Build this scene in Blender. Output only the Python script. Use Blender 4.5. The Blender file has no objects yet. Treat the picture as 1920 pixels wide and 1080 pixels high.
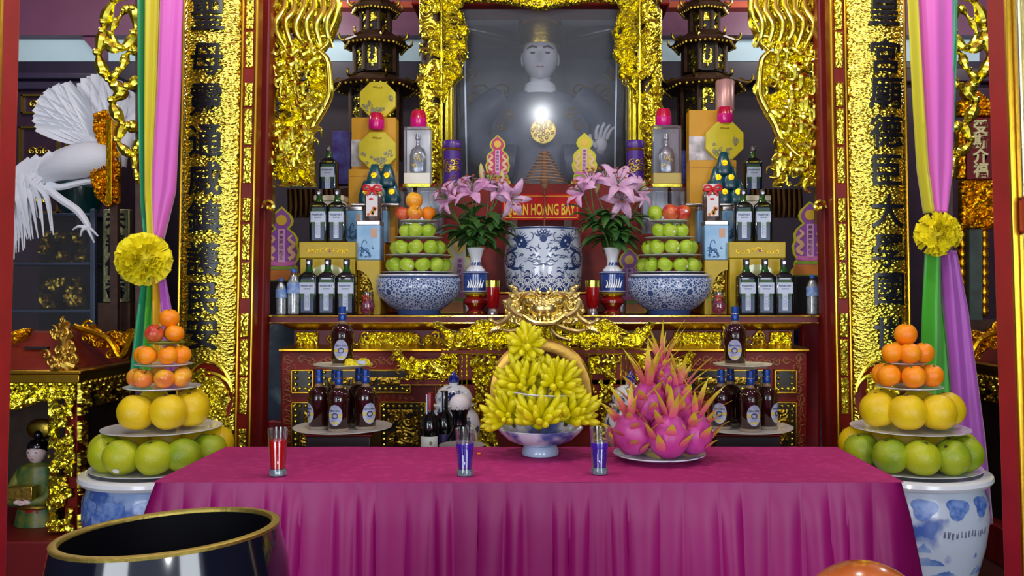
import bpy, bmesh, math, random
import numpy as np
from mathutils import Vector, Matrix, noise
PI = math.pi
SC = bpy.context.scene
COL = SC.collection
# ---------------------------------------------------------------- camera, world, lights, exposure
EYE = 1.30
F = 1600.0
AX, AY = 1020.0, 550.0            # picture point the lens axis passes through (the vanishing point of the hall)
cam_data = bpy.data.cameras.new('camera')
cam_data.sensor_width = 36.0
cam_data.lens = F / 1920 * 36
cam_data.shift_x = -(AX - 960) / 1920
cam_data.shift_y = (AY - 540) / 1920
cam_data.clip_start = 0.05
cam = bpy.data.objects.new('camera', cam_data)
cam.location = (0, 0, EYE)
cam.rotation_euler = (PI / 2, 0, 0)
COL.objects.link(cam)
SC.camera = cam
SC.view_settings.view_transform = 'Standard'
SC.view_settings.look = 'None'
SC.view_settings.gamma = 1.0
SC.view_settings.use_curve_mapping = False
SC.view_settings.exposure = 0.3
world = bpy.data.worlds.new('world')
SC.world = world
world.use_nodes = True
world.node_tree.nodes['Background'].inputs[0].default_value = (0.72, 0.82, 1.0, 1)
world.node_tree.nodes['Background'].inputs[1].default_value = 0.55


def lamp(name, kind, loc, energy, color=(1, 1, 1), size=0.1, size_y=None, target=None):
    d = bpy.data.lights.new(name, kind)
    d.energy = energy
    d.color = color
    if kind == 'AREA':
        d.size = size
        if size_y:
            d.shape = 'RECTANGLE'
            d.size_y = size_y
    else:
        d.shadow_soft_size = size
    o = bpy.data.objects.new(name, d)
    o.location = loc
    if target is not None:
        o.rotation_euler = (Vector(target) - Vector(loc)).to_track_quat('-Z', 'Y').to_euler()
    COL.objects.link(o)
    return o


# two added front daylight panels, unseen overhead lamps for sparkle and rear light, the phone's flash
for dx in (-2.15, 2.15):
    lamp('added_daylight_panel', 'AREA', (dx, -1.6, 1.4), 58, (0.88, 0.94, 1.0), 1.4, 2.0, (0, 4, 1.55))  # added panels, set to the sides so the shrine glass doesn't mirror them
for lx, ly, le in ((-1.5, 1.7, 34), (1.4, 1.7, 34), (-0.5, 2.7, 32), (0.7, 2.7, 32), (-2.3, 3.0, 22), (2.3, 3.0, 22), (-3.2, 5.0, 30), (3.2, 5.0, 30), (-1.75, 5.85, 13), (1.75, 5.85, 13)):
    lamp('unseen_overhead_lamp', 'POINT', (lx, ly, 3.35), le, (1.0, 0.96, 0.88), 0.06)  # unseen; put in for sparkle on the gold and to brighten the rear
lamp('phone_flash', 'POINT', (-0.03, -0.03, EYE + 0.01), 34, (0.95, 0.97, 1.0), 0.05)


# ---------------------------------------------------------------- helpers
def lin(c):
    return tuple(((v / 255) / 12.92 if v / 255 <= 0.04045 else ((v / 255 + 0.055) / 1.055) ** 2.4) for v in c)


def P(px, py, Y):
    """A point of the place from where it shows in the photograph and its distance."""
    return ((px - AX) * Y / F, Y, EYE - (py - AY) * Y / F)


def X(px, Y):
    return (px - AX) * Y / F


def Z(py, Y):
    return EYE - (py - AY) * Y / F


class MB:
    def __init__(self):
        self.v = []
        self.f = []

    def add(self, vs, fs):
        b = len(self.v)
        self.v.extend([tuple(p) for p in vs])
        self.f.extend([tuple(i + b for i in f) for f in fs])
        return self

    def box(self, x0, x1, y0, y1, z0, z1):
        return self.add([(x0, y0, z0), (x1, y0, z0), (x1, y1, z0), (x0, y1, z0), (x0, y0, z1), (x1, y0, z1), (x1, y1, z1), (x0, y1, z1)],
                        [(3, 2, 1, 0), (4, 5, 6, 7), (0, 1, 5, 4), (1, 2, 6, 5), (2, 3, 7, 6), (3, 0, 4, 7)])

    def frustum(self, x0, x1, y0, y1, z0, X0, X1, Y0, Y1, z1):
        return self.add([(x0, y0, z0), (x1, y0, z0), (x1, y1, z0), (x0, y1, z0), (X0, Y0, z1), (X1, Y0, z1), (X1, Y1, z1), (X0, Y1, z1)],
                        [(3, 2, 1, 0), (4, 5, 6, 7), (0, 1, 5, 4), (1, 2, 6, 5), (2, 3, 7, 6), (3, 0, 4, 7)])

    def lathe(self, prof, n=24, c=(0, 0, 0), sx=1, sy=1, ph=0, wave=0, wk=0, cap=True):
        vs, fs = [], []
        for r, z in prof:
            for i in range(n):
                a = 2 * PI * i / n + ph
                rr = r * (1 + wave * math.cos(wk * a))
                vs.append((c[0] + rr * sx * math.cos(a), c[1] + rr * sy * math.sin(a), c[2] + z))
        m = len(prof)
        for k in range(m - 1):
            for i in range(n):
                j = (i + 1) % n
                fs.append((k * n + i, k * n + j, (k + 1) * n + j, (k + 1) * n + i))
        if cap and prof[0][0] > 1e-5:
            fs.append(tuple(range(n - 1, -1, -1)))
        if cap and prof[-1][0] > 1e-5:
            fs.append(tuple((m - 1) * n + i for i in range(n)))
        return self.add(vs, fs)

    def tube(self, pts, rads, n=6, flat=1.0):
        pts = [Vector(p) for p in pts]
        m = len(pts)
        if not hasattr(rads, '__len__'):
            rads = [rads] * m
        t0 = (pts[1] - pts[0]).normalized()
        up = Vector((0, 1, 0)) if abs(t0.y) < 0.9 else Vector((1, 0, 0))
        nrm = (up - t0 * up.dot(t0)).normalized()
        vs, fs = [], []
        for k in range(m):
            t = (pts[min(k + 1, m - 1)] - pts[max(k - 1, 0)])
            t = t.normalized() if t.length > 1e-9 else t0
            nrm = nrm - t * nrm.dot(t)
            nrm = nrm.normalized() if nrm.length > 1e-6 else t.orthogonal().normalized()
            bi = t.cross(nrm)
            for i in range(n):
                a = 2 * PI * i / n
                vs.append(pts[k] + (nrm * math.cos(a) * flat + bi * math.sin(a)) * rads[k])
        for k in range(m - 1):
            for i in range(n):
                j = (i + 1) % n
                fs.append((k * n + i, k * n + j, (k + 1) * n + j, (k + 1) * n + i))
        fs.append(tuple(range(n - 1, -1, -1)))
        fs.append(tuple((m - 1) * n + i for i in range(n)))
        return self.add(vs, fs)

    def ball(self, c, r, n=10, m=7, sx=1, sy=1, sz=1):
        prof = [(r * math.sin(PI * k / m), -r * sz * math.cos(PI * k / m)) for k in range(m + 1)]
        prof[0] = (1e-4 * r, prof[0][1])
        prof[-1] = (1e-4 * r, prof[-1][1])
        return self.lathe(prof, n, c, sx, sy)

    def prism(self, poly, y0, y1):
        """Outline in x, z carried from y0 (front) to y1 (back)."""
        n = len(poly)
        vs = [(x, y0, z) for x, z in poly] + [(x, y1, z) for x, z in poly]
        fs = [tuple(range(n)), tuple(range(2 * n - 1, n - 1, -1))] + [(i, i + n, (i + 1) % n + n, (i + 1) % n) for i in range(n)]
        return self.add(vs, fs)

    def grid(self, fn, nu, nv):
        vs = [fn(u / nu, v / nv) for v in range(nv + 1) for u in range(nu + 1)]
        w = nu + 1
        return self.add(vs, [(v * w + u, v * w + u + 1, (v + 1) * w + u + 1, (v + 1) * w + u) for v in range(nv) for u in range(nu)])

    def moved(self, fn):
        self.v = [tuple(fn(p)) for p in self.v]
        return self

    def mesh(self, name, mat, smooth=True, angle=0.7):
        me = bpy.data.meshes.new(name)
        me.from_pydata(self.v, [], self.f)
        if mat:
            me.materials.append(mat)
        if smooth:
            me.polygons.foreach_set('use_smooth', [True] * len(me.polygons))
            me.set_sharp_from_angle(angle=angle)
        me.update()
        return me


def link(name, me, parent=None, loc=(0, 0, 0), rz=0):
    o = bpy.data.objects.new(name, me)
    o.location = loc
    o.rotation_euler = (0, 0, rz)
    if parent is not None:
        o.parent = parent
    COL.objects.link(o)
    return o


def tag(o, label=None, cat=None, group=None, kind=None):
    for k, v in (('label', label), ('category', cat), ('group', group), ('kind', kind)):
        if v:
            o[k] = v
    return o


def thing(name, label, cat, loc=(0, 0, 0), rz=0, group=None):
    o = link(name, None, None, loc, rz)
    return tag(o, label, cat, group)


def part(root, name, mb, mat, smooth=True, bevel=0, angle=0.7, label=None):
    o = link(name, mb.mesh(name, mat, smooth, angle), root)
    if bevel:
        add_bevel(o, bevel)
    if label:
        o['label'] = label
    return o


def single(name, label, cat, mb, mat, loc=(0, 0, 0), rz=0, group=None, smooth=True, bevel=0, angle=0.7):
    o = link(name, mb.mesh(name, mat, smooth, angle), None, loc, rz)
    if bevel:
        add_bevel(o, bevel)
    return tag(o, label, cat, group)


def struct(name, mb, mat, bevel=0, smooth=False):
    o = link(name, mb.mesh(name, mat, smooth), None)
    if bevel:
        add_bevel(o, bevel)
    o['kind'] = 'structure'
    return o


def add_bevel(o, w):
    m = o.modifiers.new('bevel', 'BEVEL')
    m.width = w
    m.segments = 2
    m.limit_method = 'ANGLE'


def dup(root, loc, label=None, rz=None, group=None, scale=None, rot=None):
    def cp(o, parent):
        c = o.copy()
        COL.objects.link(c)
        c.parent = parent
        for ch in list(o.children):
            cp(ch, c)
        return c
    kids = list(root.children)
    r = root.copy()
    COL.objects.link(r)
    for ch in kids:
        cp(ch, r)
    r.location = loc
    if rz is not None:
        r.rotation_euler = (0, 0, rz)
    if rot is not None:
        r.rotation_euler = rot
    if scale:
        r.scale = (scale,) * 3
    if label:
        r['label'] = label
    if group:
        r['group'] = group
    return r


class Stock:
    """First use moves the prototype itself, later uses copy it."""
    def __init__(self, maker):
        self.maker = maker
        self.proto = None

    def put(self, loc, label, rz=0, group=None, scale=1.0, rot=None):
        if self.proto is None:
            self.proto = r = self.maker()
            r.location = loc
            r.rotation_euler = rot if rot is not None else (0, 0, rz)
            r.scale = (scale,) * 3
            r['label'] = label
            if group:
                r['group'] = group
            return r
        return dup(self.proto, loc, label, rz, group, scale, rot)


ORD = ['first', 'second', 'third', 'fourth', 'fifth', 'sixth', 'seventh', 'eighth']


def smoothline(pts, k=6):
    """Catmull-Rom through the points."""
    pts = [Vector(p) for p in pts]
    q = [pts[0] * 2 - pts[1]] + pts + [pts[-1] * 2 - pts[-2]]
    out = []
    for i in range(1, len(q) - 2):
        p0, p1, p2, p3 = q[i - 1], q[i], q[i + 1], q[i + 2]
        for s in range(k):
            t = s / k
            out.append(0.5 * ((2 * p1) + (p2 - p0) * t + (2 * p0 - 5 * p1 + 4 * p2 - p3) * t * t + (3 * p1 - p0 - 3 * p2 + p3) * t ** 3))
    out.append(pts[-1])
    return out


def taper(n, a, b, mid=None):
    if mid is None:
        return [a + (b - a) * i / (n - 1) for i in range(n)]
    return [a + (mid - a) * 2 * t if t < 0.5 else mid + (b - mid) * (2 * t - 1) for t in [i / (n - 1) for i in range(n)]]


# ---------------------------------------------------------------- materials
MATS = {}


class NT:
    def __init__(self, name):
        self.m = bpy.data.materials.new(name)
        self.m.use_nodes = True
        self.t = self.m.node_tree
        self.b = self.t.nodes['Principled BSDF']
        self.out = self.t.nodes['Material Output']

    def n(self, kind, **kw):
        nd = self.t.nodes.new(kind)
        for k, v in kw.items():
            if k.startswith('i_'):
                key = k[2:]
                key = int(key) if key.isdigit() else key.replace('_', ' ')
                nd.inputs[key].default_value = v
            else:
                setattr(nd, k, v)
        return nd

    def l(self, a, b):
        self.t.links.new(a, b)

    def obj(self):
        return self.n('ShaderNodeTexCoord').outputs['Object']

    def math(self, op, a, b=0.5, c=None):
        nd = self.n('ShaderNodeMath', operation=op)
        for i, v in enumerate((a, b, c)):
            if v is None:
                continue
            if isinstance(v, (int, float)):
                nd.inputs[i].default_value = v
            else:
                self.l(v, nd.inputs[i])
        return nd.outputs[0]

    def ramp(self, fac, stops, interp='LINEAR'):
        nd = self.n('ShaderNodeValToRGB')
        nd.color_ramp.interpolation = interp
        el = nd.color_ramp.elements
        while len(el) < len(stops):
            el.new(0.5)
        for e, (p, c) in zip(el, stops):
            e.position = p
            e.color = tuple(c) + (1,)
        self.l(fac, nd.inputs[0])
        return nd.outputs[0]

    def mix(self, fac, a, b):
        nd = self.n('ShaderNodeMix', data_type='RGBA')
        for i, v in ((0, fac), (6, a), (7, b)):
            if isinstance(v, (int, float)):
                nd.inputs[i].default_value = v
            elif isinstance(v, tuple):
                nd.inputs[i].default_value = v + (1,)
            else:
                self.l(v, nd.inputs[i])
        return nd.outputs[2]

    def noise(self, scale, detail=3, vec=None, rough=0.5):
        nd = self.n('ShaderNodeTexNoise')
        nd.inputs['Scale'].default_value = scale
        nd.inputs['Detail'].default_value = detail
        nd.inputs['Roughness'].default_value = rough
        self.l(vec if vec is not None else self.obj(), nd.inputs['Vector'])
        return nd.outputs['Fac']

    def bump(self, h, strength=0.3, dist=0.01):
        nd = self.n('ShaderNodeBump')
        nd.inputs['Strength'].default_value = strength
        nd.inputs['Distance'].default_value = dist
        self.l(h, nd.inputs['Height'])
        self.l(nd.outputs[0], self.b.inputs['Normal'])


def mat(name, rgb, rough=0.5, metal=0.0, var=0.0, vscale=20, rgb2=None, bump=0, bscale=60, bdist=0.005, coat=0, emit=0, spec=None, sheen=0, sss=0):
    if name in MATS:
        return MATS[name]
    t = NT(name)
    c = lin(rgb)
    t.b.inputs['Base Color'].default_value = c + (1,)
    t.b.inputs['Roughness'].default_value = rough
    t.b.inputs['Metallic'].default_value = metal
    t.b.inputs['Coat Weight'].default_value = coat
    t.b.inputs['Coat Roughness'].default_value = 0.08
    if spec is not None:
        t.b.inputs['Specular IOR Level'].default_value = spec
    if sheen:
        t.b.inputs['Sheen Weight'].default_value = sheen
    if sss:
        t.b.inputs['Subsurface Weight'].default_value = sss
        t.b.inputs['Subsurface Radius'].default_value = (0.01, 0.006, 0.003)
    if emit:
        t.b.inputs['Emission Color'].default_value = c + (1,)
        t.b.inputs['Emission Strength'].default_value = emit
    if var or rgb2:
        c2 = lin(rgb2) if rgb2 else tuple(v * (1 - var) for v in c)
        t.l(t.ramp(t.noise(vscale), [(0.35, c), (0.65, c2)]), t.b.inputs['Base Color'])
    if bump:
        t.bump(t.noise(bscale, 2), bump, bdist)
    MATS[name] = t.m
    return t.m


def gold_mat(name, rgb, rough=0.26, bump=0.5, bscale=90, bdist=0.006, vor=0, vdist=0.006):
    t = NT(name)
    t.b.inputs['Base Color'].default_value = lin(rgb) + (1,)
    t.b.inputs['Metallic'].default_value = 1.0
    t.b.inputs['Roughness'].default_value = rough
    if vor:
        v = t.n('ShaderNodeTexVoronoi', feature='SMOOTH_F1')
        v.inputs['Scale'].default_value = vor
        v.inputs['Smoothness'].default_value = 0.4
        w = t.n('ShaderNodeMapping')
        w.inputs['Rotation'].default_value = (0, 0.55, 0)
        w.inputs['Scale'].default_value = (1, 1, 1.7)
        t.l(t.obj(), w.inputs[0])
        t.l(w.outputs[0], v.inputs['Vector'])
        t.bump(v.outputs['Distance'], 1.0, vdist)
    elif bump:
        t.bump(t.noise(bscale, 3), bump, bdist)
    MATS[name] = t.m
    return t.m


def glass_mat(name, tint=(1, 1, 1), gloss=0.12, rough=0.03, haze=0.0, fres=True):
    t = NT(name)
    t.t.nodes.remove(t.b)
    tr = t.n('ShaderNodeBsdfTransparent')
    tr.inputs[0].default_value = tuple(tint) + (1,)
    gl = t.n('ShaderNodeBsdfGlossy')
    gl.inputs['Roughness'].default_value = rough
    mx = t.n('ShaderNodeMixShader')
    if fres:
        lw = t.n('ShaderNodeLayerWeight')
        lw.inputs[0].default_value = 0.35
        t.l(t.math('ADD', t.math('MULTIPLY', lw.outputs['Facing'], 0.6), gloss), mx.inputs[0])
    else:
        mx.inputs[0].default_value = gloss
    t.l(tr.outputs[0], mx.inputs[1])
    t.l(gl.outputs[0], mx.inputs[2])
    last = mx.outputs[0]
    if haze:
        g2 = t.n('ShaderNodeBsdfDiffuse')          # pale film standing in for the veil of reflected light
        g2.inputs[0].default_value = (0.8, 0.84, 0.9, 1)
        m2 = t.n('ShaderNodeMixShader')
        m2.inputs[0].default_value = haze
        t.l(last, m2.inputs[1])
        t.l(g2.outputs[0], m2.inputs[2])
        last = m2.outputs[0]
    t.l(last, t.out.inputs[0])
    MATS[name] = t.m
    return t.m


GOLD = gold_mat('gilded_carving', (250, 238, 78), 0.22, 0.1, 50)
GOLDB = gold_mat('bright_gilding', (252, 240, 92), 0.18, 0.1, 50)
GOLDD = gold_mat('soft_gilding', (215, 178, 80), 0.34, 0.3, 60)
GOLDP = gold_mat('hammered_gilding', (252, 240, 90), 0.22, vor=58, vdist=0.007)
GOLDBAR = gold_mat('gilded_moulding', (205, 160, 50), 0.3, 0.1, 30)
DARKGOLD = gold_mat('tarnished_gilding', (176, 150, 56), 0.32, 0.2, 60)
LACQ = mat('dark_red_lacquer', (130, 27, 18), 0.42, var=0.35, vscale=9, spec=0.25)
LACQM = mat('maroon_lacquer', (104, 26, 38), 0.4, spec=0.3, var=0.2)
POSTRED = mat('red_post_paint', (120, 26, 22), 0.42, var=0.25, vscale=5, spec=0.3)
DOORRED = mat('red_door_paint', (168, 30, 34), 0.45, var=0.2, vscale=7)
WOOD = mat('dark_brown_wood', (76, 48, 32), 0.45, var=0.4, vscale=25)
WHITEP = mat('white_porcelain', (226, 230, 236), 0.18, coat=0.3)
BLACK = mat('black_lacquer', (8, 9, 16), 0.14, coat=0.5)
INK = mat('black_ink_paint', (12, 13, 24), 0.3, spec=0.4)
BLUEINK = mat('cobalt_glaze', (40, 72, 140), 0.2, coat=0.3, var=0.35, vscale=60)
CLEAR = glass_mat('clear_glass', (0.96, 0.97, 0.97), 0.06, 0.03)
PLASTIC = glass_mat('clear_plastic', (0.9, 0.92, 0.95), 0.14, 0.12)


# carved relief -------------------------------------------------------------
def _hash(i, j, seed):
    h = (i * 374761393 + j * 668265263 + seed * 974711) & 0x7fffffff
    h = ((h ^ (h >> 13)) * 1274126177) & 0x7fffffff
    return ((h ^ (h >> 16)) & 0xffff) / 65535.0


def vnoise(x, z, seed):
    i = np.floor(x).astype(np.int64)
    j = np.floor(z).astype(np.int64)
    u = x - i
    v = z - j
    u = u * u * (3 - 2 * u)
    v = v * v * (3 - 2 * v)
    a, b = _hash(i, j, seed), _hash(i + 1, j, seed)
    c, d = _hash(i, j + 1, seed), _hash(i + 1, j + 1, seed)
    return (a * (1 - u) + b * u) * (1 - v) + (c * (1 - u) + d * u) * v


def carved(x, z, seed, s):
    """Height 0..1 of scroll and flame carving with motifs about s across."""
    wx = x + s * 0.5 * (vnoise(x / s * 1.3, z / s * 1.3, seed + 5) - 0.5)
    wz = z + s * 0.5 * (vnoise(x / s * 1.3, z / s * 1.3, seed + 6) - 0.5)
    gi, gj = np.floor(wx / s).astype(np.int64), np.floor(wz / s).astype(np.int64)
    best = np.full(x.shape, 1e9)
    ang = np.zeros_like(x)
    sg = np.zeros_like(x)
    for di in (-1, 0, 1):
        for dj in (-1, 0, 1):
            ci, cj = gi + di, gj + dj
            cx = (ci + 0.2 + 0.6 * _hash(ci, cj, seed)) * s
            cz = (cj + 0.2 + 0.6 * _hash(ci, cj, seed + 1)) * s
            d = np.hypot(wx - cx, wz - cz)
            m = d < best
            best = np.where(m, d, best)
            ang = np.where(m, np.arctan2(wz - cz, wx - cx), ang)
            sg = np.where(m, np.where(_hash(ci, cj, seed + 2) > 0.5, 1.0, -1.0), sg)
    spiral = 0.5 + 0.5 * np.cos(2 * PI * best / (s * 0.3) + sg * ang)
    dome = np.clip(1 - best / (s * 0.8), 0, 1)
    th = 2 * PI * vnoise(x / s * 0.7, z / s * 0.7, seed + 9)
    flow = np.abs(np.sin((wx * np.cos(th) + wz * np.sin(th)) * 7.5 / s))
    k = vnoise(x / s * 0.9, z / s * 0.9, seed + 3)
    return np.clip(0.5 * spiral * (0.35 + 0.65 * dome) + 0.3 * flow * k + 0.4 * dome, 0, 1)


def relief(mb, poly, y, depth=0.03, res=0.004, seed=1, s=0.07, edge=0.015, holes=0, base=0.25, warp=None, hs=1.0):
    """Carved slab filling an outline given in x, z; its carved face looks along -y."""
    p = np.array([(a, b) for a, b in poly], float)
    x0, z0 = p.min(0)
    x1, z1 = p.max(0)
    nx, nz = int((x1 - x0) / res) + 2, int((z1 - z0) / res) + 2
    gx, gz = np.meshgrid(x0 + np.arange(nx) * res, z0 + np.arange(nz) * res)
    q = np.roll(p, -1, 0)
    inside = np.zeros(gx.shape, bool)
    dist = np.full(gx.shape, 1e9)
    for (ax, az), (bx, bz) in zip(p, q):
        if az != bz:
            c = ((az > gz) != (bz > gz)) & (gx < (bx - ax) * (gz - az) / (bz - az) + ax)
            inside ^= c
        L = (bx - ax) ** 2 + (bz - az) ** 2
        if L > 0:
            t = np.clip(((gx - ax) * (bx - ax) + (gz - az) * (bz - az)) / L, 0, 1)
            dist = np.minimum(dist, np.hypot(gx - ax - t * (bx - ax), gz - az - t * (bz - az)))
    h = carved(gx, gz, seed, s)
    lift = np.clip(dist / edge, 0, 1)
    if holes:
        w = vnoise(gx / s * 1.9 / hs, gz / s * 1.9 / hs, seed + 21) * 0.7 + 0.3 * h
        lift = lift * np.clip((w - holes) / 0.08, 0, 1)
        inside &= w > holes
    lift = np.sqrt(np.clip(lift * (2 - lift), 0, 1))
    fy = y - depth * (base + (1 - base) * h) * lift
    by = np.full(gx.shape, y)
    if warp is not None:
        off = warp(gx, gz)
        fy, by = fy + off, by + off
    cell = inside[:-1, :-1] & inside[1:, :-1] & inside[:-1, 1:] & inside[1:, 1:]
    used = np.zeros(gx.shape, bool)
    used[:-1, :-1] |= cell
    used[1:, :-1] |= cell
    used[:-1, 1:] |= cell
    used[1:, 1:] |= cell
    idx = np.full(gx.shape, -1)
    n = int(used.sum())
    idx[used] = np.arange(n)
    jj, ii = np.nonzero(cell)
    a, b, c, d = idx[jj, ii], idx[jj, ii + 1], idx[jj + 1, ii + 1], idx[jj + 1, ii]
    front = np.stack([gx[used], fy[used], gz[used]], 1)
    back = np.stack([gx[used], by[used] + 0.004, gz[used]], 1)
    fs = np.stack([a, b, c, d], 1)
    mb.add(np.concatenate([front, back]).tolist(), np.concatenate([fs, fs[:, ::-1] + n]).tolist())
    return mb


def scroll(mb, cx, y, cz, r, thick, turns=1.4, start=0.0, sgn=1, n=6, lift=0.5):
    """A tapering spiral curl standing proud of a carving."""
    m = int(12 * turns) + 6
    pts, rd = [], []
    for k in range(m):
        t = k / (m - 1)
        a = start + sgn * t * turns * 2 * PI
        rr = r * (1 - 0.86 * t)
        pts.append((cx + rr * math.cos(a), y - thick * lift * (0.4 + t), cz + rr * math.sin(a)))
        rd.append(thick * (0.45 + 0.55 * math.sin(PI * min(1, t * 1.15 + 0.08))))
    mb.tube(pts, rd, n)
    mb.ball((pts[-1][0], pts[-1][1] - thick * 0.3, pts[-1][2]), thick * 1.1, 8, 5)
    return mb


def inpoly(x, z, poly):
    c = False
    for (ax, az), (bx, bz) in zip(poly, poly[1:] + poly[:1]):
        if (az > z) != (bz > z) and x < (bx - ax) * (z - az) / (bz - az) + ax:
            c = not c
    return c


def scatter_scrolls(mb, poly, y, count, rmin, rmax, rnd, thick=0.2):
    xs = [a for a, _ in poly]
    zs = [b for _, b in poly]
    k = tries = 0
    while k < count and tries < count * 20:
        tries += 1
        x, z = rnd.uniform(min(xs), max(xs)), rnd.uniform(min(zs), max(zs))
        if not inpoly(x, z, poly):
            continue
        r = rnd.uniform(rmin, rmax)
        scroll(mb, x, y - rnd.uniform(0, 0.01), z, r, r * thick, rnd.uniform(0.8, 1.5), rnd.uniform(0, 6.28), rnd.choice((-1, 1)))
        k += 1
    return mb


def flame(mb, a, b, y, thick, bend, n=6):
    """An S-bent tapering strand from a to b in x, z."""
    a, b = Vector((a[0], y, a[1])), Vector((b[0], y, b[1]))
    d = b - a
    s = Vector((-d.z, 0, d.x)) * bend
    pts = []
    for k in range(11):
        t = k / 10
        pts.append(a + d * t + s * math.sin(2 * PI * t) + Vector((0, -thick * 0.6 * math.sin(PI * t), 0)))
    mb.tube(pts, [thick * (0.25 + 0.75 * math.sin(PI * (0.15 + 0.8 * k / 10))) for k in range(11)], n)
    return mb


def pxpoly(pts, Y, s=-1, xc=0.0):
    """Outline from picture points at distance Y, mirrored across x = xc when s is +1 (points are given for the left side)."""
    out = [(X(a, Y), Z(b, Y)) for a, b in pts]
    if s > 0:
        out = [(2 * xc - a, b) for a, b in out]
    return out


# lettering ------------------------------------------------------------------
def lettering(mb, s, size, loc, depth=0.001, bold=0.0, width=None, fn=None):
    """Raised letters facing -y, centred on loc."""
    cu = bpy.data.curves.new('letters', 'FONT')
    cu.body = s
    cu.size = size
    cu.align_x = 'CENTER'
    cu.extrude = depth
    cu.offset = bold
    cu.resolution_u = 3
    cu.dimensions = '2D'
    cu.fill_mode = 'BOTH'
    o = bpy.data.objects.new('letters', cu)
    COL.objects.link(o)
    dg = bpy.context.evaluated_depsgraph_get()
    me = bpy.data.meshes.new_from_object(o.evaluated_get(dg))
    if fn:
        bm = bmesh.new()
        bm.from_mesh(me)
        x0, x1 = min(v.co.x for v in bm.verts), max(v.co.x for v in bm.verts)
        for k in range(1, 16):
            bmesh.ops.bisect_plane(bm, geom=bm.verts[:] + bm.edges[:] + bm.faces[:], plane_co=(x0 + (x1 - x0) * k / 16, 0, 0), plane_no=(1, 0, 0))
        bm.to_mesh(me)
        bm.free()
    vs = [tuple(v.co) for v in me.vertices]
    fs = [tuple(p.vertices) for p in me.polygons]
    bpy.data.objects.remove(o)
    bpy.data.curves.remove(cu)
    bpy.data.meshes.remove(me)
    if not vs:
        return mb
    x0, x1 = min(v[0] for v in vs), max(v[0] for v in vs)
    y0, y1 = min(v[1] for v in vs), max(v[1] for v in vs)
    k = (width / (x1 - x0)) if width and x1 > x0 else 1
    out = [((v[0] - (x0 + x1) / 2) * k, -v[2], v[1] - (y0 + y1) / 2) for v in vs]
    if fn:
        out = [fn(p) for p in out]
    mb.add([(p[0] + loc[0], p[1] + loc[1], p[2] + loc[2]) for p in out], fs)
    return mb
# ---------------------------------------------------------------- the setting
WALLM = mat('plum_wall_paint', (40, 24, 44), 0.6, var=0.25, vscale=2)
BEAMM = mat('plum_beam_paint', (112, 66, 96), 0.5, var=0.2, vscale=3)
PALE = mat('pale_blue_plaster', (186, 214, 228), 0.7, var=0.1, vscale=2)
DARKBEAM = mat('dark_violet_beam', (38, 30, 56), 0.45, var=0.3, vscale=6)
TILE = mat('dark_floor_tile', (70, 40, 36), 0.35, var=0.3, vscale=4)
struct('floor', MB().box(-4.4, 4.4, -2, 6.8, -0.1, 0), TILE)
struct('wall_back', MB().box(-4.4, 4.4, 6.6, 6.7, 0, 4.0), WALLM)
struct('wall_left', MB().box(-4.4, -4.3, -2, 6.6, 0, 4.0), WALLM)
struct('wall_right', MB().box(4.3, 4.4, -2, 6.6, 0, 4.0), WALLM)
struct('ceiling', MB().box(-4.4, 4.4, -2, 6.7, 4.0, 4.1), BEAMM)
struct('trim_1', MB().box(-4.3, 4.3, 6.5, 6.6, Z(115, 6.5), Z(66, 6.5)), PALE)
struct('trim_2', MB().box(-4.3, 4.3, 6.4, 6.6, Z(66, 6.4), 3.95), BEAMM)
struct('trim_3', MB().box(-4.3, 4.3, 6.38, 6.6, Z(150, 6.38), Z(116, 6.38)), DARKBEAM)
struct('trim_4', MB().box(-2.2, 2.2, 6.3, 6.4, Z(14, 6.3), Z(2, 6.3)), mat('orange_trim_paint', (170, 70, 40), 0.5))
g = MB()
for tri in ([(148, 64), (196, 64), (196, 118)], [(652, 64), (704, 64), (694, 118)]):
    for s in (-1, 1):
        g.prism(pxpoly(tri, 6.44, s), 6.44, 6.5)
struct('trim_5', g, BEAMM)

# red door posts nearest the camera: their inner faces show, the right one beside a gilded door leaf
PALEGOLD = gold_mat('pale_gilding', (244, 236, 190), 0.32, 0.3, 40)
for s, top, bot, back in ((-1, 4, -24, 0.074), (1, 1884, 1918, 0.088)):
    Y = 2.0
    xt, xb = X(top, Y), X(bot, Y)
    zt, zb = Z(-20, Y), Z(1100, Y)
    slope = (xt - xb) / (zt - zb)
    t = thing('door_post', 'tall red door post along the left edge with a gilded bead' if s < 0 else 'tall red door post beside a gilded door panel at right', 'door post', (xb - slope * zb, Y, 0))

    def lean(p):
        return (p[0] + slope * p[2], p[1], p[2])

    def bx(a, b, *r):
        return MB().box(*sorted((s * a, s * b)), *r).moved(lean)
    part(t, 'shaft', bx(0, 0.12, 0, back, 0, 3.2), DOORRED, bevel=0.008)
    part(t, 'gilded_bead', bx(-0.002, 0.02, -0.006, 0.006, 0, 3.2), GOLDBAR, bevel=0.003)
    if s > 0:
        for z0, z1 in ((0.1, 1.44), (1.52, 3.2)):
            p_ = part(t, 'door_panel', bx(0.012, 0.16, -0.03, -0.006, z0, z1), PALEGOLD, bevel=0.005, label='pale gilded door panel')
            for k in range(3):
                part(p_, 'panel_moulding', bx(0.02 + 0.03 * k, 0.036 + 0.03 * k, -0.044 + 0.004 * k, -0.03, z0 + 0.02, z1 - 0.02), PALEGOLD, bevel=0.004)
        part(t, 'rail', bx(0.012, 0.16, -0.036, -0.006, 1.44, 1.52), DOORRED, bevel=0.006)

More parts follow.
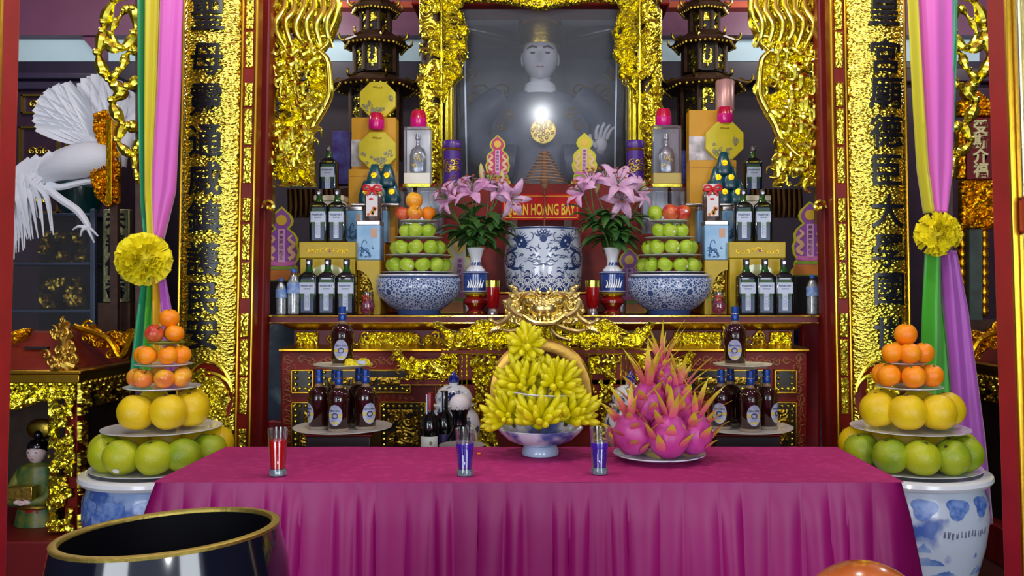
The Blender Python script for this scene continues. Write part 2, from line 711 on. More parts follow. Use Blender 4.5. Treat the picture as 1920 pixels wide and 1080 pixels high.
# ---------------------------------------------------------------- far left: cabinets and the white phoenix
VIOLW = mat('violet_brown_lacquer', (52, 30, 50), 0.35, var=0.3, vscale=8, coat=0.2)
Y = 5.9
t = thing('wall_cabinet', 'violet brown lacquered cabinet with gilded square panels behind white bird', 'cabinet', (X(110, Y), Y, 0))
ox = X(110, Y)
part(t, 'body', MB().box(X(-60, Y) - ox, X(215, Y) - ox, 0, 0.5, 0, Z(150, Y)), VIOLW, bevel=0.01)
part(t, 'cornice', MB().box(X(-62, Y) - ox, X(222, Y) - ox, -0.06, 0.5, Z(152, Y), Z(140, Y)).box(X(-62, Y) - ox, X(222, Y) - ox, -0.03, 0.5, Z(170, Y), Z(152, Y)), DARKBEAM, bevel=0.01)
for (a, b, c, d) in ((42, 178, 112, 214), (125, 178, 200, 214), (38, 238, 112, 330), (125, 238, 200, 330), (38, 350, 112, 400)):
    x0, x1, z0, z1 = X(a, Y) - ox, X(c, Y) - ox, Z(d, Y), Z(b, Y)
    fr = MB()
    for r in ((x0, x1, z1 - 0.012, z1), (x0, x1, z0, z0 + 0.012), (x0, x0 + 0.012, z0, z1), (x1 - 0.012, x1, z0, z1)):
        fr.box(r[0], r[1], -0.02, 0.005, r[2], r[3])
    p = part(t, 'panel_frame', fr, DARKGOLD)
    cx, cz = (x0 + x1) / 2, (z0 + z1) / 2
    o = MB()
    for k in range(3):
        scroll(o, cx - 0.05 + 0.05 * k, -0.004, cz, 0.03, 0.008, 1.2, k)
    part(p, 'scroll_ornament', o, DARKGOLD)

Y = 5.0
ox = X(100, Y)
STEEL = mat('blue_grey_steel', (98, 112, 136), 0.35, metal=0.7)
t = thing('glass_display_case', 'dark glass display case with steel edges under the white bird', 'display case', (ox, Y, 0))
bars = MB()
for py in (402, 494, 583):
    part(t, 'shelf', MB().box(X(12, Y) - ox, X(172, Y) - ox, -0.01, 0.34, Z(py + 3, Y), Z(py - 2, Y)), STEEL, bevel=0.002)
for px in (8, 170):
    part(t, 'corner_post', MB().box(X(px, Y) - ox, X(px + 9, Y) - ox, -0.01, 0.02, 0, Z(392, Y)), STEEL, bevel=0.003)
part(t, 'back_panel', MB().box(X(8, Y) - ox, X(176, Y) - ox, 0.34, 0.36, 0, Z(395, Y)), mat('black_panel', (20, 17, 22), 0.4))
part(t, 'glass_pane', MB().box(X(14, Y) - ox, X(172, Y) - ox, 0.0, 0.006, 0.3, Z(400, Y)), CLEAR)
for k, py in enumerate((492, 580)):
    m = MB()
    relief(m, [(X(30, Y) - ox, Z(py, Y)), (X(130, Y) - ox, Z(py, Y)), (X(120, Y) - ox, Z(py - 64, Y)), (X(44, Y) - ox, Z(py - 64, Y))], 0.2, 0.05, 0.008, 40 + k, 0.1, holes=0.4)
    single('carved_ornament', 'dark gilded carving on the %s shelf of the glass case' % ('upper', 'lower')[k], 'ornament', m, DARKGOLD, (ox, Y, 0), group='carvings in the glass case')
TEALG = mat('dark_teal_glaze', (10, 62, 62), 0.25, coat=0.4)
single('teal_vase', 'dark teal vase standing on the glass case under the white bird', 'vase', MB().lathe([(0.09, 0), (0.13, 0.08), (0.14, 0.16), (0.1, 0.2), (0.07, 0.215)], 20), TEALG, (X(150, 5.15), 5.15, Z(400, 5.0) + 0.002))

# white phoenix: fanned tail, body, drooping plumes, raised leg
Y = 4.7
WHITEF = mat('white_carved_plaster', (226, 230, 240), 0.55, bump=0.25, bscale=120)
ox, _, oz = P(170, 470, Y)
t = thing('phoenix_statue', 'white phoenix statue with fanned tail and long drooping plumes', 'bird statue', (ox, Y, Z(400, 5.0)))
oz = Z(400, 5.0)


def q(px, py, dy=0.0):
    p = P(px, py, Y)
    return (p[0] - ox, dy, p[2] - oz)


def petal(mb, a, b, w, dy=0.0, curl=0.03, n=9, m=4, tip=0.9):
    """A curved feather or leaf from a to b, w wide."""
    a, b = Vector(a), Vector(b)
    d = b - a
    side = d.cross(Vector((0, 1, 0))).normalized()
    nrm = side.cross(d).normalized()

    def fn(u, v):
        ww = w * math.sin(PI * min(1, 0.08 + v * tip)) ** 0.6
        return a + d * v + side * (u - 0.5) * ww + nrm * (curl * math.sin(PI * v) + 0.25 * ww * (1 - (2 * u - 1) ** 2)) + Vector((0, dy, 0))
    return mb.grid(fn, m, n)


fan = MB()
for k in range(15):                      # upper lobe of the fan, spreading to the right
    a = math.radians(20 + k * 9)
    petal(fan, q(190, 285, 0.03 * (k % 2)), q(190 + 92 * math.cos(a) * (0.7 if a > 1.2 else 1), 285 - 142 * math.sin(a) ** 0.8, -0.05 + 0.012 * (k % 2)), 0.1, tip=0.82, n=12)
part(t, 'tail_fan', fan, WHITEF, angle=1.2)
lobes = MB()
for k in range(13):                      # lower lobe, rounding to the left
    a = math.radians(95 + k * 9)
    petal(lobes, q(188, 270, -0.03), q(150 + 68 * math.cos(a), 222 - 60 * math.sin(a), -0.1 + 0.01 * (k % 2)), 0.085, tip=0.82, n=12)
part(t, 'wing', lobes, WHITEF, angle=1.2)
bd = MB()
pts = smoothline([q(225, 300), q(190, 298, -0.02), q(150, 305, -0.03), (q(105, 318, -0.02)), q(70, 345, 0)], 5)
bd.tube(pts, [0.085 * math.sin(PI * (0.2 + 0.72 * k / (len(pts) - 1))) + 0.012 for k in range(len(pts))], 14)
part(t, 'body', bd, WHITEF)
pl = MB()
rp = random.Random(4)
for k in range(40):
    u = k / 39
    sx_, sy_ = 110 - 60 * u + rp.uniform(-8, 8), 300 + 20 * u + rp.uniform(-14, 14)
    ex, ey = 22 + 85 * (1 - u) * rp.uniform(0.5, 1), 470 + rp.uniform(-60, 28) - 50 * (1 - u)
    pts = smoothline([q(sx_, sy_, rp.uniform(-0.05, 0.03)), q(sx_ - 25, sy_ + 28, -0.06), q(ex + 4, (sy_ + ey) / 2, -0.05 + rp.uniform(-.03, .03)), q(ex + rp.uniform(0, 14), ey, -0.02)], 5)
    pl.tube(pts, taper(len(pts), 0.02, 0.003, 0.016), 6, flat=0.45)
part(t, 'drooping_plumes', pl, WHITEF)
lg = MB()
pts = smoothline([q(95, 345, -0.02), q(120, 352, -0.03), q(168, 342, -0.03), q(205, 344, -0.02)], 5)
lg.tube(pts, taper(len(pts), 0.02, 0.014), 7)
pts = smoothline([q(92, 352, -0.03), q(120, 374, -0.04), q(152, 396, -0.04), q(170, 420, -0.04), q(174, 432, -0.04)], 5)
lg.tube(pts, taper(len(pts), 0.022, 0.013, 0.022), 8)
for e in ((146, 432), (160, 444), (186, 456), (193, 444)):
    pts = smoothline([q(172, 428, -0.04), q((172 + e[0]) / 2, (424 + e[1]) / 2 - 2, -0.06), q(e[0], e[1], -0.05)], 4)
    lg.tube(pts, taper(len(pts), 0.012, 0.004), 6)
part(t, 'leg', lg, WHITEF)
hd = MB()
hd.tube(smoothline([q(215, 300), q(235, 270), q(245, 235), q(262, 222)], 5), [0.07, 0.06, 0.05, 0.045, 0.042, 0.04, 0.038, 0.036, 0.036, 0.036, 0.038, 0.04, 0.04, 0.04, 0.036, 0.02], 10)
part(t, 'neck', hd, WHITEF)

# gilded chair back with a rail, small scroll board, gilded cloud rings behind the left drape
Y = 4.66
poly = [(178, 215), (200, 205), (222, 215), (228, 300), (226, 380), (206, 392), (182, 372), (172, 335), (176, 300), (190, 275), (178, 250)]
ox = X(200, Y)
t = thing('gilded_chair_back', 'small gilded openwork chair back beside the white phoenix', 'carved frame', (ox, Y, 0))
m = MB()
relief(m, [(a - ox, b) for a, b in pxpoly(poly, Y)], 0, 0.05, 0.005, 71, 0.05, holes=0.2, edge=0.01)
AMBERG = gold_mat('amber_gilding', (226, 170, 24), 0.28, 0.4, 70)
part(t, 'openwork', m, AMBERG)
part(t, 'upright', MB().box(X(209, Y) - ox, X(220, Y) - ox, -0.06, 0.02, Z(385, Y), Z(228, Y)), AMBERG, bevel=0.004)
part(t, 'leg', MB().box(X(206, Y) - ox, X(220, Y) - ox, 0.0, 0.03, 0, Z(385, Y)), WOOD)
Y = 4.8
ox = X(217, Y)
t = thing('hanging_scroll_board', 'grey gilt scroll board with dark characters behind the left ribbon', 'inscription board', (ox, Y, 0))
GREYG = gold_mat('grey_gilding', (150, 150, 110), 0.4, 0.4, 60)
part(t, 'board', MB().box(X(192, Y) - ox, X(243, Y) - ox, 0, 0.04, Z(568, Y), Z(392, Y)), GREYG, bevel=0.006)
for k, ch in enumerate('未善俗香'):
    part(t, 'character', lettering(MB(), ch, 0.115, (0, -0.003, Z(412 + 43 * k, Y)), 0.003, 0.003), INK, smooth=False)
single('scroll_board_stand', 'dark brown stand carrying the grey scroll board', 'stand', MB().box(-0.09, 0.09, -0.02, 0.06, 0, Z(568, Y)).box(-0.13, 0.13, -0.05, 0.09, 0, 0.04), WOOD, (ox, Y + 0.0, 0))

for s in (-1, 1):
    Y = 3.78
    t = thing('gilded_cloud_bracket', ('gilded openwork cloud scroll behind the left hanging drape' if s < 0 else 'gilded openwork cloud scroll behind the right hanging drape'), 'carving', (-s * X(258, Y), Y, 0))
    ox = -s * X(258, Y)
    m = MB()

    def w(px, py, dy=0):
        x = X(px, Y)
        return ((x if s < 0 else -x) - ox, dy, Z(py, Y))
    for pts, r in (([(256, -20), (215, 10), (196, 60), (222, 96), (252, 70), (256, 20)], 0.028), ([(196, 60), (190, 110), (204, 150), (236, 168), (262, 150)], 0.03), ([(204, 150), (232, 130), (240, 100), (262, 96)], 0.022), ([(236, 168), (216, 196), (232, 232), (262, 240)], 0.03), ([(232, 232), (226, 270), (252, 290), (266, 262)], 0.024), ([(252, 290), (258, 320), (262, 345)], 0.018), ([(222, 96), (214, 60), (226, 30), (246, 14)], 0.018)):
        c = smoothline([w(a, b, -0.02 * (i % 2)) for i, (a, b) in enumerate(pts)], 6)
        m.tube(c, [r * (0.7 + 0.3 * math.sin(k * 0.9)) for k in range(len(c))], 8)
        for k in range(0, len(c), 5):
            m.ball((c[k][0], c[k][1] - r * .6, c[k][2]), r * 0.6, 7, 5)
    part(t, 'cloud_scroll', m, GOLD)
    part(t, 'mounting_post', MB().box(-0.02, 0.02, 0.02, 0.06, 0, 3.0), WOOD)

# far right: small red tablet with gold characters over a gilded lattice
Y = 4.78
ox = X(1838, Y)
t = thing('red_name_tablet', 'small dark red tablet with pale characters at the right', 'tablet', (ox, Y, 0))
part(t, 'board', MB().box(X(1814, Y) - ox, X(1866, Y) - ox, 0, 0.04, Z(336, Y), Z(220, Y)), mat('deep_red_board', (108, 20, 26), 0.4), bevel=0.004)
IVORY = mat('ivory_paint', (214, 206, 150), 0.5)
for k, ch in enumerate('受斯介福'):
    part(t, 'character', lettering(MB(), ch, 0.085, (0.0, -0.003, Z(238 + 27 * k, Y)), 0.003, 0.0025), IVORY, smooth=False)
m = MB()
relief(m, [(X(1800, Y) - ox, Z(430, Y)), (X(1890, Y) - ox, Z(430, Y)), (X(1890, Y) - ox, Z(337, Y)), (X(1800, Y) - ox, Z(337, Y))], 0.02, 0.06, 0.006, 81, 0.09)
relief(m, [(X(1796, Y) - ox, Z(336, Y)), (X(1813, Y) - ox, Z(336, Y)), (X(1813, Y) - ox, Z(240, Y)), (X(1796, Y) - ox, Z(240, Y))], 0.02, 0.04, 0.006, 82, 0.05)
relief(m, [(X(1796, Y) - ox, Z(219, Y)), (X(1880, Y) - ox, Z(219, Y)), (X(1870, Y) - ox, Z(196, Y)), (X(1830, Y) - ox, Z(168, Y)), (X(1796, Y) - ox, Z(190, Y))], 0.02, 0.06, 0.006, 83, 0.07)
part(t, 'carved_surround', m, AMBERG)
for px in (1808, 1850, 1880):
    m = MB()
    for k in range(9):
        m.ball((X(px, Y) - ox, 0.03, Z(440 + 18 * k, Y)), 0.026, 10, 7, sz=1.3)
    part(t, 'turned_baluster', m, AMBERG)
part(t, 'stone_panel', MB().box(X(1818, Y) - ox, X(1842, Y) - ox, 0.0, 0.05, Z(600, Y), Z(430, Y)), mat('grey_green_stone', (70, 84, 78), 0.6, var=0.4, vscale=14))
part(t, 'plinth', MB().box(X(1796, Y) - ox, X(1890, Y) - ox, -0.05, 0.3, 0, Z(600, Y)), WOOD)
single('wall_shelf_unit', 'dark lacquered cabinet far behind the right drape', 'cabinet', MB().box(-0.5, 0.5, 0, 0.5, 0, 2.75).box(-0.56, 0.56, -0.05, 0.5, 2.75, 2.85), VIOLW, (2.95, 5.9, 0), bevel=0.01)

# dim blue painted screens seen in the gaps beside the altar
SCREEN = NT('blue_painted_screen')
SCREEN.l(SCREEN.ramp(SCREEN.noise(5, 4), [(0.4, lin((14, 22, 40))), (0.55, lin((34, 58, 88))), (0.66, lin((120, 150, 150)))]), SCREEN.b.inputs['Base Color'])
SCREEN.b.inputs['Roughness'].default_value = 0.2
for s in (-1, 1):
    single('painted_screen', 'dim blue painted screen in the gap %s the altar' % ('left of' if s < 0 else 'right of'), 'screen', MB().box(-0.25, 0.25, 0, 0.04, 0, Z(596, 4.9)), SCREEN.m, (s * 1.5, 4.9, 0), bevel=0.01)
    c = thing('red_chair', 'red lacquered chair half hidden behind the %s end of the altar' % ('left' if s < 0 else 'right'), 'chair', (s * 1.47, 4.6, 0))
    REDC = mat('bright_red_lacquer', (150, 12, 26), 0.35, coat=0.2)
    zt = 0.6 if s < 0 else 1.2
    part(c, 'backrest', MB().box(-0.06, 0.06, 0.1, 0.14, 0.4, zt), REDC, bevel=0.02)
    part(c, 'seat', MB().box(-0.1, 0.1, -0.18, 0.14, 0.36, 0.41), REDC, bevel=0.01)
    for lx in (-0.08, 0.06):
        for ly in (-0.17, 0.11):
            part(c, 'leg', MB().box(lx, lx + 0.03, ly, ly + 0.03, 0, 0.36), REDC)
# ---------------------------------------------------------------- shrine with the deity behind glass
XS = -0.02


def sp(px, s, Y, xc=XS):
    x = X(px, Y)
    return x if s < 0 else 2 * xc - x


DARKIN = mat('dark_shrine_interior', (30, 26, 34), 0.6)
Y = 5.0
sh = thing('gilded_shrine', 'tall gilded shrine framing the glass-fronted deity in the middle', 'shrine', (XS, Y, 0))
part(sh, 'base', MB().box(-0.78, 0.78, 0.02, 1.1, 0, Z(352, Y)), LACQ, bevel=0.01)
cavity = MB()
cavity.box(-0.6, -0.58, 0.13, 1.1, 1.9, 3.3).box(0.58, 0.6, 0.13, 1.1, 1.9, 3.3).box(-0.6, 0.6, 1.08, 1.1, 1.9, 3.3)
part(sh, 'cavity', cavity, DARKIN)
part(sh, 'lintel', MB().box(-0.76, 0.76, 0.0, 0.3, Z(8, Y), Z(-60, Y)), LACQ, bevel=0.01)
m = MB()
hang = [(-0.55, Z(-20, Y)), (-0.52, Z(10, Y)), (-0.3, Z(6, Y)), (-0.12, Z(14, Y)), (0, Z(22, Y)), (0.12, Z(14, Y)), (0.3, Z(6, Y)), (0.52, Z(10, Y)), (0.55, Z(-20, Y))]
relief(m, hang, -0.01, 0.05, 0.004, 11, 0.07)
part(sh, 'carved_pelmet', m, GOLDB)
rnd = random.Random(5)
for s in (-1, 1):
    # round outer column wrapped in carving
    cx = sp(808, s, Y) - XS
    hw = 0.068
    poly = [(cx - hw, Z(352, Y)), (cx + hw, Z(352, Y)), (cx + hw, Z(-30, Y)), (cx - hw, Z(-30, Y))]
    m = MB()
    relief(m, poly, 0, 0.035, 0.0045, 21 + s, 0.115, edge=0.01, holes=0.24, warp=lambda gx, gz, cx=cx: -np.sqrt(np.clip(hw * hw - (gx - cx) ** 2, 0, 1)) * 0.9)
    scatter_scrolls(m, poly, -0.07, 26, 0.02, 0.045, rnd)
    c = part(sh, 'outer_column', m, GOLD)
    part(c, 'shaft', MB().lathe([(0.06, 1.92), (0.06, 3.2)], 20, (cx, 0.03, 0)), WOOD)
    m = MB()
    for px, r in ((829, 0.011), (839, 0.013), (847, 0.008)):
        x = sp(px, s, Y) - XS
        m.tube([(x, -0.03, Z(352, Y)), (x, -0.03, Z(-30, Y) if px == 829 else Z(160, Y))], r, 10)
    part(sh, 'gilded_rod', m, GOLDB)
    part(sh, 'inner_jamb', MB().box(*sorted((sp(834, s, Y) - XS, sp(851, s, Y) - XS)), 0.0, 0.12, Z(352, Y), Z(-20, Y)), DARKGOLD, bevel=0.006)
    # carved dragon flange hanging down the inner side
    fl = [(830, -20), (884, -20), (868, 20), (874, 45), (882, 62), (876, 84), (880, 108), (868, 128), (870, 148), (858, 160), (844, 172), (840, 192), (832, 196)]
    poly = [(a - XS, b) for a, b in pxpoly(fl, Y, s, XS)]
    m = MB()
    relief(m, poly, -0.03, 0.06, 0.004, 31 + s, 0.08, edge=0.014, holes=0.26)
    scatter_scrolls(m, poly, -0.07, 22, 0.014, 0.03, rnd)
    for k in range(9):
        a = (sp(832, s, Y) - XS, Z(20 + 9 * k, Y))
        b = (sp(862 + 6 * math.sin(k), s, Y) - XS, Z(44 + 8 * k, Y))
        flame(m, a, b, -0.075, 0.006, 0.15 * s)
    part(sh, 'dragon_flange', m, GOLD)
# deity
Y2 = 5.62
zb = Z(352, Y)
SKIN = mat('pale_statue_skin', (196, 192, 198), 0.5)
st = thing('deity_statue', 'robed deity statue with gold hat behind the glass', 'statue', (XS - 0.005, Y2, zb))
ROBE = mat('grey_blue_robe', (96, 104, 124), 0.45, var=0.4, vscale=6, bump=0.3, bscale=14)


def zz(py):
    return Z(py, Y2) - zb


prof = [(0.62, 0), (0.6, 0.15), (0.52, zz(300)), (0.44, zz(250)), (0.36, zz(205)), (0.24, zz(180)), (0.12, zz(170)), (0.07, zz(166))]
part(st, 'robe', MB().lathe(prof, 40, sx=0.9, sy=0.36, wave=0.03, wk=14), ROBE)
sl = MB()
for s in (-1, 1):
    pts = smoothline([(s * 0.26, 0.0, zz(188)), (s * 0.4, -0.06, zz(225)), (s * 0.42, -0.14, zz(275)), (s * 0.3, -0.2, zz(310)), (s * 0.16, -0.2, zz(318))], 5)
    sl.tube(pts, taper(len(pts), 0.1, 0.13, 0.11), 14)
part(st, 'sleeve', sl, ROBE)
part(st, 'collar', MB().lathe([(0.115, zz(178)), (0.1, zz(160)), (0.085, zz(156))], 24, sy=0.8), mat('white_silk_collar', (220, 222, 228), 0.4))
hx, hz = 0.0, zz(112)


def headfn(p):
    x, y, z = p
    w = 1.0 - 0.22 * max(0, -z / 0.15) ** 1.5
    x2, y2 = x * w, y
    if y < 0:
        y2 -= 0.03 * math.exp(-((x / 0.016) ** 2 + ((z + 0.02) / 0.04) ** 2))
        y2 -= 0.012 * math.exp(-((x / 0.04) ** 2 + ((z + 0.075) / 0.018) ** 2))
        for s in (-1, 1):
            y2 += 0.012 * math.exp(-(((x - s * 0.045) / 0.024) ** 2 + ((z - 0.015) / 0.016) ** 2))
        y2 -= 0.014 * math.exp(-((x / 0.03) ** 2 + ((z + 0.13) / 0.02) ** 2))
    return (x2 + hx, y2 - 0.02, z + hz)


hd = MB().ball((0, 0, 0), 0.118, 40, 28, sy=0.95, sz=1.38).moved(headfn)
for s in (-1, 1):
    hd.ball((s * 0.117, 0.0, hz - 0.0), 0.03, 10, 8, 0.4, 0.6, 1.5)
hd.lathe([(0.075, zz(172)), (0.07, zz(140))], 20)
h = part(st, 'head', hd, SKIN)
ey = MB()
for s in (-1, 1):
    ey.tube([(s * 0.02, -0.131, hz + 0.045), (s * 0.05, -0.124, hz + 0.055), (s * 0.085, -0.1, hz + 0.045)], [0.004, 0.006, 0.003], 6)
part(h, 'eyebrow', ey, INK)
ey = MB()
for s in (-1, 1):
    ey.ball((s * 0.044, -0.116, hz + 0.014), 0.012, 10, 6, 1.7, 0.6, 0.6)
part(h, 'eye', ey, INK)
part(h, 'mouth', MB().ball((0, -0.128, hz - 0.076), 0.012, 12, 6, 2.0, 0.5, 0.55), mat('dull_rose_paint', (150, 110, 118), 0.4))
HATB = mat('black_hat_lacquer', (14, 14, 18), 0.22, coat=0.4)
hat = part(st, 'hat', MB().lathe([(0.13, zz(88)), (0.135, zz(70)), (0.14, zz(52)), (0.12, zz(46)), (0.1, zz(30)), (0.02, zz(26))], 32, sy=0.95), GOLDD, label='gold hat')
m = MB()
for s in (-1, 1):
    pts = smoothline([(s * 0.1, 0.04, zz(58)), (s * 0.105, 0.03, zz(36)), (s * 0.085, 0.02, zz(20)), (s * 0.12, 0.02, zz(8))], 5)
    m.tube(pts, taper(len(pts), 0.05, 0.02, 0.035), 10)
part(hat, 'black_horn', m, HATB)
m = MB()
for s in (-1, 1):
    petal(m, (s * 0.1, 0.04, zz(76)), (s * 0.5, 0.06, zz(48)), 0.12, curl=0.02)
part(hat, 'hat_wing', m, HATB)
m = MB()
for k in range(18):
    a = k * 2.4
    m.ball((0.02 + 0.016 * math.sqrt(k) * math.cos(a), -0.24, zz(258) + 0.016 * math.sqrt(k) * math.sin(a)), 0.012, 8, 5, 1, 0.4, 1)
m.lathe([(0.075, 0), (0.08, 0.015), (0.06, 0.02)], 24)
m.v = [(a, b, c) if c > 0.05 else (a + 0.02, -0.22 - c, zz(258) + (b)) for a, b, c in m.v]
part(st, 'chest_badge', m, GOLDD)
for s in (-1, 1):
    m = MB()
    for k in range(4):
        scroll(m, s * (0.2 + 0.05 * k), -0.2 + 0.05 * k, zz(225 + 18 * k), 0.04, 0.006, 1.3, k, s)
    part(st, 'gold_cloud_embroidery', m, GOLDD)
hand = MB()
bx, bz = 0.38, zz(285)
hand.ball((bx, -0.3, bz), 0.05, 12, 8, 0.8, 0.5, 1.1)
for k in range(4):
    pts = smoothline([(bx - 0.03 + 0.022 * k, -0.31, bz + 0.03), (bx - 0.03 + 0.03 * k, -0.33, bz + 0.08), (bx - 0.015 + 0.035 * k, -0.335, bz + 0.125 - 0.012 * abs(k - 1))], 3)
    hand.tube(pts, taper(len(pts), 0.013, 0.008), 8)
pts = smoothline([(bx - 0.03, -0.31, bz - 0.02), (bx - 0.065, -0.33, bz + 0.02), (bx - 0.07, -0.335, bz + 0.055)], 3)
hand.tube(pts, taper(len(pts), 0.015, 0.009), 8)
hand.tube([(bx, -0.29, bz - 0.02), (bx - 0.02, -0.2, bz - 0.11)], [0.034, 0.045], 10)
part(st, 'hand', hand, SKIN)
# painted backdrop with gold clouds
t = link('painted_backdrop', None, sh, (0, 5.98 - Y, zb))
t['label'] = 'grey backdrop with gold cloud scrolls'
BACKD = NT('cloudy_backdrop')
BACKD.l(BACKD.ramp(BACKD.noise(2.2, 3), [(0.3, lin((58, 54, 70))), (0.7, lin((96, 94, 106)))]), BACKD.b.inputs['Base Color'])
part(t, 'panel', MB().box(-0.57, 0.57, 0, 0.03, 0, 1.02), BACKD.m)
part(t, 'navy_reflection_panel', MB().box(-0.57, 0.57, -0.02, 0, 1.02, 1.4), mat('navy_glass_reflection', (16, 22, 52), 0.5, var=0.4, vscale=5))  # blue reflection at the top of the glass, put into a navy panel
for s in (-1, 1):
    for cx, cz, r in ((0.46, 0.75, 0.07), (0.4, 0.5, 0.09), (0.5, 0.42, 0.05), (0.3, 0.78, 0.05), (0.47, 0.2, 0.08), (0.5, 0.9, 0.04)):
        m = MB()
        scroll(m, s * cx, -0.004, cz, r, 0.006, 1.5, 0.5, s)
        pts = smoothline([(s * (cx - r), -0.006, cz), (s * (cx - r * 1.5), -0.008, cz + r * 0.5), (s * (cx - r * 0.8), -0.006, cz + r * 1.3), (s * (cx + r * 0.4), -0.006, cz + r)], 5)
        m.tube(pts, 0.005, 6)
        part(t, 'gold_cloud', m, GOLDD)
# glass pane leaning forward at the top
GLASS = glass_mat('veiled_shrine_glass', (0.92, 0.94, 0.97), 0.022, 0.115, haze=0.034, fres=False)  # haze of reflected light put in as a pale film
tl = math.radians(11.8)
pane = MB().box(-0.515, 0.515, 0, 0.006, 0, Z(12, Y) - zb)
pane.moved(lambda p: (p[0], p[1] * 1.0 - p[2] * math.tan(tl), p[2]))
gp = part(sh, 'glass_pane', pane, GLASS, label='large dusty glass pane')
gp.location = (0, 0.275, zb + 0.001)
for s in (-1, 1):
    m = MB()
    m.add(*(lambda b: (b.v, b.f))(MB().box(min(s * 0.45, s * 0.46), max(s * 0.45, s * 0.46), -0.004, 0.012, 0, 0.82).moved(lambda p: (p[0], p[1] - p[2] * math.tan(tl), p[2]))))
    part(gp, 'glazing_bead', m, mat('grey_metal_strip', (150, 154, 166), 0.3, metal=0.8))

# ---------------------------------------------------------------- wooden pagoda lanterns
def pagoda():
    t = thing('pagoda_lantern', 'x', 'pagoda')
    Y = 5.55

    def hz_(py):
        return Z(py, Y) - 1.9

    def hexa(mb, prof, n=8):
        return mb.lathe(prof, n, ph=PI / n)
    w = lambda px: px * Y / F
    part(t, 'base', hexa(MB(), [(0.27, 0), (0.27, 0.06), (0.23, 0.09)]), WOOD, smooth=False)
    tiers = ((300, 165, 52, 82), (140, 85, 44, 62), (65, 20, 30, 46), (6, -30, 24, 36))
    for (b, a, bw, rw) in tiers:
        z0, z1 = hz_(b), hz_(a)
        r = w(bw)
        p = part(t, 'storey', hexa(MB(), [(r * 0.84, z0), (r * 0.84, z1)]), mat('near_black_wood', (30, 20, 16), 0.5), smooth=False)
        po = MB()
        for k in range(8):
            a_ = 2 * PI * k / 8 + PI / 8
            po.tube([(r * 0.92 * math.cos(a_), r * 0.92 * math.sin(a_), z0), (r * 0.92 * math.cos(a_), r * 0.92 * math.sin(a_), z1)], 0.012, 6)
        part(p, 'corner_post', po, WOOD)
        lt = MB()
        hw = r * 0.84 * math.sin(PI / 8) * 0.72
        for k in (5, 6, 4, 7):
            m = MB()
            rr = r * 0.84 * math.cos(PI / 8)
            relief(m, [(-hw, z0 + 0.015), (hw, z0 + 0.015), (hw, z1 - 0.02), (-hw, z1 - 0.02)], 0, 0.014, 0.006, 50 + k, 0.045, edge=0.006, holes=0.4)
            an = 2 * PI * (k + 0.0) / 8 + PI / 2 + PI / 4
            ca, sa = math.cos(an), math.sin(an)
            m.moved(lambda q: (q[0] * ca - (q[1] - rr) * sa, q[0] * sa + (q[1] - rr) * ca, q[2]))
            lt.add(m.v, m.f)
        part(p, 'lattice', lt, GOLD)
        R = w(rw)
        zr = z1
        roof = part(t, 'roof', hexa(MB(), [(R * 0.95, zr - 0.012), (R * 1.0, zr), (R * 0.98, zr + 0.014), (R * 0.72, zr + 0.045), (r * 0.7, zr + 0.075)]), WOOD, smooth=False)
        for k in range(8):
            up = MB()
            a_ = 2 * PI * k / 8 + PI / 8
            c_, s_ = math.cos(a_), math.sin(a_)
            pts = smoothline([(R * 0.8 * c_, R * 0.8 * s_, zr + 0.035), (R * 1.0 * c_, R * 1.0 * s_, zr + 0.012), (R * 1.1 * c_, R * 1.1 * s_, zr + 0.03), (R * 1.09 * c_, R * 1.09 * s_, zr + 0.055)], 3)
            up.tube(pts, taper(len(pts), 0.012, 0.006), 6)
            part(roof, 'upturned_eave', up, DARKGOLD)
        fr = MB()
        for k in range(40):
            a_ = 2 * PI * k / 40
            rr = R * 0.93 * (math.cos(PI / 8) / math.cos(((a_ - PI / 8 + PI / 8) % (PI / 4)) - PI / 8))
            fr.ball((rr * math.cos(a_), rr * math.sin(a_), zr - 0.016), 0.012, 6, 4)
        part(roof, 'fringe', fr, DARKGOLD)
    return t


pg = Stock(pagoda)
pg.put((X(705, 5.55), 5.55, 1.9), 'dark wooden pagoda lantern left of the shrine', 0.0, 'pagoda lanterns')
pg.put((X(1320, 5.55), 5.55, 1.9), 'dark wooden pagoda lantern right of the shrine', 0.0, 'pagoda lanterns')
for s in (-1, 1):
    st_ = thing('pagoda_stand', 'dark lacquered stand under the %s pagoda lantern' % ('left' if s < 0 else 'right'), 'stand', (X(705 if s < 0 else 1320, 5.55), 5.55, 0))
    part(st_, 'body', MB().box(-0.25, 0.25, -0.25, 0.25, 0, 1.86), DARKBEAM, bevel=0.01)
    part(st_, 'stand_top', MB().box(-0.27, 0.27, -0.27, 0.27, 1.86, 1.9), WOOD, bevel=0.006)

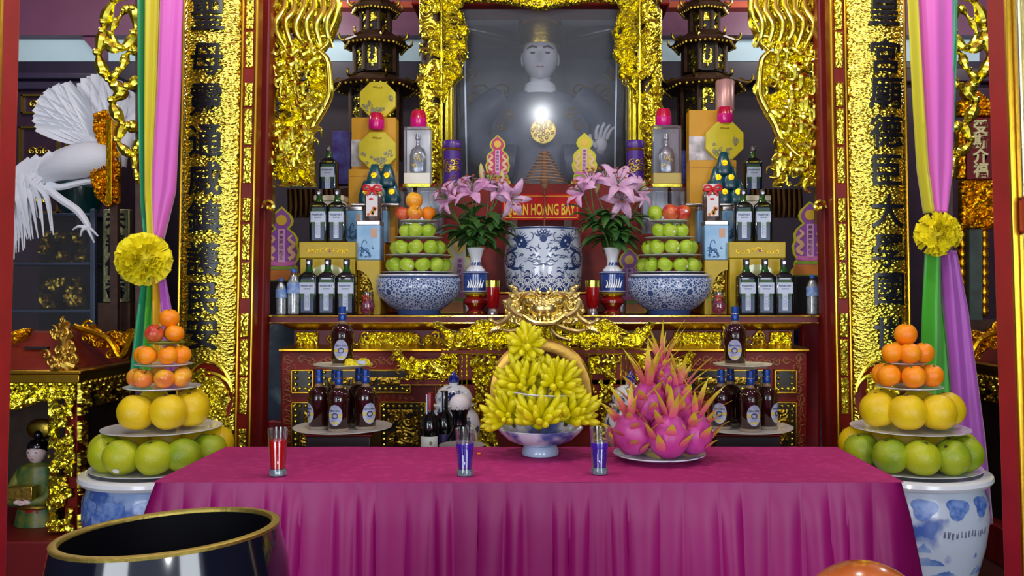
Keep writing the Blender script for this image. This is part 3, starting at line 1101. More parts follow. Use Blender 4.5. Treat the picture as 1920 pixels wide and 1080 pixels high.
# ---------------------------------------------------------------- posts, couplet boards, dragon screens
for s in (-1, 1):
    side = 'left' if s < 0 else 'right'
    Y = 3.95
    a0, a1, b0, b1 = (485, 508, 468, 489)
    zt, zb2 = Z(-20, Y), Z(830, Y)
    q0 = [(X(a0, Y) if s < 0 else -X(a0, Y)), (X(a1, Y) if s < 0 else -X(a1, Y))]
    q1 = [(X(b0, Y) if s < 0 else -X(b0, Y)), (X(b1, Y) if s < 0 else -X(b1, Y))]
    xl0, xr0 = min(q0), max(q0)
    k0 = (min(q0) - min(q1)) / (zt - zb2)
    xb = min(q1) - k0 * zb2
    t = thing('red_post', 'red wooden post at the %s end of the altar' % side, 'post', (xb, Y, 0))
    m = MB().box(0, xr0 - xl0, 0, 0.09, 0, 3.25).moved(lambda p: (p[0] + k0 * p[2], p[1], p[2]))
    part(t, 'shaft', m, POSTRED, bevel=0.012)
    hk = MB()
    hx_ = (xr0 - xl0) if s < 0 else 0
    hzz = Z(390, Y)
    scroll(hk, hx_ + k0 * hzz - s * 0.02, -0.02, hzz, 0.035, 0.011, 0.9, PI if s < 0 else 0, s)
    part(t, 'gilded_hook', hk, GOLDB)

    # couplet board
    Y = 3.85
    px0, px1 = 346, 456
    xa, xb_ = X(px0, Y), X(px1, Y)
    if s > 0:
        xa, xb_ = -xb_, -xa
    xc, hw = (xa + xb_) / 2, (xb_ - xa) / 2
    lab = 'gold couplet board with black characters %s' % ('beside the left drape' if s < 0 else 'beside the right drape')
    t = thing('couplet_board', lab, 'couplet board', (xc, Y, 0))
    zb3, zt3 = Z(855, Y), Z(-30, Y)
    lean = (0.018 if s < 0 else -0.018)

    def sag(x, hw=hw):
        return -0.06 * math.sqrt(max(0, 1 - (x / (hw * 1.04)) ** 2))

    def leanx(z):
        return lean * (z - 1.9)
    m = MB().grid(lambda u, v: ((u * 2 - 1) * hw + leanx(zb3 + v * (zt3 - zb3)), sag((u * 2 - 1) * hw), zb3 + v * (zt3 - zb3)), 28, 60)
    part(t, 'convex_face', m, GOLDP)
    part(t, 'back_board', MB().box(-hw, hw, 0, 0.05, 0, zt3).moved(lambda p: (p[0] + leanx(p[2]), p[1], p[2])), LACQ, bevel=0.004)
    # narrow side border with a red ground and carved gold
    xs0, xs1 = (hw, hw + 0.062) if s < 0 else (-hw - 0.062, -hw)
    part(t, 'side_border', MB().box(xs0, xs1, -0.03, 0.05, 0, zt3).moved(lambda p: (p[0] + leanx(p[2]), p[1], p[2])), LACQ, bevel=0.004)
    m = MB()
    for i in range(13):
        z0 = zb3 + 0.02 + i * 0.172
        cut = 0.165 if i % 3 else 0.11
        relief(m, [(xs0 + 0.012, z0), (xs1 - 0.012, z0), (xs1 - 0.012, z0 + cut), (xs0 + 0.012, z0 + cut)], -0.03, 0.014, 0.004, 200 + i, 0.04, edge=0.006)
    m.moved(lambda p: (p[0] + leanx(p[2]), p[1], p[2]))
    part(t, 'border_carving', m, GOLD)
    m = MB()
    for x in (xs0, xs1, -hw if s < 0 else hw):
        m.tube([(x + leanx(0), -0.034, 0), (x + leanx(zt3), -0.034, zt3)], 0.007, 8)
    part(t, 'gilded_bead', m, GOLDBAR)
    ych = (34, 118, 192, 268, 338, 410, 486, 560, 624)
    for ch, py in zip('聖母靈通威鎮護民安' if s < 0 else '皇宮廟德臣大學國世', ych if s < 0 else (24, 112, 178, 250, 322, 398, 470, 542, 622)):
        cz = Z(py, Y)
        cx = X(394 if s < 0 else 1654, Y) - xc
        size = 0.158

        def bend(p, cx=cx, cz=cz):
            x = p[0] * 1.02 + cx
            return (p[0] * 1.02 + (0.0), p[1] + sag(x), p[2])
        part(t, 'character', lettering(MB(), ch, size, (cx + leanx(cz), -0.006, cz), 0.003, 0.0022, fn=bend), INK, smooth=False)
    # vase-of-flowers carving at the foot of the board
    m = MB()
    zc = Z(745, Y)
    oval = [(0.125 * math.cos(a) * 0.95, zc + 0.16 * math.sin(a)) for a in [2 * PI * k / 40 for k in range(40)]]
    part(t, 'red_medallion', MB().add([(x + leanx(z), sag(x) - 0.006, z) for x, z in oval], [tuple(range(39, -1, -1))]), LACQ, smooth=False)
    low = [(-hw * 0.85, Z(848, Y)), (hw * 0.85, Z(848, Y)), (hw * 0.7, Z(790, Y)), (hw * 0.45, Z(745, Y)), (hw * 0.2, Z(715, Y)), (-hw * 0.2, Z(715, Y)), (-hw * 0.45, Z(745, Y)), (-hw * 0.7, Z(790, Y))]
    relief(m, low, 0, 0.03, 0.004, 240 + s, 0.05, warp=lambda gx, gz: -0.06 * np.sqrt(np.clip(1 - (gx / (hw * 1.04)) ** 2, 0, 1)))
    rr = random.Random(9)
    for k in range(16):
        a = rr.uniform(0.15, PI - 0.15)
        r = rr.uniform(0.05, 0.115)
        x = r * math.cos(a)
        m.ball((x, sag(x) - 0.02, zc - 0.01 + r * math.sin(a) * 0.9), rr.uniform(0.01, 0.02), 8, 5)
    for k in range(2):
        pts = [(0.1 * math.cos(a), sag(0.1 * math.cos(a)) - 0.014, zc + 0.03 + (0.09 + 0.05 * k) * math.sin(a)) for a in [PI * i / 14 for i in range(15)]]
        m.tube(pts, 0.007, 6)
    part(t, 'flower_carving', m, GOLD)

    # openwork dragon screen hanging between post and bottles
    Y = 4.1
    sil = [(505, -20), (641, -20), (642, 35), (628, 75), (616, 92), (606, 104), (618, 116), (624, 150), (626, 182), (612, 214), (597, 238), (589, 262), (592, 300), (594, 352), (560, 350), (500, 352)]
    poly = pxpoly(sil, Y, s, 0.003)
    cx = (poly[0][0] + poly[1][0]) / 2
    poly = [(a - cx, b) for a, b in poly]
    t = thing('dragon_screen', 'gilded openwork dragon screen hanging by the %s red post' % side, 'carved screen', (cx, Y, 0))
    m = MB()
    relief(m, poly, 0, 0.09, 0.004, 300 + s, 0.12, edge=0.02, holes=0.24)
    rr = random.Random(20 + s)
    scatter_scrolls(m, poly, -0.06, 34, 0.018, 0.045, rr, 0.22)
    part(t, 'openwork', m, GOLD)

    def w(px, py, dy=0.0):
        x = X(px, Y)
        return ((x if s < 0 else 0.006 - x) - cx, dy, Z(py, Y))
    m = MB()
    for pts, r in (([(606, 104), (620, 120), (624, 152), (624, 184), (610, 214), (596, 238), (586, 262), (562, 290), (548, 298)], 0.02), ([(606, 104), (622, 88), (616, 76), (602, 84), (606, 96)], 0.014), ([(641, -20), (640, 30), (624, 72)], 0.012)):
        c = smoothline([w(a, b, -0.07) for a, b in pts], 6)
        m.tube(c, [r * (0.65 + 0.35 * math.sin(PI * k / (len(c) - 1))) for k in range(len(c))], 10)
    part(t, 'tail_ribbon', m, GOLDB)
    for k in range(7):
        m = MB()
        x0 = 505 + 17 * k
        pts = [w(x0 + 14, -18, -0.06), w(x0 + 20 + k, 18 + 4 * (k % 3), -0.08), w(x0 + 2 + 2 * k, 50 + 5 * (k % 2), -0.085), w(x0 + 10 + k, 78, -0.08), w(x0 + 22, 96 + 6 * (k % 3), -0.06)]
        c = smoothline(pts, 6)
        m.tube(c, taper(len(c), 0.014, 0.007, 0.019), 8, flat=0.7)
        part(t, 'mane_strand', m, GOLDB)
    m = MB()
    for k in range(64):
        x0, y0 = rr.uniform(508, 585), rr.uniform(95, 320)
        dx = rr.uniform(12, 36)
        a, b = w(x0, y0), w(x0 + dx, y0 + rr.uniform(0.2, 0.9) * dx)
        flame(m, (a[0], a[2]), (b[0], b[2]), -0.085, rr.uniform(0.006, 0.013), rr.choice((-0.25, 0.25)))
    part(t, 'flame_carving', m, GOLDB)
    m = MB()
    for k in range(10):
        a = w(504 + 10.5 * k, 338)
        m.tube([(a[0], 0.34, a[2]), (a[0] + 0.004, 0.34, a[2] - 0.09), (a[0], 0.34, a[2] - 0.15)], [0.0145, 0.016, 0.012], 8)
    part(t, 'tassel_fringe', m, gold_mat('brown_tassel_gilding', (62, 42, 22), 0.5, 0.3, 60))
    part(t, 'edge_rail', MB().box(*sorted((w(506, 0)[0], w(514, 0)[0])), -0.03, 0.02, Z(420, Y), Z(-20, Y)), GOLDBAR, bevel=0.004)
# ---------------------------------------------------------------- the altar
T1 = 1.195
PAINTG = mat('brown_gold_paint', (150, 84, 46), 0.4)
al = thing('altar_table', 'wide red and gold carved altar loaded with offerings', 'altar', (0, 4.0, 0))
part(al, 'table_top', MB().box(-1.285, 1.285, 0, 1.0, Z(606, 4.0), T1), LACQM, bevel=0.003)
m = MB()
for z in (T1 - 0.003, Z(606, 4.0)):
    m.tube([(-1.287, -0.002, z), (1.287, -0.002, z)], 0.0042, 6)
part(al, 'gilded_edge', m, GOLDB)
part(al, 'under_moulding', MB().frustum(-1.2, 1.2, 0.09, 0.9, Z(620, 4.05), -1.25, 1.25, 0.03, 0.9, Z(607, 4.03)), GOLDBAR, bevel=0.003)
part(al, 'frieze', MB().box(-1.2, 1.2, 0.1, 0.9, Z(652, 4.1), Z(619, 4.1)), LACQM)
rr = random.Random(31)
zc0, zc1 = Z(648, 4.1), Z(621, 4.1)
for s in (-1, 1):
    m = MB()
    for x0, x1 in ((0.62, 0.85), (1.08, 1.19)):
        x0, x1 = sorted((s * x0, s * x1))
        relief(m, [(x0, zc0), (x1, zc0), (x1, zc1), (x0, zc1)], 0.1, 0.03, 0.004, 33 + int(x0 * 10), 0.045, edge=0.008)
    for k in range(15):
        scroll(m, s * rr.uniform(0.5, 1.05), 0.09, rr.uniform(zc0 + 0.015, zc1 - 0.015), rr.uniform(0.016, 0.032), 0.006, 1.2, rr.uniform(0, 6), rr.choice((-1, 1)))
    for k in range(10):
        x = s * rr.uniform(0.5, 1.05)
        flame(m, (x, zc0 + 0.01), (x + 0.09, zc0 + rr.uniform(0.02, 0.05)), 0.09, 0.006, 0.25)
    part(al, 'frieze_carving', m, GOLD)
part(al, 'ledge', MB().box(-1.245, 1.245, 0.0, 0.9, Z(659, 4.0), Z(654, 4.0)).frustum(-1.245, 1.245, 0.0, 0.9, Z(654, 4.0), -1.2, 1.2, 0.07, 0.9, Z(647, 4.05)), GOLDBAR, bevel=0.002)
part(al, 'body', MB().box(-1.24, 1.24, 0.02, 0.9, 0, Z(659, 4.0)), LACQ, bevel=0.006)
# painted scrolls on the red ground
for s in (-1, 1):
    m = MB()
    for k in range(9):
        scroll(m, s * (1.205 - 0.01 * (k % 2)), 0.019, Z(672 + 19 * k, 4.02), 0.026, 0.0035, 1.3, k, s, 5, 0.2)
        flame(m, (s * 1.225, Z(682 + 19 * k, 4.02)), (s * 1.185, Z(668 + 19 * k, 4.02)), 0.019, 0.003, 0.3)
    part(al, 'painted_border', m, PAINTG)
    m = MB()
    for k in range(11):
        x = s * (1.14 - 0.042 * k)
        scroll(m, x, 0.019, Z(674 + 4 * (k % 3), 4.02), 0.022, 0.0035, 1.2, k * 2, s if k % 2 else -s, 5, 0.2)
        flame(m, (x, Z(684, 4.02)), (x + 0.05, Z(668 + 5 * (k % 2), 4.02)), 0.019, 0.003, 0.35)
    part(al, 'painted_scroll_band', m, PAINTG)
    m = MB()
    for k in range(8):
        scroll(m, s * (0.62 + 0.03 * k), 0.019, Z(745, 4.02), 0.012, 0.003, 1.0, k, s, 5, 0.2)
    part(al, 'painted_wave_band', m, PAINTG)
# recessed panels in beaded gilt frames
PANELD = mat('dark_panel_ground', (42, 30, 24), 0.3, var=0.5, vscale=30)
for s in (-1, 1):
    for (a, b, c, d) in ((547, 692, 590, 737), (600, 692, 772, 737), (547, 752, 700, 850), (712, 752, 800, 850)):
        Y = 4.02
        x0, x1 = sorted((s * -X(a, Y) * -1 if s < 0 else -X(a, Y), X(c, Y) if s < 0 else -X(c, Y)))
        x0, x1 = (X(a, Y), X(c, Y)) if s < 0 else (-X(c, Y), -X(a, Y))
        z0, z1 = Z(d, Y), Z(b, Y)
        fr = MB()
        for q_ in ((x0, x1, z1 - 0.008, z1), (x0, x1, z0, z0 + 0.008), (x0, x0 + 0.008, z0, z1), (x1 - 0.008, x1, z0, z1)):
            fr.box(q_[0], q_[1], 0.0, 0.03, q_[2], q_[3])
        p = part(al, 'panel_frame', fr, GOLDBAR, bevel=0.002)
        part(p, 'panel', MB().box(x0 + 0.006, x1 - 0.006, 0.014, 0.03, z0 + 0.006, z1 - 0.006), PANELD)
        bd = MB()
        n_ = int((z1 - z0) / 0.026)
        for k in range(n_):
            for x in (x0 + 0.022, x1 - 0.022):
                bd.ball((x, 0.008, z0 + (k + 0.5) * (z1 - z0) / n_), 0.008, 7, 5, sz=1.2)
        n_ = int((x1 - x0) / 0.026)
        for k in range(n_):
            bd.ball((x0 + (k + 0.5) * (x1 - x0) / n_, 0.008, z0 + 0.022 if d < 800 else z1 - 0.022), 0.008, 7, 5, 1.2)
        part(p, 'beading', bd, GOLD)
        m = MB()
        i0, i1, j0, j1 = x0 + 0.036, x1 - 0.036, z0 + 0.036, z1 - 0.036
        if i1 - i0 > 0.05 and j1 - j0 > 0.03:
            relief(m, [(i0, j0), (i1, j0), (i1, j1), (i0, j1)], 0.014, 0.02, 0.004, int(a + d), 0.06, holes=0.3)
            part(p, 'panel_carving', m, DARKGOLD)
# projecting middle bay
YB = -0.1
BAY = 3.9
part(al, 'middle_bay', MB().box(-0.43, 0.43, YB + 0.02, 0.1, 0, Z(656, BAY)).box(-0.66, 0.66, YB + 0.02, 0.1, Z(723, BAY), Z(712, BAY)).box(-0.47, 0.47, YB, 0.1, Z(664, BAY), Z(655, BAY)), LACQ, bevel=0.003)
m = MB()
for s in (-1, 1):
    for px in (859, 866, 875):
        x = s * -X(px, BAY)
        m.tube([(x, YB + 0.018, Z(665, BAY)), (x, YB + 0.018, 0)], 0.0035, 6)
    for py in (712, 723):
        m.tube([(s * 0.66, YB + 0.018, Z(py, BAY)), (s * 0.39, YB + 0.018, Z(py, BAY))], 0.0035, 6)
    x = s * -X(820, BAY)
    for d in (-0.012, 0.012):
        m.tube([(x + d, YB + 0.05, Z(723, BAY)), (x + d, YB + 0.05, 0)], 0.0035, 6)
for py in (655, 664):
    m.tube([(-0.47, YB, Z(py, BAY)), (0.47, YB, Z(py, BAY))], 0.004, 6)
part(al, 'gilded_line', m, GOLDB)
part(al, 'apron_post', MB().box(X(812, BAY), X(828, BAY), YB + 0.05, 0.1, 0, Z(723, BAY)).box(-X(828, BAY), -X(812, BAY), YB + 0.05, 0.1, 0, Z(723, BAY)), LACQ, bevel=0.003)
for s in (-1, 1):
    ap = pxpoly([(733, 664), (745, 658), (760, 668), (790, 674), (820, 672), (838, 658), (858, 666), (858, 711), (760, 711), (762, 700), (748, 690)], BAY, s)
    m = MB()
    relief(m, ap, YB + 0.02, 0.055, 0.004, 400 + s, 0.085, edge=0.014, holes=0.24)
    rr = random.Random(41 + s)
    scatter_scrolls(m, ap, YB - 0.02, 14, 0.012, 0.026, rr, 0.24)
    part(al, 'apron_carving', m, GOLD)
    # climbing dragon beside the mirror
    m = MB()

    def w(px, py, dy=0.0):
        x = X(px, BAY)
        return (x if s < 0 else -x, YB + 0.02 + dy, Z(py, BAY))
    body = smoothline([w(885, 850), w(915, 825, -0.02), w(893, 795, -0.03), (w(898, 770, -0.03)), w(918, 752, -0.04), w(900, 728, -0.03), w(888, 712, -0.02), w(908, 696, -0.03)], 6)
    m.tube(body, [0.017 * (0.7 + 0.3 * math.sin(k * 0.5)) for k in range(len(body))], 8)
    for k in range(0, len(body), 2):
        m.ball((body[k][0], body[k][1] - 0.012, body[k][2]), 0.012, 7, 5)
    for c, d in (((890, 690), (880, 668)), ((898, 688), (892, 664)), ((906, 686), (904, 664)), ((914, 688), (922, 670)), ((930, 690), (944, 668)), ((925, 700), (946, 680)), ((930, 720), (938, 700)), ((922, 735), (936, 722)), ((920, 760), (932, 780)), ((882, 780), (876, 800)), ((905, 810), (925, 800)), ((900, 840), (930, 832)), ((884, 830), (878, 812))):
        a, b = w(*c, -0.03), w(*d, -0.02)
        flame(m, (a[0], a[2]), (b[0], b[2]), YB - 0.012, 0.008, 0.2)
    relief(m, [(a_, c_) for a_, c_ in pxpoly([(880, 850), (940, 850), (930, 812), (912, 790), (925, 756), (915, 728), (934, 700), (940, 668), (905, 662), (880, 668), (884, 706), (890, 740), (884, 790)], BAY, s)], YB + 0.022, 0.03, 0.004, 430 + s, 0.05, edge=0.012, holes=0.3)
    for k in range(14):
        a = w(rr.uniform(884, 930), rr.uniform(740, 845))
        m.ball((a[0], YB, a[2]), rr.uniform(0.007, 0.015), 7, 5)
    part(al, 'dragon_carving', m, GOLD)
# gilded crest with a dragon mask
YC = -0.15
cr = [(808, 604), (822, 602), (838, 616), (860, 622), (880, 612), (890, 602), (905, 598), (925, 602), (945, 596)]
poly = pxpoly(cr, 3.86) + [(0, Z(596, 3.86))] + list(reversed(pxpoly(cr, 3.86, 1))) + [(-X(838, 3.86), Z(654, 3.86)), (X(838, 3.86), Z(654, 3.86)), (X(830, 3.86), Z(630, 3.86))]
m = MB()
relief(m, poly, YC + 0.03, 0.05, 0.004, 61, 0.085, edge=0.016, holes=0.22)
rr = random.Random(8)
scatter_scrolls(m, poly, YC - 0.01, 42, 0.012, 0.026, rr, 0.24)
part(al, 'crest_carving', m, GOLD)
MASKG = gold_mat('pale_mask_gilding', (244, 224, 140), 0.3, 0.1, 60)
m = MB()


def w(px, py, dy=0.0):
    return (X(px + 6, 3.86), YC + dy, Z(py, 3.86))


for s in (-1, 1):
    def ws(dx, py, dy=0.0):
        return (s * dx * 3.86 / F, YC + dy, Z(py, 3.86))
    # cheeks curling out, horns, forelegs with claws
    for pts, r in (([(16, 596), (38, 594), (56, 584), (66, 568), (58, 556)], 0.015), ([(60, 590), (72, 600), (84, 606), (98, 600)], 0.012), ([(44, 560), (54, 548), (52, 542), (60, 538)], 0.011), ([(20, 606), (42, 616), (62, 620), (80, 616)], 0.012), ([(12, 616), (26, 630), (48, 636)], 0.011)):
        c = smoothline([ws(a, b, -0.05) for a, b in pts], 5)
        m.tube(c, taper(len(c), r, r * 0.55, r * 1.15), 8)
        m.ball(c[-1], r * 1.1, 9, 6)
    for k in range(4):
        m.tube(smoothline([ws(78 + 3 * k, 612, -0.055), ws(84 + 5 * k, 616 + 2 * k, -0.07), ws(86 + 6 * k, 624 + k, -0.06)], 3), [0.008, 0.008, 0.008, 0.007, 0.006, 0.004, 0.002], 6)
    for k in range(46):
        dx, py = rr.uniform(24, 72), rr.uniform(550, 606)
        if ((dx - 30) / 44) ** 2 + ((py - 578) / 32) ** 2 < 1.1:
            m.ball(ws(dx, py, -0.045), rr.uniform(0.007, 0.016), 9, 6)
    scroll(m, s * 52 * 3.86 / F, YC - 0.05, Z(572, 3.86), 0.036, 0.01, 1.4, 0.5, s)
    scroll(m, s * 44 * 3.86 / F, YC - 0.05, Z(598, 3.86), 0.028, 0.009, 1.3, 2.5, -s)
    m.ball(ws(25, 563, -0.06), 0.027, 14, 9, 1.25, 0.8)
    m.ball(ws(25, 563, -0.083), 0.013, 10, 6)
    m.tube(smoothline([ws(10, 556, -0.07), ws(22, 550, -0.085), ws(36, 553, -0.075), ws(44, 562, -0.06)], 4), 0.008, 7)
    for k in range(5):
        a, b = ws(8 + 9 * k, 554), ws(10 + 14 * k, 540 + 2 * k)
        flame(m, (a[0], a[2]), (b[0], b[2]), YC - 0.045, 0.009, 0.15 * s)
    m.ball(ws(8, 590, -0.1), 0.012, 9, 6)
m.ball((0, YC - 0.05, Z(577, 3.86)), 0.058, 22, 14, 1.15, 0.8, 0.85)
for k in range(40):
    a = k * 2.399
    r = 0.05 * math.sqrt((k + 0.5) / 40)
    m.ball((r * math.cos(a) * 1.1, YC - 0.096 + r * 0.5, Z(572, 3.86) + r * math.sin(a) * 0.8), 0.0085, 7, 5)
for k in range(9):
    x = (k - 4) * 0.018
    m.ball((x, YC - 0.085 + abs(x) * 0.3, Z(597, 3.86) - 0.004 * (k % 2)), 0.009, 7, 5, sz=1.5)
m.tube(smoothline([(-0.09, YC - 0.06, Z(592, 3.86)), (-0.04, YC - 0.09, Z(604, 3.86)), (0.04, YC - 0.09, Z(604, 3.86)), (0.09, YC - 0.06, Z(592, 3.86))], 5), 0.012, 8)
relief(m, [(-0.17, Z(612, 3.86)), (0.17, Z(612, 3.86)), (0.185, Z(575, 3.86)), (0.16, Z(556, 3.86)), (0.05, Z(552, 3.86)), (-0.05, Z(552, 3.86)), (-0.16, Z(556, 3.86)), (-0.185, Z(575, 3.86))], YC + 0.03, 0.07, 0.004, 66, 0.05, edge=0.02)
part(al, 'dragon_mask', m, MASKG, label='pale gold dragon mask')

# stepped shelves behind
sp1 = thing('altar_step', 'dark red stepped shelf behind the offerings on the altar', 'altar step', (0, 4.62, T1 + 0.001))
part(sp1, 'lower_step', MB().box(-1.22, 1.22, 0, 0.36, 0, 1.62 - T1), LACQ, bevel=0.004)
part(sp1, 'upper_step', MB().box(-1.0, 1.0, 0.18, 0.36, 1.62 - T1, 1.915 - T1), LACQ, bevel=0.004)

# ---------------------------------------------------------------- porcelain
def porc_vine():
    t = NT('blue_vine_porcelain')
    co = t.obj()
    nz = t.n('ShaderNodeTexNoise')
    nz.inputs['Scale'].default_value = 22
    t.l(co, nz.inputs['Vector'])
    ad = t.n('ShaderNodeVectorMath', operation='MULTIPLY_ADD')
    t.l(nz.outputs['Color'], ad.inputs[0])
    ad.inputs[1].default_value = (0.016, 0.016, 0.016)
    t.l(co, ad.inputs[2])
    v = t.n('ShaderNodeTexVoronoi', feature='DISTANCE_TO_EDGE')
    v.inputs['Scale'].default_value = 72
    t.l(ad.outputs[0], v.inputs['Vector'])
    v2 = t.n('ShaderNodeTexVoronoi', feature='F1')
    v2.inputs['Scale'].default_value = 12.5
    v2.inputs['Randomness'].default_value = 0.6
    t.l(co, v2.inputs['Vector'])
    blue, white, mid = lin((58, 82, 132)), lin((192, 206, 228)), lin((84, 110, 160))
    base = t.ramp(v.outputs['Distance'], [(0.0, white), (0.085, white), (0.14, blue), (1, mid)])
    flower = t.ramp(v2.outputs['Distance'], [(0.0, white), (0.06, white), (0.09, blue), (0.2, blue), (0.24, white), (0.27, white)])
    fm = t.math('LESS_THAN', v2.outputs['Distance'], 0.26)
    c = t.mix(fm, base, flower)
    sep = t.n('ShaderNodeSeparateXYZ')
    t.l(co, sep.inputs[0])
    band = t.math('ADD', t.math('LESS_THAN', sep.outputs[2], 0.022), t.math('GREATER_THAN', sep.outputs[2], 0.176))
    c = t.mix(band, c, lin((64, 88, 142)))
    t.l(c, t.b.inputs['Base Color'])
    t.b.inputs['Roughness'].default_value = 0.16
    t.b.inputs['Coat Weight'].default_value = 0.3
    return t.m


def porc_spots(name, base, ink, scale, lo, hi):
    t = NT(name)
    t.l(t.ramp(t.noise(scale, 3), [(lo, lin(base)), (hi, lin(ink))]), t.b.inputs['Base Color'])
    t.b.inputs['Roughness'].default_value = 0.18
    t.b.inputs['Coat Weight'].default_value = 0.3
    return t.m


VINE = porc_vine()
BW = porc_spots('blue_and_white_porcelain', (222, 228, 236), (60, 86, 150), 16, 0.52, 0.58)
BWFINE = porc_spots('fine_blue_and_white_porcelain', (216, 222, 226), (66, 84, 122), 30, 0.54, 0.6)
BLUEP = mat('cobalt_porcelain', (44, 72, 146), 0.18, coat=0.4, var=0.3, vscale=30)


def bowl():
    t = thing('fruit_bowl', 'x', 'bowl')
    part(t, 'bowl_body', MB().lathe([(0.105, 0), (0.108, 0.02), (0.15, 0.045), (0.195, 0.09), (0.208, 0.13), (0.203, 0.165), (0.188, 0.185)], 56), VINE)
    part(t, 'rim', MB().lathe([(0.186, 0.183), (0.2, 0.19), (0.2, 0.197), (0.184, 0.197), (0.17, 0.18), (0.03, 0.178), (0.001, 0.178)], 56), WHITEP)
    zg = MB()
    for k in range(44):
        a, b = 2 * PI * k / 44, 2 * PI * (k + 0.5) / 44
        c_ = 2 * PI * (k + 1) / 44
        zg.tube([(0.207 * math.cos(a), 0.207 * math.sin(a), 0.163), (0.201 * math.cos(b), 0.201 * math.sin(b), 0.178), (0.207 * math.cos(c_), 0.207 * math.sin(c_), 0.163)], 0.0022, 4)
    part(t, 'zigzag_border', zg, mat('pale_blue_glaze', (170, 190, 222), 0.2))
    return t


bowls = Stock(bowl)
YBOWL = 4.24
bowls.put((X(785, YBOWL), YBOWL, T1 + 0.001), 'large blue and white bowl under the left apple pyramid', 0, 'apple bowls')
bowls.put((X(1255, YBOWL), YBOWL, T1 + 0.001), 'large blue and white bowl under the right apple pyramid', 1.0, 'apple bowls')

PLATEPROF = [(0.5, 0), (0.55, 0.02), (0.8, 0.05), (1.0, 0.11), (1.0, 0.13), (0.97, 0.12), (0.75, 0.07), (0.3, 0.055), (0.001, 0.055)]


def plate(label, loc, r, hs=0.12, m=None, group=None, wave=0, wk=0, tilt=None, cat='plate', name='plate'):
    mb = MB().lathe([(a * r, b * hs) for a, b in PLATEPROF], 48, wave=wave, wk=wk)
    o = single(name, label, cat, mb, m or WHITEP, loc, group=group)
    if tilt:
        o.rotation_euler = tilt
    return o


# fruit prototypes -----------------------------------------------------------
def fruit_mesh(name, r, m, dimple=0.3, squash=0.92, seed=0, lump=0.03):
    prof = []
    n = 16
    for k in range(n + 1):
        a = PI * k / n
        rr = r * math.sin(a) ** (0.9)
        z = -r * squash * math.cos(a)
        z -= dimple * r * math.exp(-(rr / (0.28 * r)) ** 2) * (1 if k > n / 2 else -0.6)
        prof.append((max(rr, 1e-4), z))
    mb = MB().lathe(prof, 22)
    mb.moved(lambda p: tuple(Vector(p) * (1 + lump * noise.noise(Vector(p) / r * 0.9 + Vector((seed, 0, 0))))))
    return mb


def mk_fruit(name, cat, r, m, stemm, dimple, squash, seed=0, lump=0.03):
    def f():
        t = thing(name, 'x', cat)
        part(t, 'flesh', fruit_mesh(name, r, m, dimple, squash, seed, lump), m)
        sm = MB()
        if name == 'apple':
            sm.tube([(0, 0, r * squash * 0.62), (0.002, 0.001, r * squash * 0.95), (0.006, 0.002, r * squash * 1.1)], [0.0022, 0.002, 0.003], 5)
        else:
            sm.lathe([(r * 0.1, r * squash - dimple * r), (r * 0.08, r * squash - dimple * r + 0.004), (0.001, r * squash - dimple * r + 0.005)], 6)
        part(t, 'stem', sm, stemm)
        return t
    return Stock(f)


STEM = mat('brown_stem', (78, 62, 30), 0.7)


def fruit_skin(name, c1, c2, scale=9, rough=0.33, bump=0.08, bscale=160):
    t = NT(name)
    t.l(t.ramp(t.noise(scale, 3), [(0.38, lin(c1)), (0.62, lin(c2))]), t.b.inputs['Base Color'])
    t.b.inputs['Roughness'].default_value = rough
    t.b.inputs['Subsurface Weight'].default_value = 0.08
    t.b.inputs['Subsurface Radius'].default_value = (0.01, 0.008, 0.002)
    if bump:
        t.bump(t.noise(bscale, 2), bump * 2, 0.003)
    return t.m


APPLEG = fruit_skin('green_apple_skin', (152, 186, 32), (176, 202, 60), 14, 0.3, 0)
APPLER = fruit_skin('red_apple_skin', (186, 44, 40), (214, 110, 60), 18, 0.3, 0)
APPLEY = fruit_skin('yellow_red_apple_skin', (240, 176, 40), (226, 120, 50), 10, 0.3, 0)
APPLEYY = fruit_skin('golden_apple_skin', (246, 190, 40), (236, 160, 50), 8, 0.3, 0)
ORANGEM = fruit_skin('orange_peel', (250, 152, 10), (244, 134, 6), 10, 0.4, 0.25)
POMG = fruit_skin('green_pomelo_peel', (164, 176, 20), (184, 188, 26), 9, 0.42, 0.22)
POMDG = fruit_skin('deep_green_pomelo_peel', (128, 154, 22), (162, 174, 28), 9, 0.42, 0.22)
POMY = fruit_skin('yellow_pomelo_peel', (228, 196, 12), (216, 180, 10), 9, 0.42, 0.2)
R_A = 0.0385
apple_g = mk_fruit('apple', 'apple', R_A, APPLEG, STEM, 0.3, 0.92, 1, 0.05)
apple_r = mk_fruit('apple', 'apple', R_A, APPLER, STEM, 0.3, 0.92, 2, 0.05)
apple_y = mk_fruit('apple', 'apple', R_A, APPLEY, STEM, 0.3, 0.92, 3, 0.05)
apple_yy = mk_fruit('apple', 'apple', R_A, APPLEYY, STEM, 0.25, 1.0, 4, 0.05)
orange = mk_fruit('orange', 'orange', 0.037, ORANGEM, mat('green_button', (70, 110, 30), 0.6), 0.08, 0.94, 5, 0.03)
pom_g = mk_fruit('pomelo', 'pomelo', 0.068, POMG, STEM, 0.12, 0.95, 6, 0.07)
pom_dg = mk_fruit('pomelo', 'pomelo', 0.068, POMDG, STEM, 0.12, 0.95, 7, 0.07)
pom_y = mk_fruit('pomelo', 'pomelo', 0.069, POMY, STEM, 0.08, 1.0, 8, 0.06)
WSTICK = mat('white_sticker', (232, 234, 232), 0.5)
frnd = random.Random(77)


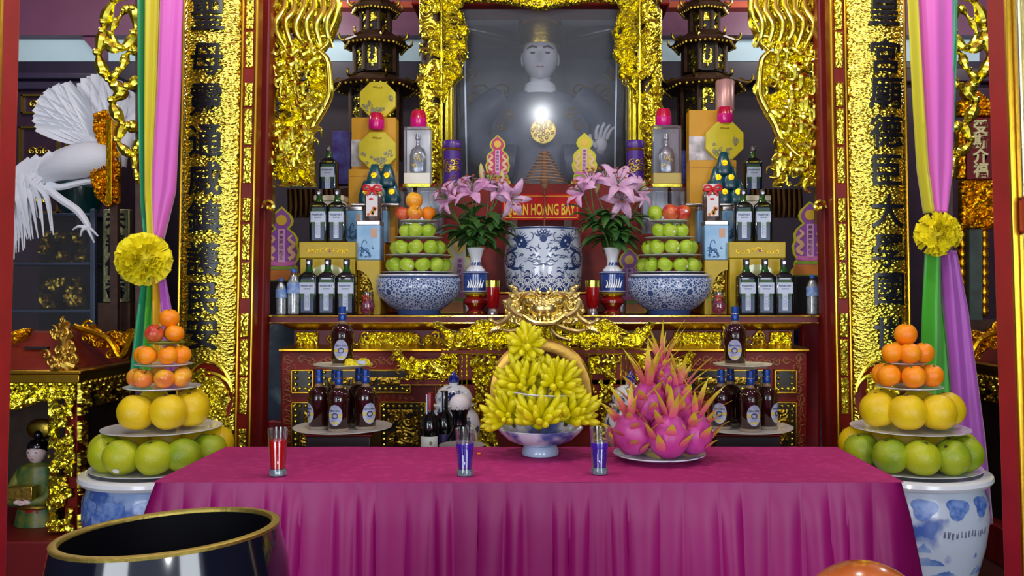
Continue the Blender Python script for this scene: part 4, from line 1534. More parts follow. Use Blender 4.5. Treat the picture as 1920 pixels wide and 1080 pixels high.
def sticker(root, r, az, el):
    """A small round fruit sticker on the skin."""
    d = Vector((math.cos(az) * math.cos(el), math.sin(az) * math.cos(el), math.sin(el)))
    u = d.orthogonal().normalized()
    w_ = d.cross(u)
    vs = [d * (r * 0.985) * 1.015 + (u * math.cos(a) + w_ * math.sin(a)) * r * 0.17 for a in [2 * PI * k / 12 for k in range(12)]]
    inv = root.rotation_euler.to_matrix().inverted()
    vs = [inv @ (v * 1.02) for v in vs]
    part(root, 'fruit_sticker', MB().add(vs, [tuple(range(12))]), WSTICK, smooth=False)


def put_apples(side, cx_px, Y):
    xc = X(cx_px, Y)
    z0 = T1 + 0.2
    s = -1 if side == 'left' else 1
    plate('thin white plate on the rim of the %s apple bowl' % side, (xc, Y, z0), 0.185, 0.08, group='plates in the %s apple pyramid' % side)
    tiers = [(z0 + 0.01, 0.125, 6, 'bottom'), (z0 + 0.097, 0.104, 5, 'second'), (z0 + 0.18, 0.064, 4, 'third')]
    for ti, (zb_, R, n, nm) in enumerate(tiers):
        angs = [math.radians(-90 + (k - (n - 1) / 2) * ((172 if ti == 0 else 168) / (n - 1))) for k in range(n)] if ti < 2 else [math.radians(a) for a in (-150, -95, -35, 70)]
        items = sorted(((R * math.cos(a), R * math.sin(a)) for a in angs))
        for k, (dx, dy) in enumerate(items):
            lab = 'green apple, %s from the left in the %s tier of the %s pyramid' % (ORD[k], nm, side)
            o = apple_g.put((xc + dx, Y + dy, zb_ + R_A * 0.9), lab, 0, 'green apples in the %s pyramid' % side, 1, (frnd.uniform(-0.6, 0.7), frnd.uniform(-0.5, 0.5), frnd.uniform(0, 6)))
            if (side, ti, k) in (('right', 1, 2), ('right', 2, 1), ('left', 0, 2), ('right', 0, 3)):
                sticker(o, R_A, -1.35 + 0.2 * k, -0.25)
        if ti < 2:
            for k, a in enumerate((35, 90, 145)):
                if ti == 1 and a == 90:
                    continue
                apple_g.put((xc + R * math.cos(math.radians(a)), Y + R * math.sin(math.radians(a)), zb_ + R_A * 0.9), 'green apple hidden at the back of the %s tier of the %s pyramid' % (nm, side), 0, 'green apples in the %s pyramid' % side, 1, (0.2, 0, a))
        plate('white plate above the %s apple tier of the %s pyramid' % (nm, side), (xc, Y, zb_ + R_A * 1.9 + 0.002), (0.165, 0.125, 0.095)[ti], 0.07, group='plates in the %s apple pyramid' % side)
    zt = z0 + 0.265
    if side == 'left':
        for st_, dx, dy, lb in ((apple_r, -0.068, 0.0, 'dark red apple at the left in the top tier of the left pyramid'), (apple_y, 0.0, -0.04, 'yellow red apple at the front of the top tier of the left pyramid'), (orange, 0.062, 0.0, 'orange at the right of the top tier of the left apple pyramid')):
            st_.put((xc + dx - 0.012, Y + dy, zt + 0.036), lb, 0, None, 1, (0.9 if dy else 0.1, 0.2, 0.4))
        apple_yy.put((xc - 0.022, Y - 0.004, zt + 0.1), 'large golden apple crowning the left apple pyramid', 0, None, 1.12, (0.15, 0.2, 1.0))
    else:
        apple_g.put((xc - 0.072, Y - 0.02, zt + 0.036), 'green apple beside two red apples on top of the right pyramid', 0, 'green apples in the right pyramid', 1, (0.6, 0.3, 2.0))
        apple_r.put((xc + 0.0, Y - 0.045, zt + 0.037), 'red apple in the middle on top of the right pyramid', 0, None, 1.1, (0.8, 0.2, 2.0))
        o = apple_r.put((xc + 0.066, Y + 0.005, zt + 0.039), 'red apple with a sticker at the right on top of the right pyramid', 0, None, 1.15, (0.2, 0.1, 4.0))
        sticker(o, R_A, -1.3, 0.15)


put_apples('left', 785, YBOWL)
put_apples('right', 1255, YBOWL)

# incense urn --------------------------------------------------------------
Y = 4.47
zb_ = 1.308
dais = thing('urn_dais', 'red lacquer dais with gold edges under the incense urn', 'dais', (0, Y, T1 + 0.001))
part(dais, 'block', MB().box(-0.255, 0.255, -0.21, 0.14, 0, zb_ - T1 - 0.012), LACQ, bevel=0.006)
part(dais, 'gilded_top', MB().box(-0.262, 0.262, -0.216, 0.14, zb_ - T1 - 0.012, zb_ - T1 - 0.002), GOLDBAR, bevel=0.003)
H = Z(424, Y - 0.2) - zb_
RU = 0.204
ur = thing('incense_urn', 'blue and white porcelain incense urn painted with two dragons', 'urn', (X(1019, Y), Y, zb_))


def ur_r(z):
    t = z / H
    return RU * (0.945 + 0.055 * math.sin(PI * min(1, max(0, t * 1.05))))


part(ur, 'urn_body', MB().lathe([(ur_r(0) * 0.97, 0)] + [(ur_r(H * k / 20), H * k / 20) for k in range(21)] + [(0.185, H), (0.18, H - 0.03), (0.001, H - 0.03)], 64), mat('cool_white_porcelain', (206, 216, 230), 0.15, coat=0.4))


def onurn(u, z, out=0.0015):
    """u is arc length from the front middle."""
    a = u / RU - PI / 2
    r = ur_r(z) + out
    return (r * math.cos(a), r * math.sin(a), z)


def stroke(mb, pts, w, w2=None, n=5):
    c = smoothline([(p[0], 0, p[1]) for p in pts], n)
    rd = taper(len(c), w, w2 if w2 is not None else w)
    vs = []
    for k, p in enumerate(c):
        t = (c[min(k + 1, len(c) - 1)] - c[max(k - 1, 0)])
        t = t.normalized() if t.length else Vector((1, 0, 0))
        s_ = Vector((-t.z, 0, t.x)) * rd[k]
        vs += [onurn(p.x - s_.x, p.z - s_.z), onurn(p.x + s_.x, p.z + s_.z)]
    mb.add(vs, [(2 * k, 2 * k + 1, 2 * k + 3, 2 * k + 2) for k in range(len(c) - 1)])


def disc(mb, u, z, r, out=0.0016, sq=1.0):
    n = 18
    mb.add([onurn(u + r * math.cos(2 * PI * k / n), z + sq * r * math.sin(2 * PI * k / n), out) for k in range(n)] + [onurn(u, z, out)], [(k, (k + 1) % n, n) for k in range(n)])


m = MB()
lt = MB()
for k in range(-8, 9):
    for row in range(3):
        u = (k + 0.5 * (row % 2)) * 0.084
        z = 0.004 + row * 0.022
        for r in (0.042, 0.034, 0.02):
            pts = [(u + r * math.cos(a), z + r * math.sin(a)) for a in [PI * i / 6 for i in range(7)]]
            stroke(lt, pts, 0.002)
part(ur, 'wave_lines', lt, WHITEP, smooth=False)
for k in range(-10, 10):
    u0, u1 = k * 0.065, (k + 1) * 0.065
    m.add([onurn(u0, 0.004, 0.0008), onurn((u0 + u1) / 2, 0.004, 0.0008), onurn(u1, 0.004, 0.0008), onurn(u1, 0.07, 0.0008), onurn((u0 + u1) / 2, 0.088, 0.0008), onurn(u0, 0.07, 0.0008)], [(0, 1, 4, 5), (1, 2, 3, 4)])
part(ur, 'wave_band', m, BLUEINK, smooth=False)
m = MB()
dr = random.Random(12)
for k in range(60):
    u = dr.uniform(-0.28, 0.28)
    stroke(m, [(u, 0.066), (u + dr.uniform(-0.008, 0.008), 0.078), (u + dr.uniform(-0.01, 0.01), 0.09 + dr.uniform(0, 0.014))], 0.003, 0.0008, 3)
disc(m, 0, 0.268, 0.019)
for k in range(6):
    a = 0.4 + k * 0.45
    for s in (-1, 1):
        stroke(m, [(s * 0.02 * math.cos(a), 0.27 + 0.02 * math.sin(a)), (s * (0.035 * math.cos(a) + 0.006), 0.272 + 0.034 * math.sin(a)), (s * 0.055 * math.cos(a + 0.15), 0.272 + 0.048 * math.sin(a + 0.15))], 0.004, 0.001, 4)
for s in (-1, 1):
    # dragon head, mane, whiskers and coiling body
    disc(m, s * 0.125, 0.252, 0.03)
    disc(m, s * 0.105, 0.24, 0.02)
    for k in range(12):
        a = 0.3 + k * 0.28
        stroke(m, [(s * (0.13 + 0.02 * math.cos(a)), 0.25 + 0.02 * math.sin(a)), (s * (0.135 + 0.042 * math.cos(a)), 0.25 + 0.04 * math.sin(a + 0.1)), (s * (0.135 + 0.06 * math.cos(a + 0.15)), 0.252 + 0.056 * math.sin(a + 0.2))], 0.005, 0.001, 4)
    stroke(m, [(s * 0.09, 0.25), (s * 0.06, 0.262), (s * 0.055, 0.29), (s * 0.07, 0.3)], 0.002)
    stroke(m, [(s * 0.1, 0.23), (s * 0.08, 0.215), (s * 0.06, 0.225), (s * 0.045, 0.215)], 0.0022)
    stroke(m, [(s * 0.15, 0.23), (s * 0.19, 0.215), (s * 0.235, 0.2), (s * 0.25, 0.165), (s * 0.215, 0.135), (s * 0.175, 0.14), (s * 0.17, 0.165), (s * 0.19, 0.175)], 0.016, 0.012)
    stroke(m, [(s * 0.21, 0.14), (s * 0.17, 0.118), (s * 0.135, 0.118)], 0.012, 0.006)
    for k in range(5):
        a = 2.0 + k * 0.5
        stroke(m, [(s * 0.13, 0.12), (s * (0.13 + 0.016 * math.cos(a)), 0.12 + 0.016 * math.sin(a)), (s * (0.13 + 0.03 * math.cos(a + 0.2)), 0.12 + 0.028 * math.sin(a + 0.2))], 0.004, 0.001, 3)
    stroke(m, [(s * 0.205, 0.22), (s * 0.16, 0.185), (s * 0.15, 0.17)], 0.008, 0.004)
    for (u, z, L) in ((0.05, 0.155, 0.05), (0.03, 0.172, 0.03), (0.055, 0.182, 0.03), (0.02, 0.135, 0.07), (0.09, 0.1, 0.04)):
        stroke(m, [(s * (u - L / 2), z), (s * (u - L / 6), z + 0.006), (s * (u + L / 6), z - 0.003), (s * (u + L / 2), z + 0.004)], 0.0045, 0.002, 4)
    for k in range(26):          # fine clouds, mane hairs and scale ticks
        u, z = dr.uniform(0.01, 0.25), dr.uniform(0.1, 0.31)
        L = dr.uniform(0.008, 0.02)
        stroke(m, [(s * u, z), (s * (u + L), z + 0.004), (s * (u + 1.7 * L), z - 0.002), (s * (u + 2.2 * L), z + 0.005)], 0.0026, 0.0008, 3)
    for (u, z) in ((0.03, 0.2), (0.06, 0.205), (0.015, 0.215), (0.19, 0.29), (0.17, 0.305), (0.2, 0.31)):
        stroke(m, [(s * u, z), (s * (u + 0.012), z + 0.012), (s * (u + 0.006), z + 0.028)], 0.004, 0.001, 4)
sc = MB()
for s in (-1, 1):
    for (u, z) in ((0.155, 0.23), (0.175, 0.223), (0.195, 0.214), (0.215, 0.207), (0.235, 0.197), (0.246, 0.18), (0.248, 0.162), (0.236, 0.147), (0.218, 0.138), (0.2, 0.136), (0.182, 0.14), (0.172, 0.152), (0.172, 0.166)):
        for du, dz in ((-0.005, 0.004), (0.004, -0.003), (0.0, 0.009), (0.008, 0.004)):
            stroke(sc, [(s * (u + du) - 0.004, z + dz), (s * (u + du), z + dz + 0.003), (s * (u + du) + 0.004, z + dz)], 0.0011, 0.0011, 2)
    disc(sc, s * 0.118, 0.258, 0.006, 0.0022)
    disc(sc, s * 0.132, 0.24, 0.005, 0.0022)
sc.v = [(x * 1.004, y * 1.004, z) for x, y, z in sc.v]
part(ur, 'white_scale_ticks', sc, WHITEP, smooth=False)
part(ur, 'painted_dragons', m, mat('cobalt_line_paint', (48, 66, 112), 0.25), smooth=False)
m = MB()
for z in (0.003, H - 0.006):
    m.lathe([(ur_r(z) + 0.0005, z - 0.003), (ur_r(z) + 0.003, z), (ur_r(z) + 0.0005, z + 0.004)], 64, cap=False)
part(ur, 'rim_line', m, BLUEINK)
# coil incense on its stick
ci = thing('incense_coil', 'brown cone of coiled incense hanging over the urn', 'incense', (X(1021, Y), Y, zb_ + H - 0.03))
BROWNI = mat('brown_incense', (150, 118, 90), 0.75, bump=0.2, bscale=90)
part(ci, 'stick', MB().tube([(0, 0, 0), (0, 0, Z(285, Y) - zb_ - H + 0.03)], 0.0045, 8), mat('red_brown_stick', (120, 62, 48), 0.6))
m = MB()
turns, n = 10, 260
zt0, zb0 = Z(284, Y) - zb_ - H + 0.03, Z(344, Y) - zb_ - H + 0.03
m.tube([(((0.024 + 0.092 * (k / n) ** 1.05) * math.cos(2 * PI * turns * k / n)), ((0.024 + 0.092 * (k / n) ** 1.05) * math.sin(2 * PI * turns * k / n)), zt0 + (zb0 - zt0) * (k / n) ** 0.95) for k in range(n + 1)], 0.003, 6)
part(ci, 'coil', m, BROWNI)
m = MB().lathe([(0.01, zb0 - 0.03), (0.022, zb0 - 0.01), (0.024, zb0 + 0.03), (0.014, zb0 + 0.05), (0.014, zt0 - 0.02), (0.018, zt0)], 14)
part(ci, 'core', m, mat('light_brown_core', (132, 92, 66), 0.7, bump=0.3, bscale=50))
# name sign
Y = 4.66
x0, x1 = X(941, Y), X(1087, Y)
sg = thing('name_sign', 'red sign with gold capital letters standing behind the urn', 'sign', ((x0 + x1) / 2, Y, 1.621))
hw = (x1 - x0) / 2
z0, z1 = Z(413, Y) - 1.621, Z(363, Y) - 1.621
part(sg, 'board', MB().box(-hw, hw, 0, 0.02, z0, z1), mat('sign_red', (184, 14, 20), 0.5, spec=0.2), bevel=0.002)
m = MB()
for q_ in ((-hw + 0.012, hw - 0.012, z0 + 0.012, z0 + 0.015), (-hw + 0.012, hw - 0.012, z1 - 0.015, z1 - 0.012), (-hw + 0.012, -hw + 0.015, z0 + 0.012, z1 - 0.012), (hw - 0.015, hw - 0.012, z0 + 0.012, z1 - 0.012)):
    m.box(q_[0], q_[1], -0.002, 0.001, q_[2], q_[3])
YELP = mat('gold_letter_paint', (236, 196, 20), 0.4)
part(sg, 'border_line', m, YELP)
part(sg, 'lettering', lettering(MB(), 'QUAN HOÀNG BẨY', 0.085, (0.0, -0.002, (z0 + z1) / 2 - 0.002), 0.002, 0.0022, width=hw * 1.78, fn=lambda p: (p[0], p[1], p[2] * 0.98)), YELP, smooth=False)
for x in (-0.7, 0.7):
    part(sg, 'foot', MB().box(hw * (x - 0.1), hw * (x + 0.1), -0.01, 0.03, 0, z0), WOOD)
# ---------------------------------------------------------------- lilies in vases
def loft(mb, secs, n=28, ex=4.0):
    """Stack of rounded-rectangle sections (half width, half depth, z)."""
    vs, fs = [], []
    for (a, b, z) in secs:
        for i in range(n):
            t = 2 * PI * i / n + PI / n
            c, s_ = math.cos(t), math.sin(t)
            vs.append((a * math.copysign(abs(c) ** (2 / ex), c), b * math.copysign(abs(s_) ** (2 / ex), s_), z))
    for k in range(len(secs) - 1):
        for i in range(n):
            j = (i + 1) % n
            fs.append((k * n + i, k * n + j, (k + 1) * n + j, (k + 1) * n + i))
    fs.append(tuple(range(n - 1, -1, -1)))
    fs.append(tuple((len(secs) - 1) * n + i for i in range(n)))
    return mb.add(vs, fs)


def flower_vase():
    t = thing('flower_vase', 'x', 'vase')
    part(t, 'neck', MB().lathe([(0.05, 0.1), (0.046, 0.115), (0.027, 0.135), (0.026, 0.165), (0.036, 0.2), (0.044, 0.222), (0.041, 0.222), (0.024, 0.17), (0.001, 0.168)], 28), WHITEP)
    b = part(t, 'vase_body', MB().lathe([(0.052, 0.0), (0.058, 0.006), (0.06, 0.09), (0.066, 0.096), (0.064, 0.104), (0.04, 0.108)], 28), BLUEP)
    m = MB()
    for k in range(7):
        x = -0.034 + 0.011 * k
        m.tube(smoothline([(x, -0.061, 0.025), (x + 0.006, -0.062, 0.045), (x + 0.002 * k, -0.061, 0.062 + 0.006 * (k % 3))], 4), taper(9, 0.005, 0.001), 6, flat=0.3)
    part(b, 'white_flame_panel', m, WHITEP)
    m = MB()
    for z in (0.098, 0.006):
        m.lathe([(0.061, z - 0.003), (0.0675, z), (0.061, z + 0.004)], 28)
    part(b, 'rim_line', m, WHITEP)
    m = MB()
    for a in (-2.2, -1.7, -1.2, -0.8):
        m.tube([(0.03 * math.cos(a), 0.03 * math.sin(a), 0.135), (0.0275 * math.cos(a + .2), 0.0275 * math.sin(a + .2), 0.15)], 0.005, 5)
    part(t, 'blue_brush_marks', m, BLUEINK)
    return t


def vase_stand():
    t = thing('vase_stand', 'x', 'stand')
    part(t, 'pedestal', MB().lathe([(0.05, 0.0), (0.045, 0.014), (0.032, 0.026), (0.045, 0.044), (0.062, 0.058), (0.062, 0.072), (0.052, 0.082), (0.044, 0.088)], 28), mat('glossy_red_lacquer', (132, 18, 16), 0.2, coat=0.5))
    for r, z in ((0.052, 0.006), (0.05, 0.09), (0.06, 0.1)):
        part(t, 'gilded_ring', MB().lathe([(r - 0.008, z - 0.006), (r, z), (r - 0.006, z + 0.006)], 28), GOLDB)
    return t


PETALP = NT('lily_petal')
_co = PETALP.obj()
PETALP.l(PETALP.ramp(PETALP.noise(26, 2), [(0.35, lin((196, 128, 178))), (0.65, lin((216, 170, 206)))]), PETALP.b.inputs['Base Color'])
PETALP.b.inputs['Roughness'].default_value = 0.5
PETALP.b.inputs['Subsurface Weight'].default_value = 0.15
PETALP.b.inputs['Subsurface Radius'].default_value = (0.01, 0.005, 0.008)
PETALPALE = mat('pale_lily_petal', (214, 178, 206), 0.5, rgb2=(200, 150, 190), vscale=24, sss=0.1)
LEAF = mat('lily_leaf', (66, 108, 44), 0.4, rgb2=(40, 78, 38), vscale=18)
STALK = mat('lily_stalk', (84, 122, 48), 0.5)
BUDM = mat('lily_bud', (190, 190, 90), 0.5, rgb2=(206, 150, 170), vscale=20)
ANTH = mat('lily_anther', (150, 70, 30), 0.7)


def blossom_mesh(mb, size, rec=1.0, seed=0):
    """Six recurved petals opening along +z."""
    r_ = random.Random(seed)
    for k in range(6):
        a = 2 * PI * k / 6 + r_.uniform(-0.12, 0.12)
        wd = size * (0.4 if k % 2 else 0.3)
        L = size * r_.uniform(0.92, 1.1)

        def fn(u, v, a=a, wd=wd, L=L):
            th = 0.35 + rec * 1.9 * v * v
            rad = L * (0.05 + 0.55 * v + 0.3 * v * v) * (1.0 if th < 1.6 else 1.0)
            z = L * (0.9 * v - 0.75 * rec * v ** 3)
            ww = wd * math.sin(PI * (0.1 + 0.88 * v)) ** 0.8
            x = rad
            y = (u - 0.5) * ww
            z -= abs(u - 0.5) * ww * 0.5 - 0.012 * size * math.sin(v * 14 + k) * abs(u - .5) * 4
            return (x * math.cos(a) - y * math.sin(a), x * math.sin(a) + y * math.cos(a), z)
        mb.grid(fn, 4, 9)
    return mb


def aim(v):
    return Vector(v).normalized().to_track_quat('Z', 'Y')


def lily(label, group, base, tip, flowers, leaves, rnd, buds=()):
    """One cut lily: stalk from base to tip (world), flowers as (point, direction, size, seed, pale)."""
    t = thing('lily', label, 'flower', base, 0, group)
    b, tp = Vector((0, 0, 0)), Vector(tip) - Vector(base)
    bow = Vector((tp.x * 0.25, tp.y * 0.25, tp.z * 0.55))
    c = smoothline([b, Vector((tp.x * 0.12, tp.y * 0.12, tp.z * 0.3)), bow + Vector((tp.x * 0.1, 0, 0)), tp], 6)
    m = MB().tube(c, taper(len(c), 0.005, 0.003), 6)
    for (p, d, sz, sd, pale) in flowers:
        q_ = Vector(p) - Vector(base)
        m.tube(smoothline([c[-5], (c[-4] + q_) / 2 + Vector((0, 0, -0.01)), q_], 4), 0.003, 5)
    for (p, d) in buds:
        q_ = Vector(p) - Vector(base)
        m.tube(smoothline([c[-5], (c[-4] + q_) / 2 + Vector((0, 0, -0.01)), q_], 4), 0.003, 5)
    part(t, 'stalk', m, STALK)
    for (p, d, sz, sd, pale) in flowers:
        f = link('blossom', blossom_mesh(MB(), sz * 1.18, 1.0, sd).mesh('blossom', PETALPALE if pale else PETALP.m, True, 1.5), t, Vector(p) - Vector(base))
        f.rotation_mode = 'QUATERNION'
        f.rotation_quaternion = aim(d)
        s_ = MB()
        for k in range(6):
            a = 2 * PI * k / 6
            e = (0.28 * sz * math.cos(a), 0.28 * sz * math.sin(a), sz * 0.8)
            s_.tube([(0, 0, 0.1 * sz), (e[0] * 0.5, e[1] * 0.5, sz * 0.5), e], 0.0016, 4)
        sm = link('stamen', s_.mesh('stamen', STALK), f)
        s_ = MB()
        for k in range(6):
            a = 2 * PI * k / 6
            s_.ball((0.28 * sz * math.cos(a), 0.28 * sz * math.sin(a), sz * 0.8), 0.006, 6, 4, 1.6, 0.8, 0.7)
        link('anther', s_.mesh('anther', ANTH), f)
    for (p, d) in buds:
        f = link('bud', MB().lathe([(0.004, 0), (0.013, 0.02), (0.015, 0.045), (0.009, 0.075), (0.001, 0.09)], 10).mesh('bud', BUDM), t, Vector(p) - Vector(base))
        f.rotation_mode = 'QUATERNION'
        f.rotation_quaternion = aim(d)
    m = MB()
    for k in range(leaves):
        u = rnd.uniform(0.25, 0.97)
        p = c[int(u * (len(c) - 1))]
        a = rnd.uniform(0, 2 * PI)
        L = rnd.uniform(0.1, 0.17)
        dirv = Vector((math.cos(a) + 0.5 * math.copysign(1, tp.x + 1e-6) * rnd.random(), math.sin(a) * 0.8 - 0.25, rnd.uniform(-0.25, 0.7))).normalized()
        e = p + dirv * L
        mid = (p + e) / 2 + Vector((0, 0, 0.025))
        side = dirv.cross(Vector((0, 0, 1))).normalized()
        wd = rnd.uniform(0.042, 0.064)

        def fn(u_, v, p=p, e=e, mid=mid, side=side, wd=wd):
            q_ = p * (1 - v) ** 2 + mid * 2 * v * (1 - v) + e * v * v - Vector((0, 0, 0.05 * v ** 3))
            ww = wd * math.sin(PI * (0.04 + 0.94 * v)) ** 0.9
            return q_ + side * (u_ - 0.5) * ww - Vector((0, 0, 0.3 * ww * abs(u_ - 0.5)))
        m.grid(fn, 4, 8)
    part(t, 'foliage', m, LEAF, angle=1.2)
    return t


YV = 4.22
vst = Stock(vase_stand)
vas = Stock(flower_vase)
lr = random.Random(3)
for s, px in ((-1, 892), (1, 1148)):
    side = 'left' if s < 0 else 'right'
    x = X(px, YV)
    vst.put((x, YV, T1 + 0.001), 'round red and gold stand under the %s lily vase' % side, 0, 'vase stands')
    zv = T1 + 0.108
    vas.put((x, YV, zv), 'blue and white vase holding lilies %s of the incense urn' % side, 0, 'lily vases')
    zn = zv + 0.19

    def W(fx, fy, dy=0.0):
        return P(fx, fy, YV + dy)
    if s < 0:
        specs = [('leftmost lily in the left vase with a drooping blossom', (842, 395), [((846, 374), (-0.8, -0.5, 0.2), 0.095, 1, 0), ((832, 362), (-0.6, -0.3, 0.7), 0.07, 8, 0)], ()),
                 ('tall lily in the left vase with two open pink blossoms', (880, 385), [((886, 364), (-0.15, -0.7, 0.75), 0.115, 2, 0), ((862, 356), (-0.5, -0.4, 0.7), 0.085, 3, 0)], ((905, 340),)),
                 ('lily in the left vase leaning toward the red sign', (925, 385), [((930, 362), (0.2, -0.6, 0.7), 0.1, 4, 0), ((916, 352), (0.1, -0.2, 0.9), 0.09, 9, 0)], ((944, 352),)),
                 ('rightmost lily in the left vase with one pale blossom', (948, 400), [((956, 372), (0.35, -0.75, -0.15), 0.1, 5, 1)], ())]
    else:
        specs = [('leftmost lily in the right vase with a deep pink blossom', (1098, 390), [((1094, 362), (-0.6, -0.5, 0.4), 0.095, 6, 0), ((1108, 345), (-0.2, -0.5, 0.9), 0.09, 7, 0)], ()),
                 ('lily in the right vase with a large pale open blossom', (1140, 390), [((1158, 348), (0.1, -0.8, 0.5), 0.12, 10, 1)], ((1118, 362),)),
                 ('lily in the right vase with a low front blossom', (1160, 400), [((1166, 376), (-0.1, -0.9, 0.1), 0.1, 11, 1)], ()),
                 ('rightmost lily in the right vase with a drooping blossom', (1186, 395), [((1192, 360), (0.7, -0.5, 0.3), 0.1, 12, 1), ((1136, 340), (-0.2, -0.4, 0.9), 0.09, 13, 0)], ((1204, 372),))]
    for k, (lab, tp, fl, bd) in enumerate(specs):
        dy = -0.06 + 0.035 * k
        lily(lab, 'lilies in the %s vase' % side, (x + 0.008 * (k - 1.5), YV + 0.006 * (k % 2), zn), W(tp[0], tp[1], dy), [(W(a[0], a[1], dy - 0.03), d, sz, sd, pale) for a, d, sz, sd, pale in fl], 22, lr, [(W(a, b, dy), (0.1 * s, -0.1, 1)) for a, b in bd])

# ---------------------------------------------------------------- bottles
GREENG = mat('dark_green_bottle_glass', (8, 20, 18), 0.07, coat=0.6)
NECKG = mat('green_bottle_neck', (26, 74, 26), 0.1, coat=0.5)
CAPG = mat('grey_bottle_cap', (64, 60, 70), 0.35, metal=0.5)
LABELW = mat('pale_blue_label', (190, 202, 224), 0.5)
LABELG = mat('green_label_ground', (48, 84, 44), 0.5)
BLUEREFL = mat('navy_reflection_tint', (34, 56, 92), 0.35)
INKB = mat('grey_blue_ink', (84, 96, 124), 0.5)


def square_bottle():
    t = thing('whisky_bottle', 'x', 'bottle')
    h = 0.269
    w_, d_ = 0.046, 0.034
    part(t, 'body', loft(MB(), [(w_ * 0.93, d_ * 0.93, 0), (w_, d_, 0.006), (w_, d_, 0.176), (w_ * 0.97, d_ * 0.97, 0.186), (w_ * 0.78, d_ * 0.8, 0.196), (0.022, 0.02, 0.206)], 32, 7), GREENG)
    part(t, 'neck', loft(MB(), [(0.022, 0.02, 0.205), (0.0155, 0.0155, 0.222), (0.0145, 0.0145, 0.24)], 20, 2.2), NECKG)
    c = part(t, 'cap', loft(MB(), [(0.016, 0.016, 0.238), (0.016, 0.016, 0.266), (0.0145, 0.0145, h)], 20, 2), CAPG)
    part(c, 'seal_dot', MB().lathe([(0.008, 0), (0.001, 0.0006)], 12).moved(lambda p: (p[0], -0.0165 - p[2], 0.252 + p[1])), mat('silver_seal', (190, 190, 200), 0.3, metal=0.7))
    part(t, 'blue_reflection_panel', MB().box(-0.031, 0.031, -d_ - 0.0006, -d_ + 0.002, 0.012, 0.172), BLUEREFL)  # bluish reflection on the bottle's front, put in as colour
    part(t, 'green_band', MB().box(-0.031, 0.031, -d_ - 0.001, -d_ + 0.002, 0.09, 0.168).box(-0.022, 0.022, -d_ - 0.001, -d_ + 0.002, 0.076, 0.09), LABELG)
    lb = part(t, 'front_label', MB().box(-0.036, 0.036, -d_ - 0.0018, -d_ + 0.002, 0.103, 0.156), LABELW)
    part(lb, 'lettering', lettering(MB(), 'PASSPORT', 0.0125, (0, -d_ - 0.0022, 0.14), 0.0003, 0.0005, width=0.06), INKB, smooth=False)
    part(lb, 'small_lettering', lettering(MB(), 'SCOTCH', 0.008, (0, -d_ - 0.0022, 0.1255), 0.0003, 0.0003, width=0.034), INKB, smooth=False)
    st_ = part(t, 'strip_label', MB().box(-0.0125, 0.0125, -d_ - 0.0016, -d_ + 0.002, 0.022, 0.103), LABELW)
    m = MB()
    for z in (0.092, 0.078, 0.062, 0.046):
        for q_ in ((-0.008, 0.008, z + 0.004, z + 0.0052), (-0.008, 0.008, z - 0.006, z - 0.0048), (-0.008, -0.0068, z - 0.006, z + 0.005), (0.0068, 0.008, z - 0.006, z + 0.005)):
            m.box(q_[0], q_[1], -d_ - 0.0022, -d_, q_[2], q_[3])
    part(st_, 'stamp_outline', m, INKB)
    return t


bt = Stock(square_bottle)
YF = 4.12
for k, px in enumerate((580, 615, 650)):
    bt.put((X(px, YF), YF, T1 + 0.001), 'square green whisky bottle, %s in the front row left of the left bowl' % ORD[k], 0.04 * (k - 1), 'square whisky bottles')
for k, px in enumerate((1399, 1434, 1469)):
    bt.put((X(px, YF), YF, T1 + 0.001), 'square green whisky bottle, %s in the front row right of the right bowl' % ORD[k], 0.04 * (1 - k), 'square whisky bottles')
Y2B = 4.3
ZB = Z(456, Y2B)
for k, px in enumerate((599, 633)):
    bt.put((X(px, Y2B), Y2B, ZB + 0.001), 'square whisky bottle, %s of two on the left yellow box' % ('left', 'right')[k], 0.03, 'square whisky bottles')
for k, px in enumerate((1393, 1429)):
    bt.put((X(px, Y2B), Y2B, ZB + 0.001), 'square whisky bottle, %s of two on the right yellow box' % ('left', 'right')[k], -0.03, 'square whisky bottles')
ZT = Z(366, 4.42)
bt.put((X(617, 4.52), 4.52, ZT + 0.001), 'square whisky bottle standing highest at the left, on a cake tin', 0, 'square whisky bottles')
bt.put((X(1411, 4.52), 4.52, ZT + 0.001), 'square whisky bottle standing highest at the right, on a cake tin', 0, 'square whisky bottles')

# boxes, tins and jars -----------------------------------------------------------
YELBOX = mat('yellow_gift_card', (196, 168, 28), 0.45, var=0.12, vscale=10)
YELDEEP = mat('amber_gift_card', (206, 150, 12), 0.5, var=0.1, vscale=8)
YELLIGHT = mat('bright_yellow_card', (208, 192, 20), 0.4, var=0.12, vscale=12)
TINB = mat('sky_blue_tin', (112, 164, 206), 0.3, coat=0.2, rgb2=(140, 184, 218), vscale=10)
SILVERM = mat('silver_lid', (186, 178, 176), 0.25, metal=0.9)
REDRIB = mat('red_ribbon', (206, 20, 30), 0.4)
TEAL = mat('teal_satin', (8, 74, 88), 0.28, coat=0.2, rgb2=(6, 52, 66), vscale=14)
MAGENTA = mat('magenta_candle_cup', (214, 20, 128), 0.22, coat=0.4)
CRIMSON = mat('crimson_candle_cup', (196, 16, 60), 0.2, coat=0.4)
GOLDSEAL = gold_mat('gold_sticker', (226, 184, 30), 0.3, 0.6, 60)


def ell(mb, cx, y, cz, rx, rz, n=24, dy=0.001):
    """Thin oval plaque facing -y."""
    return mb.prism([(cx + rx * math.cos(2 * PI * k / n), cz + rz * math.sin(2 * PI * k / n)) for k in range(n)], y - dy, y)


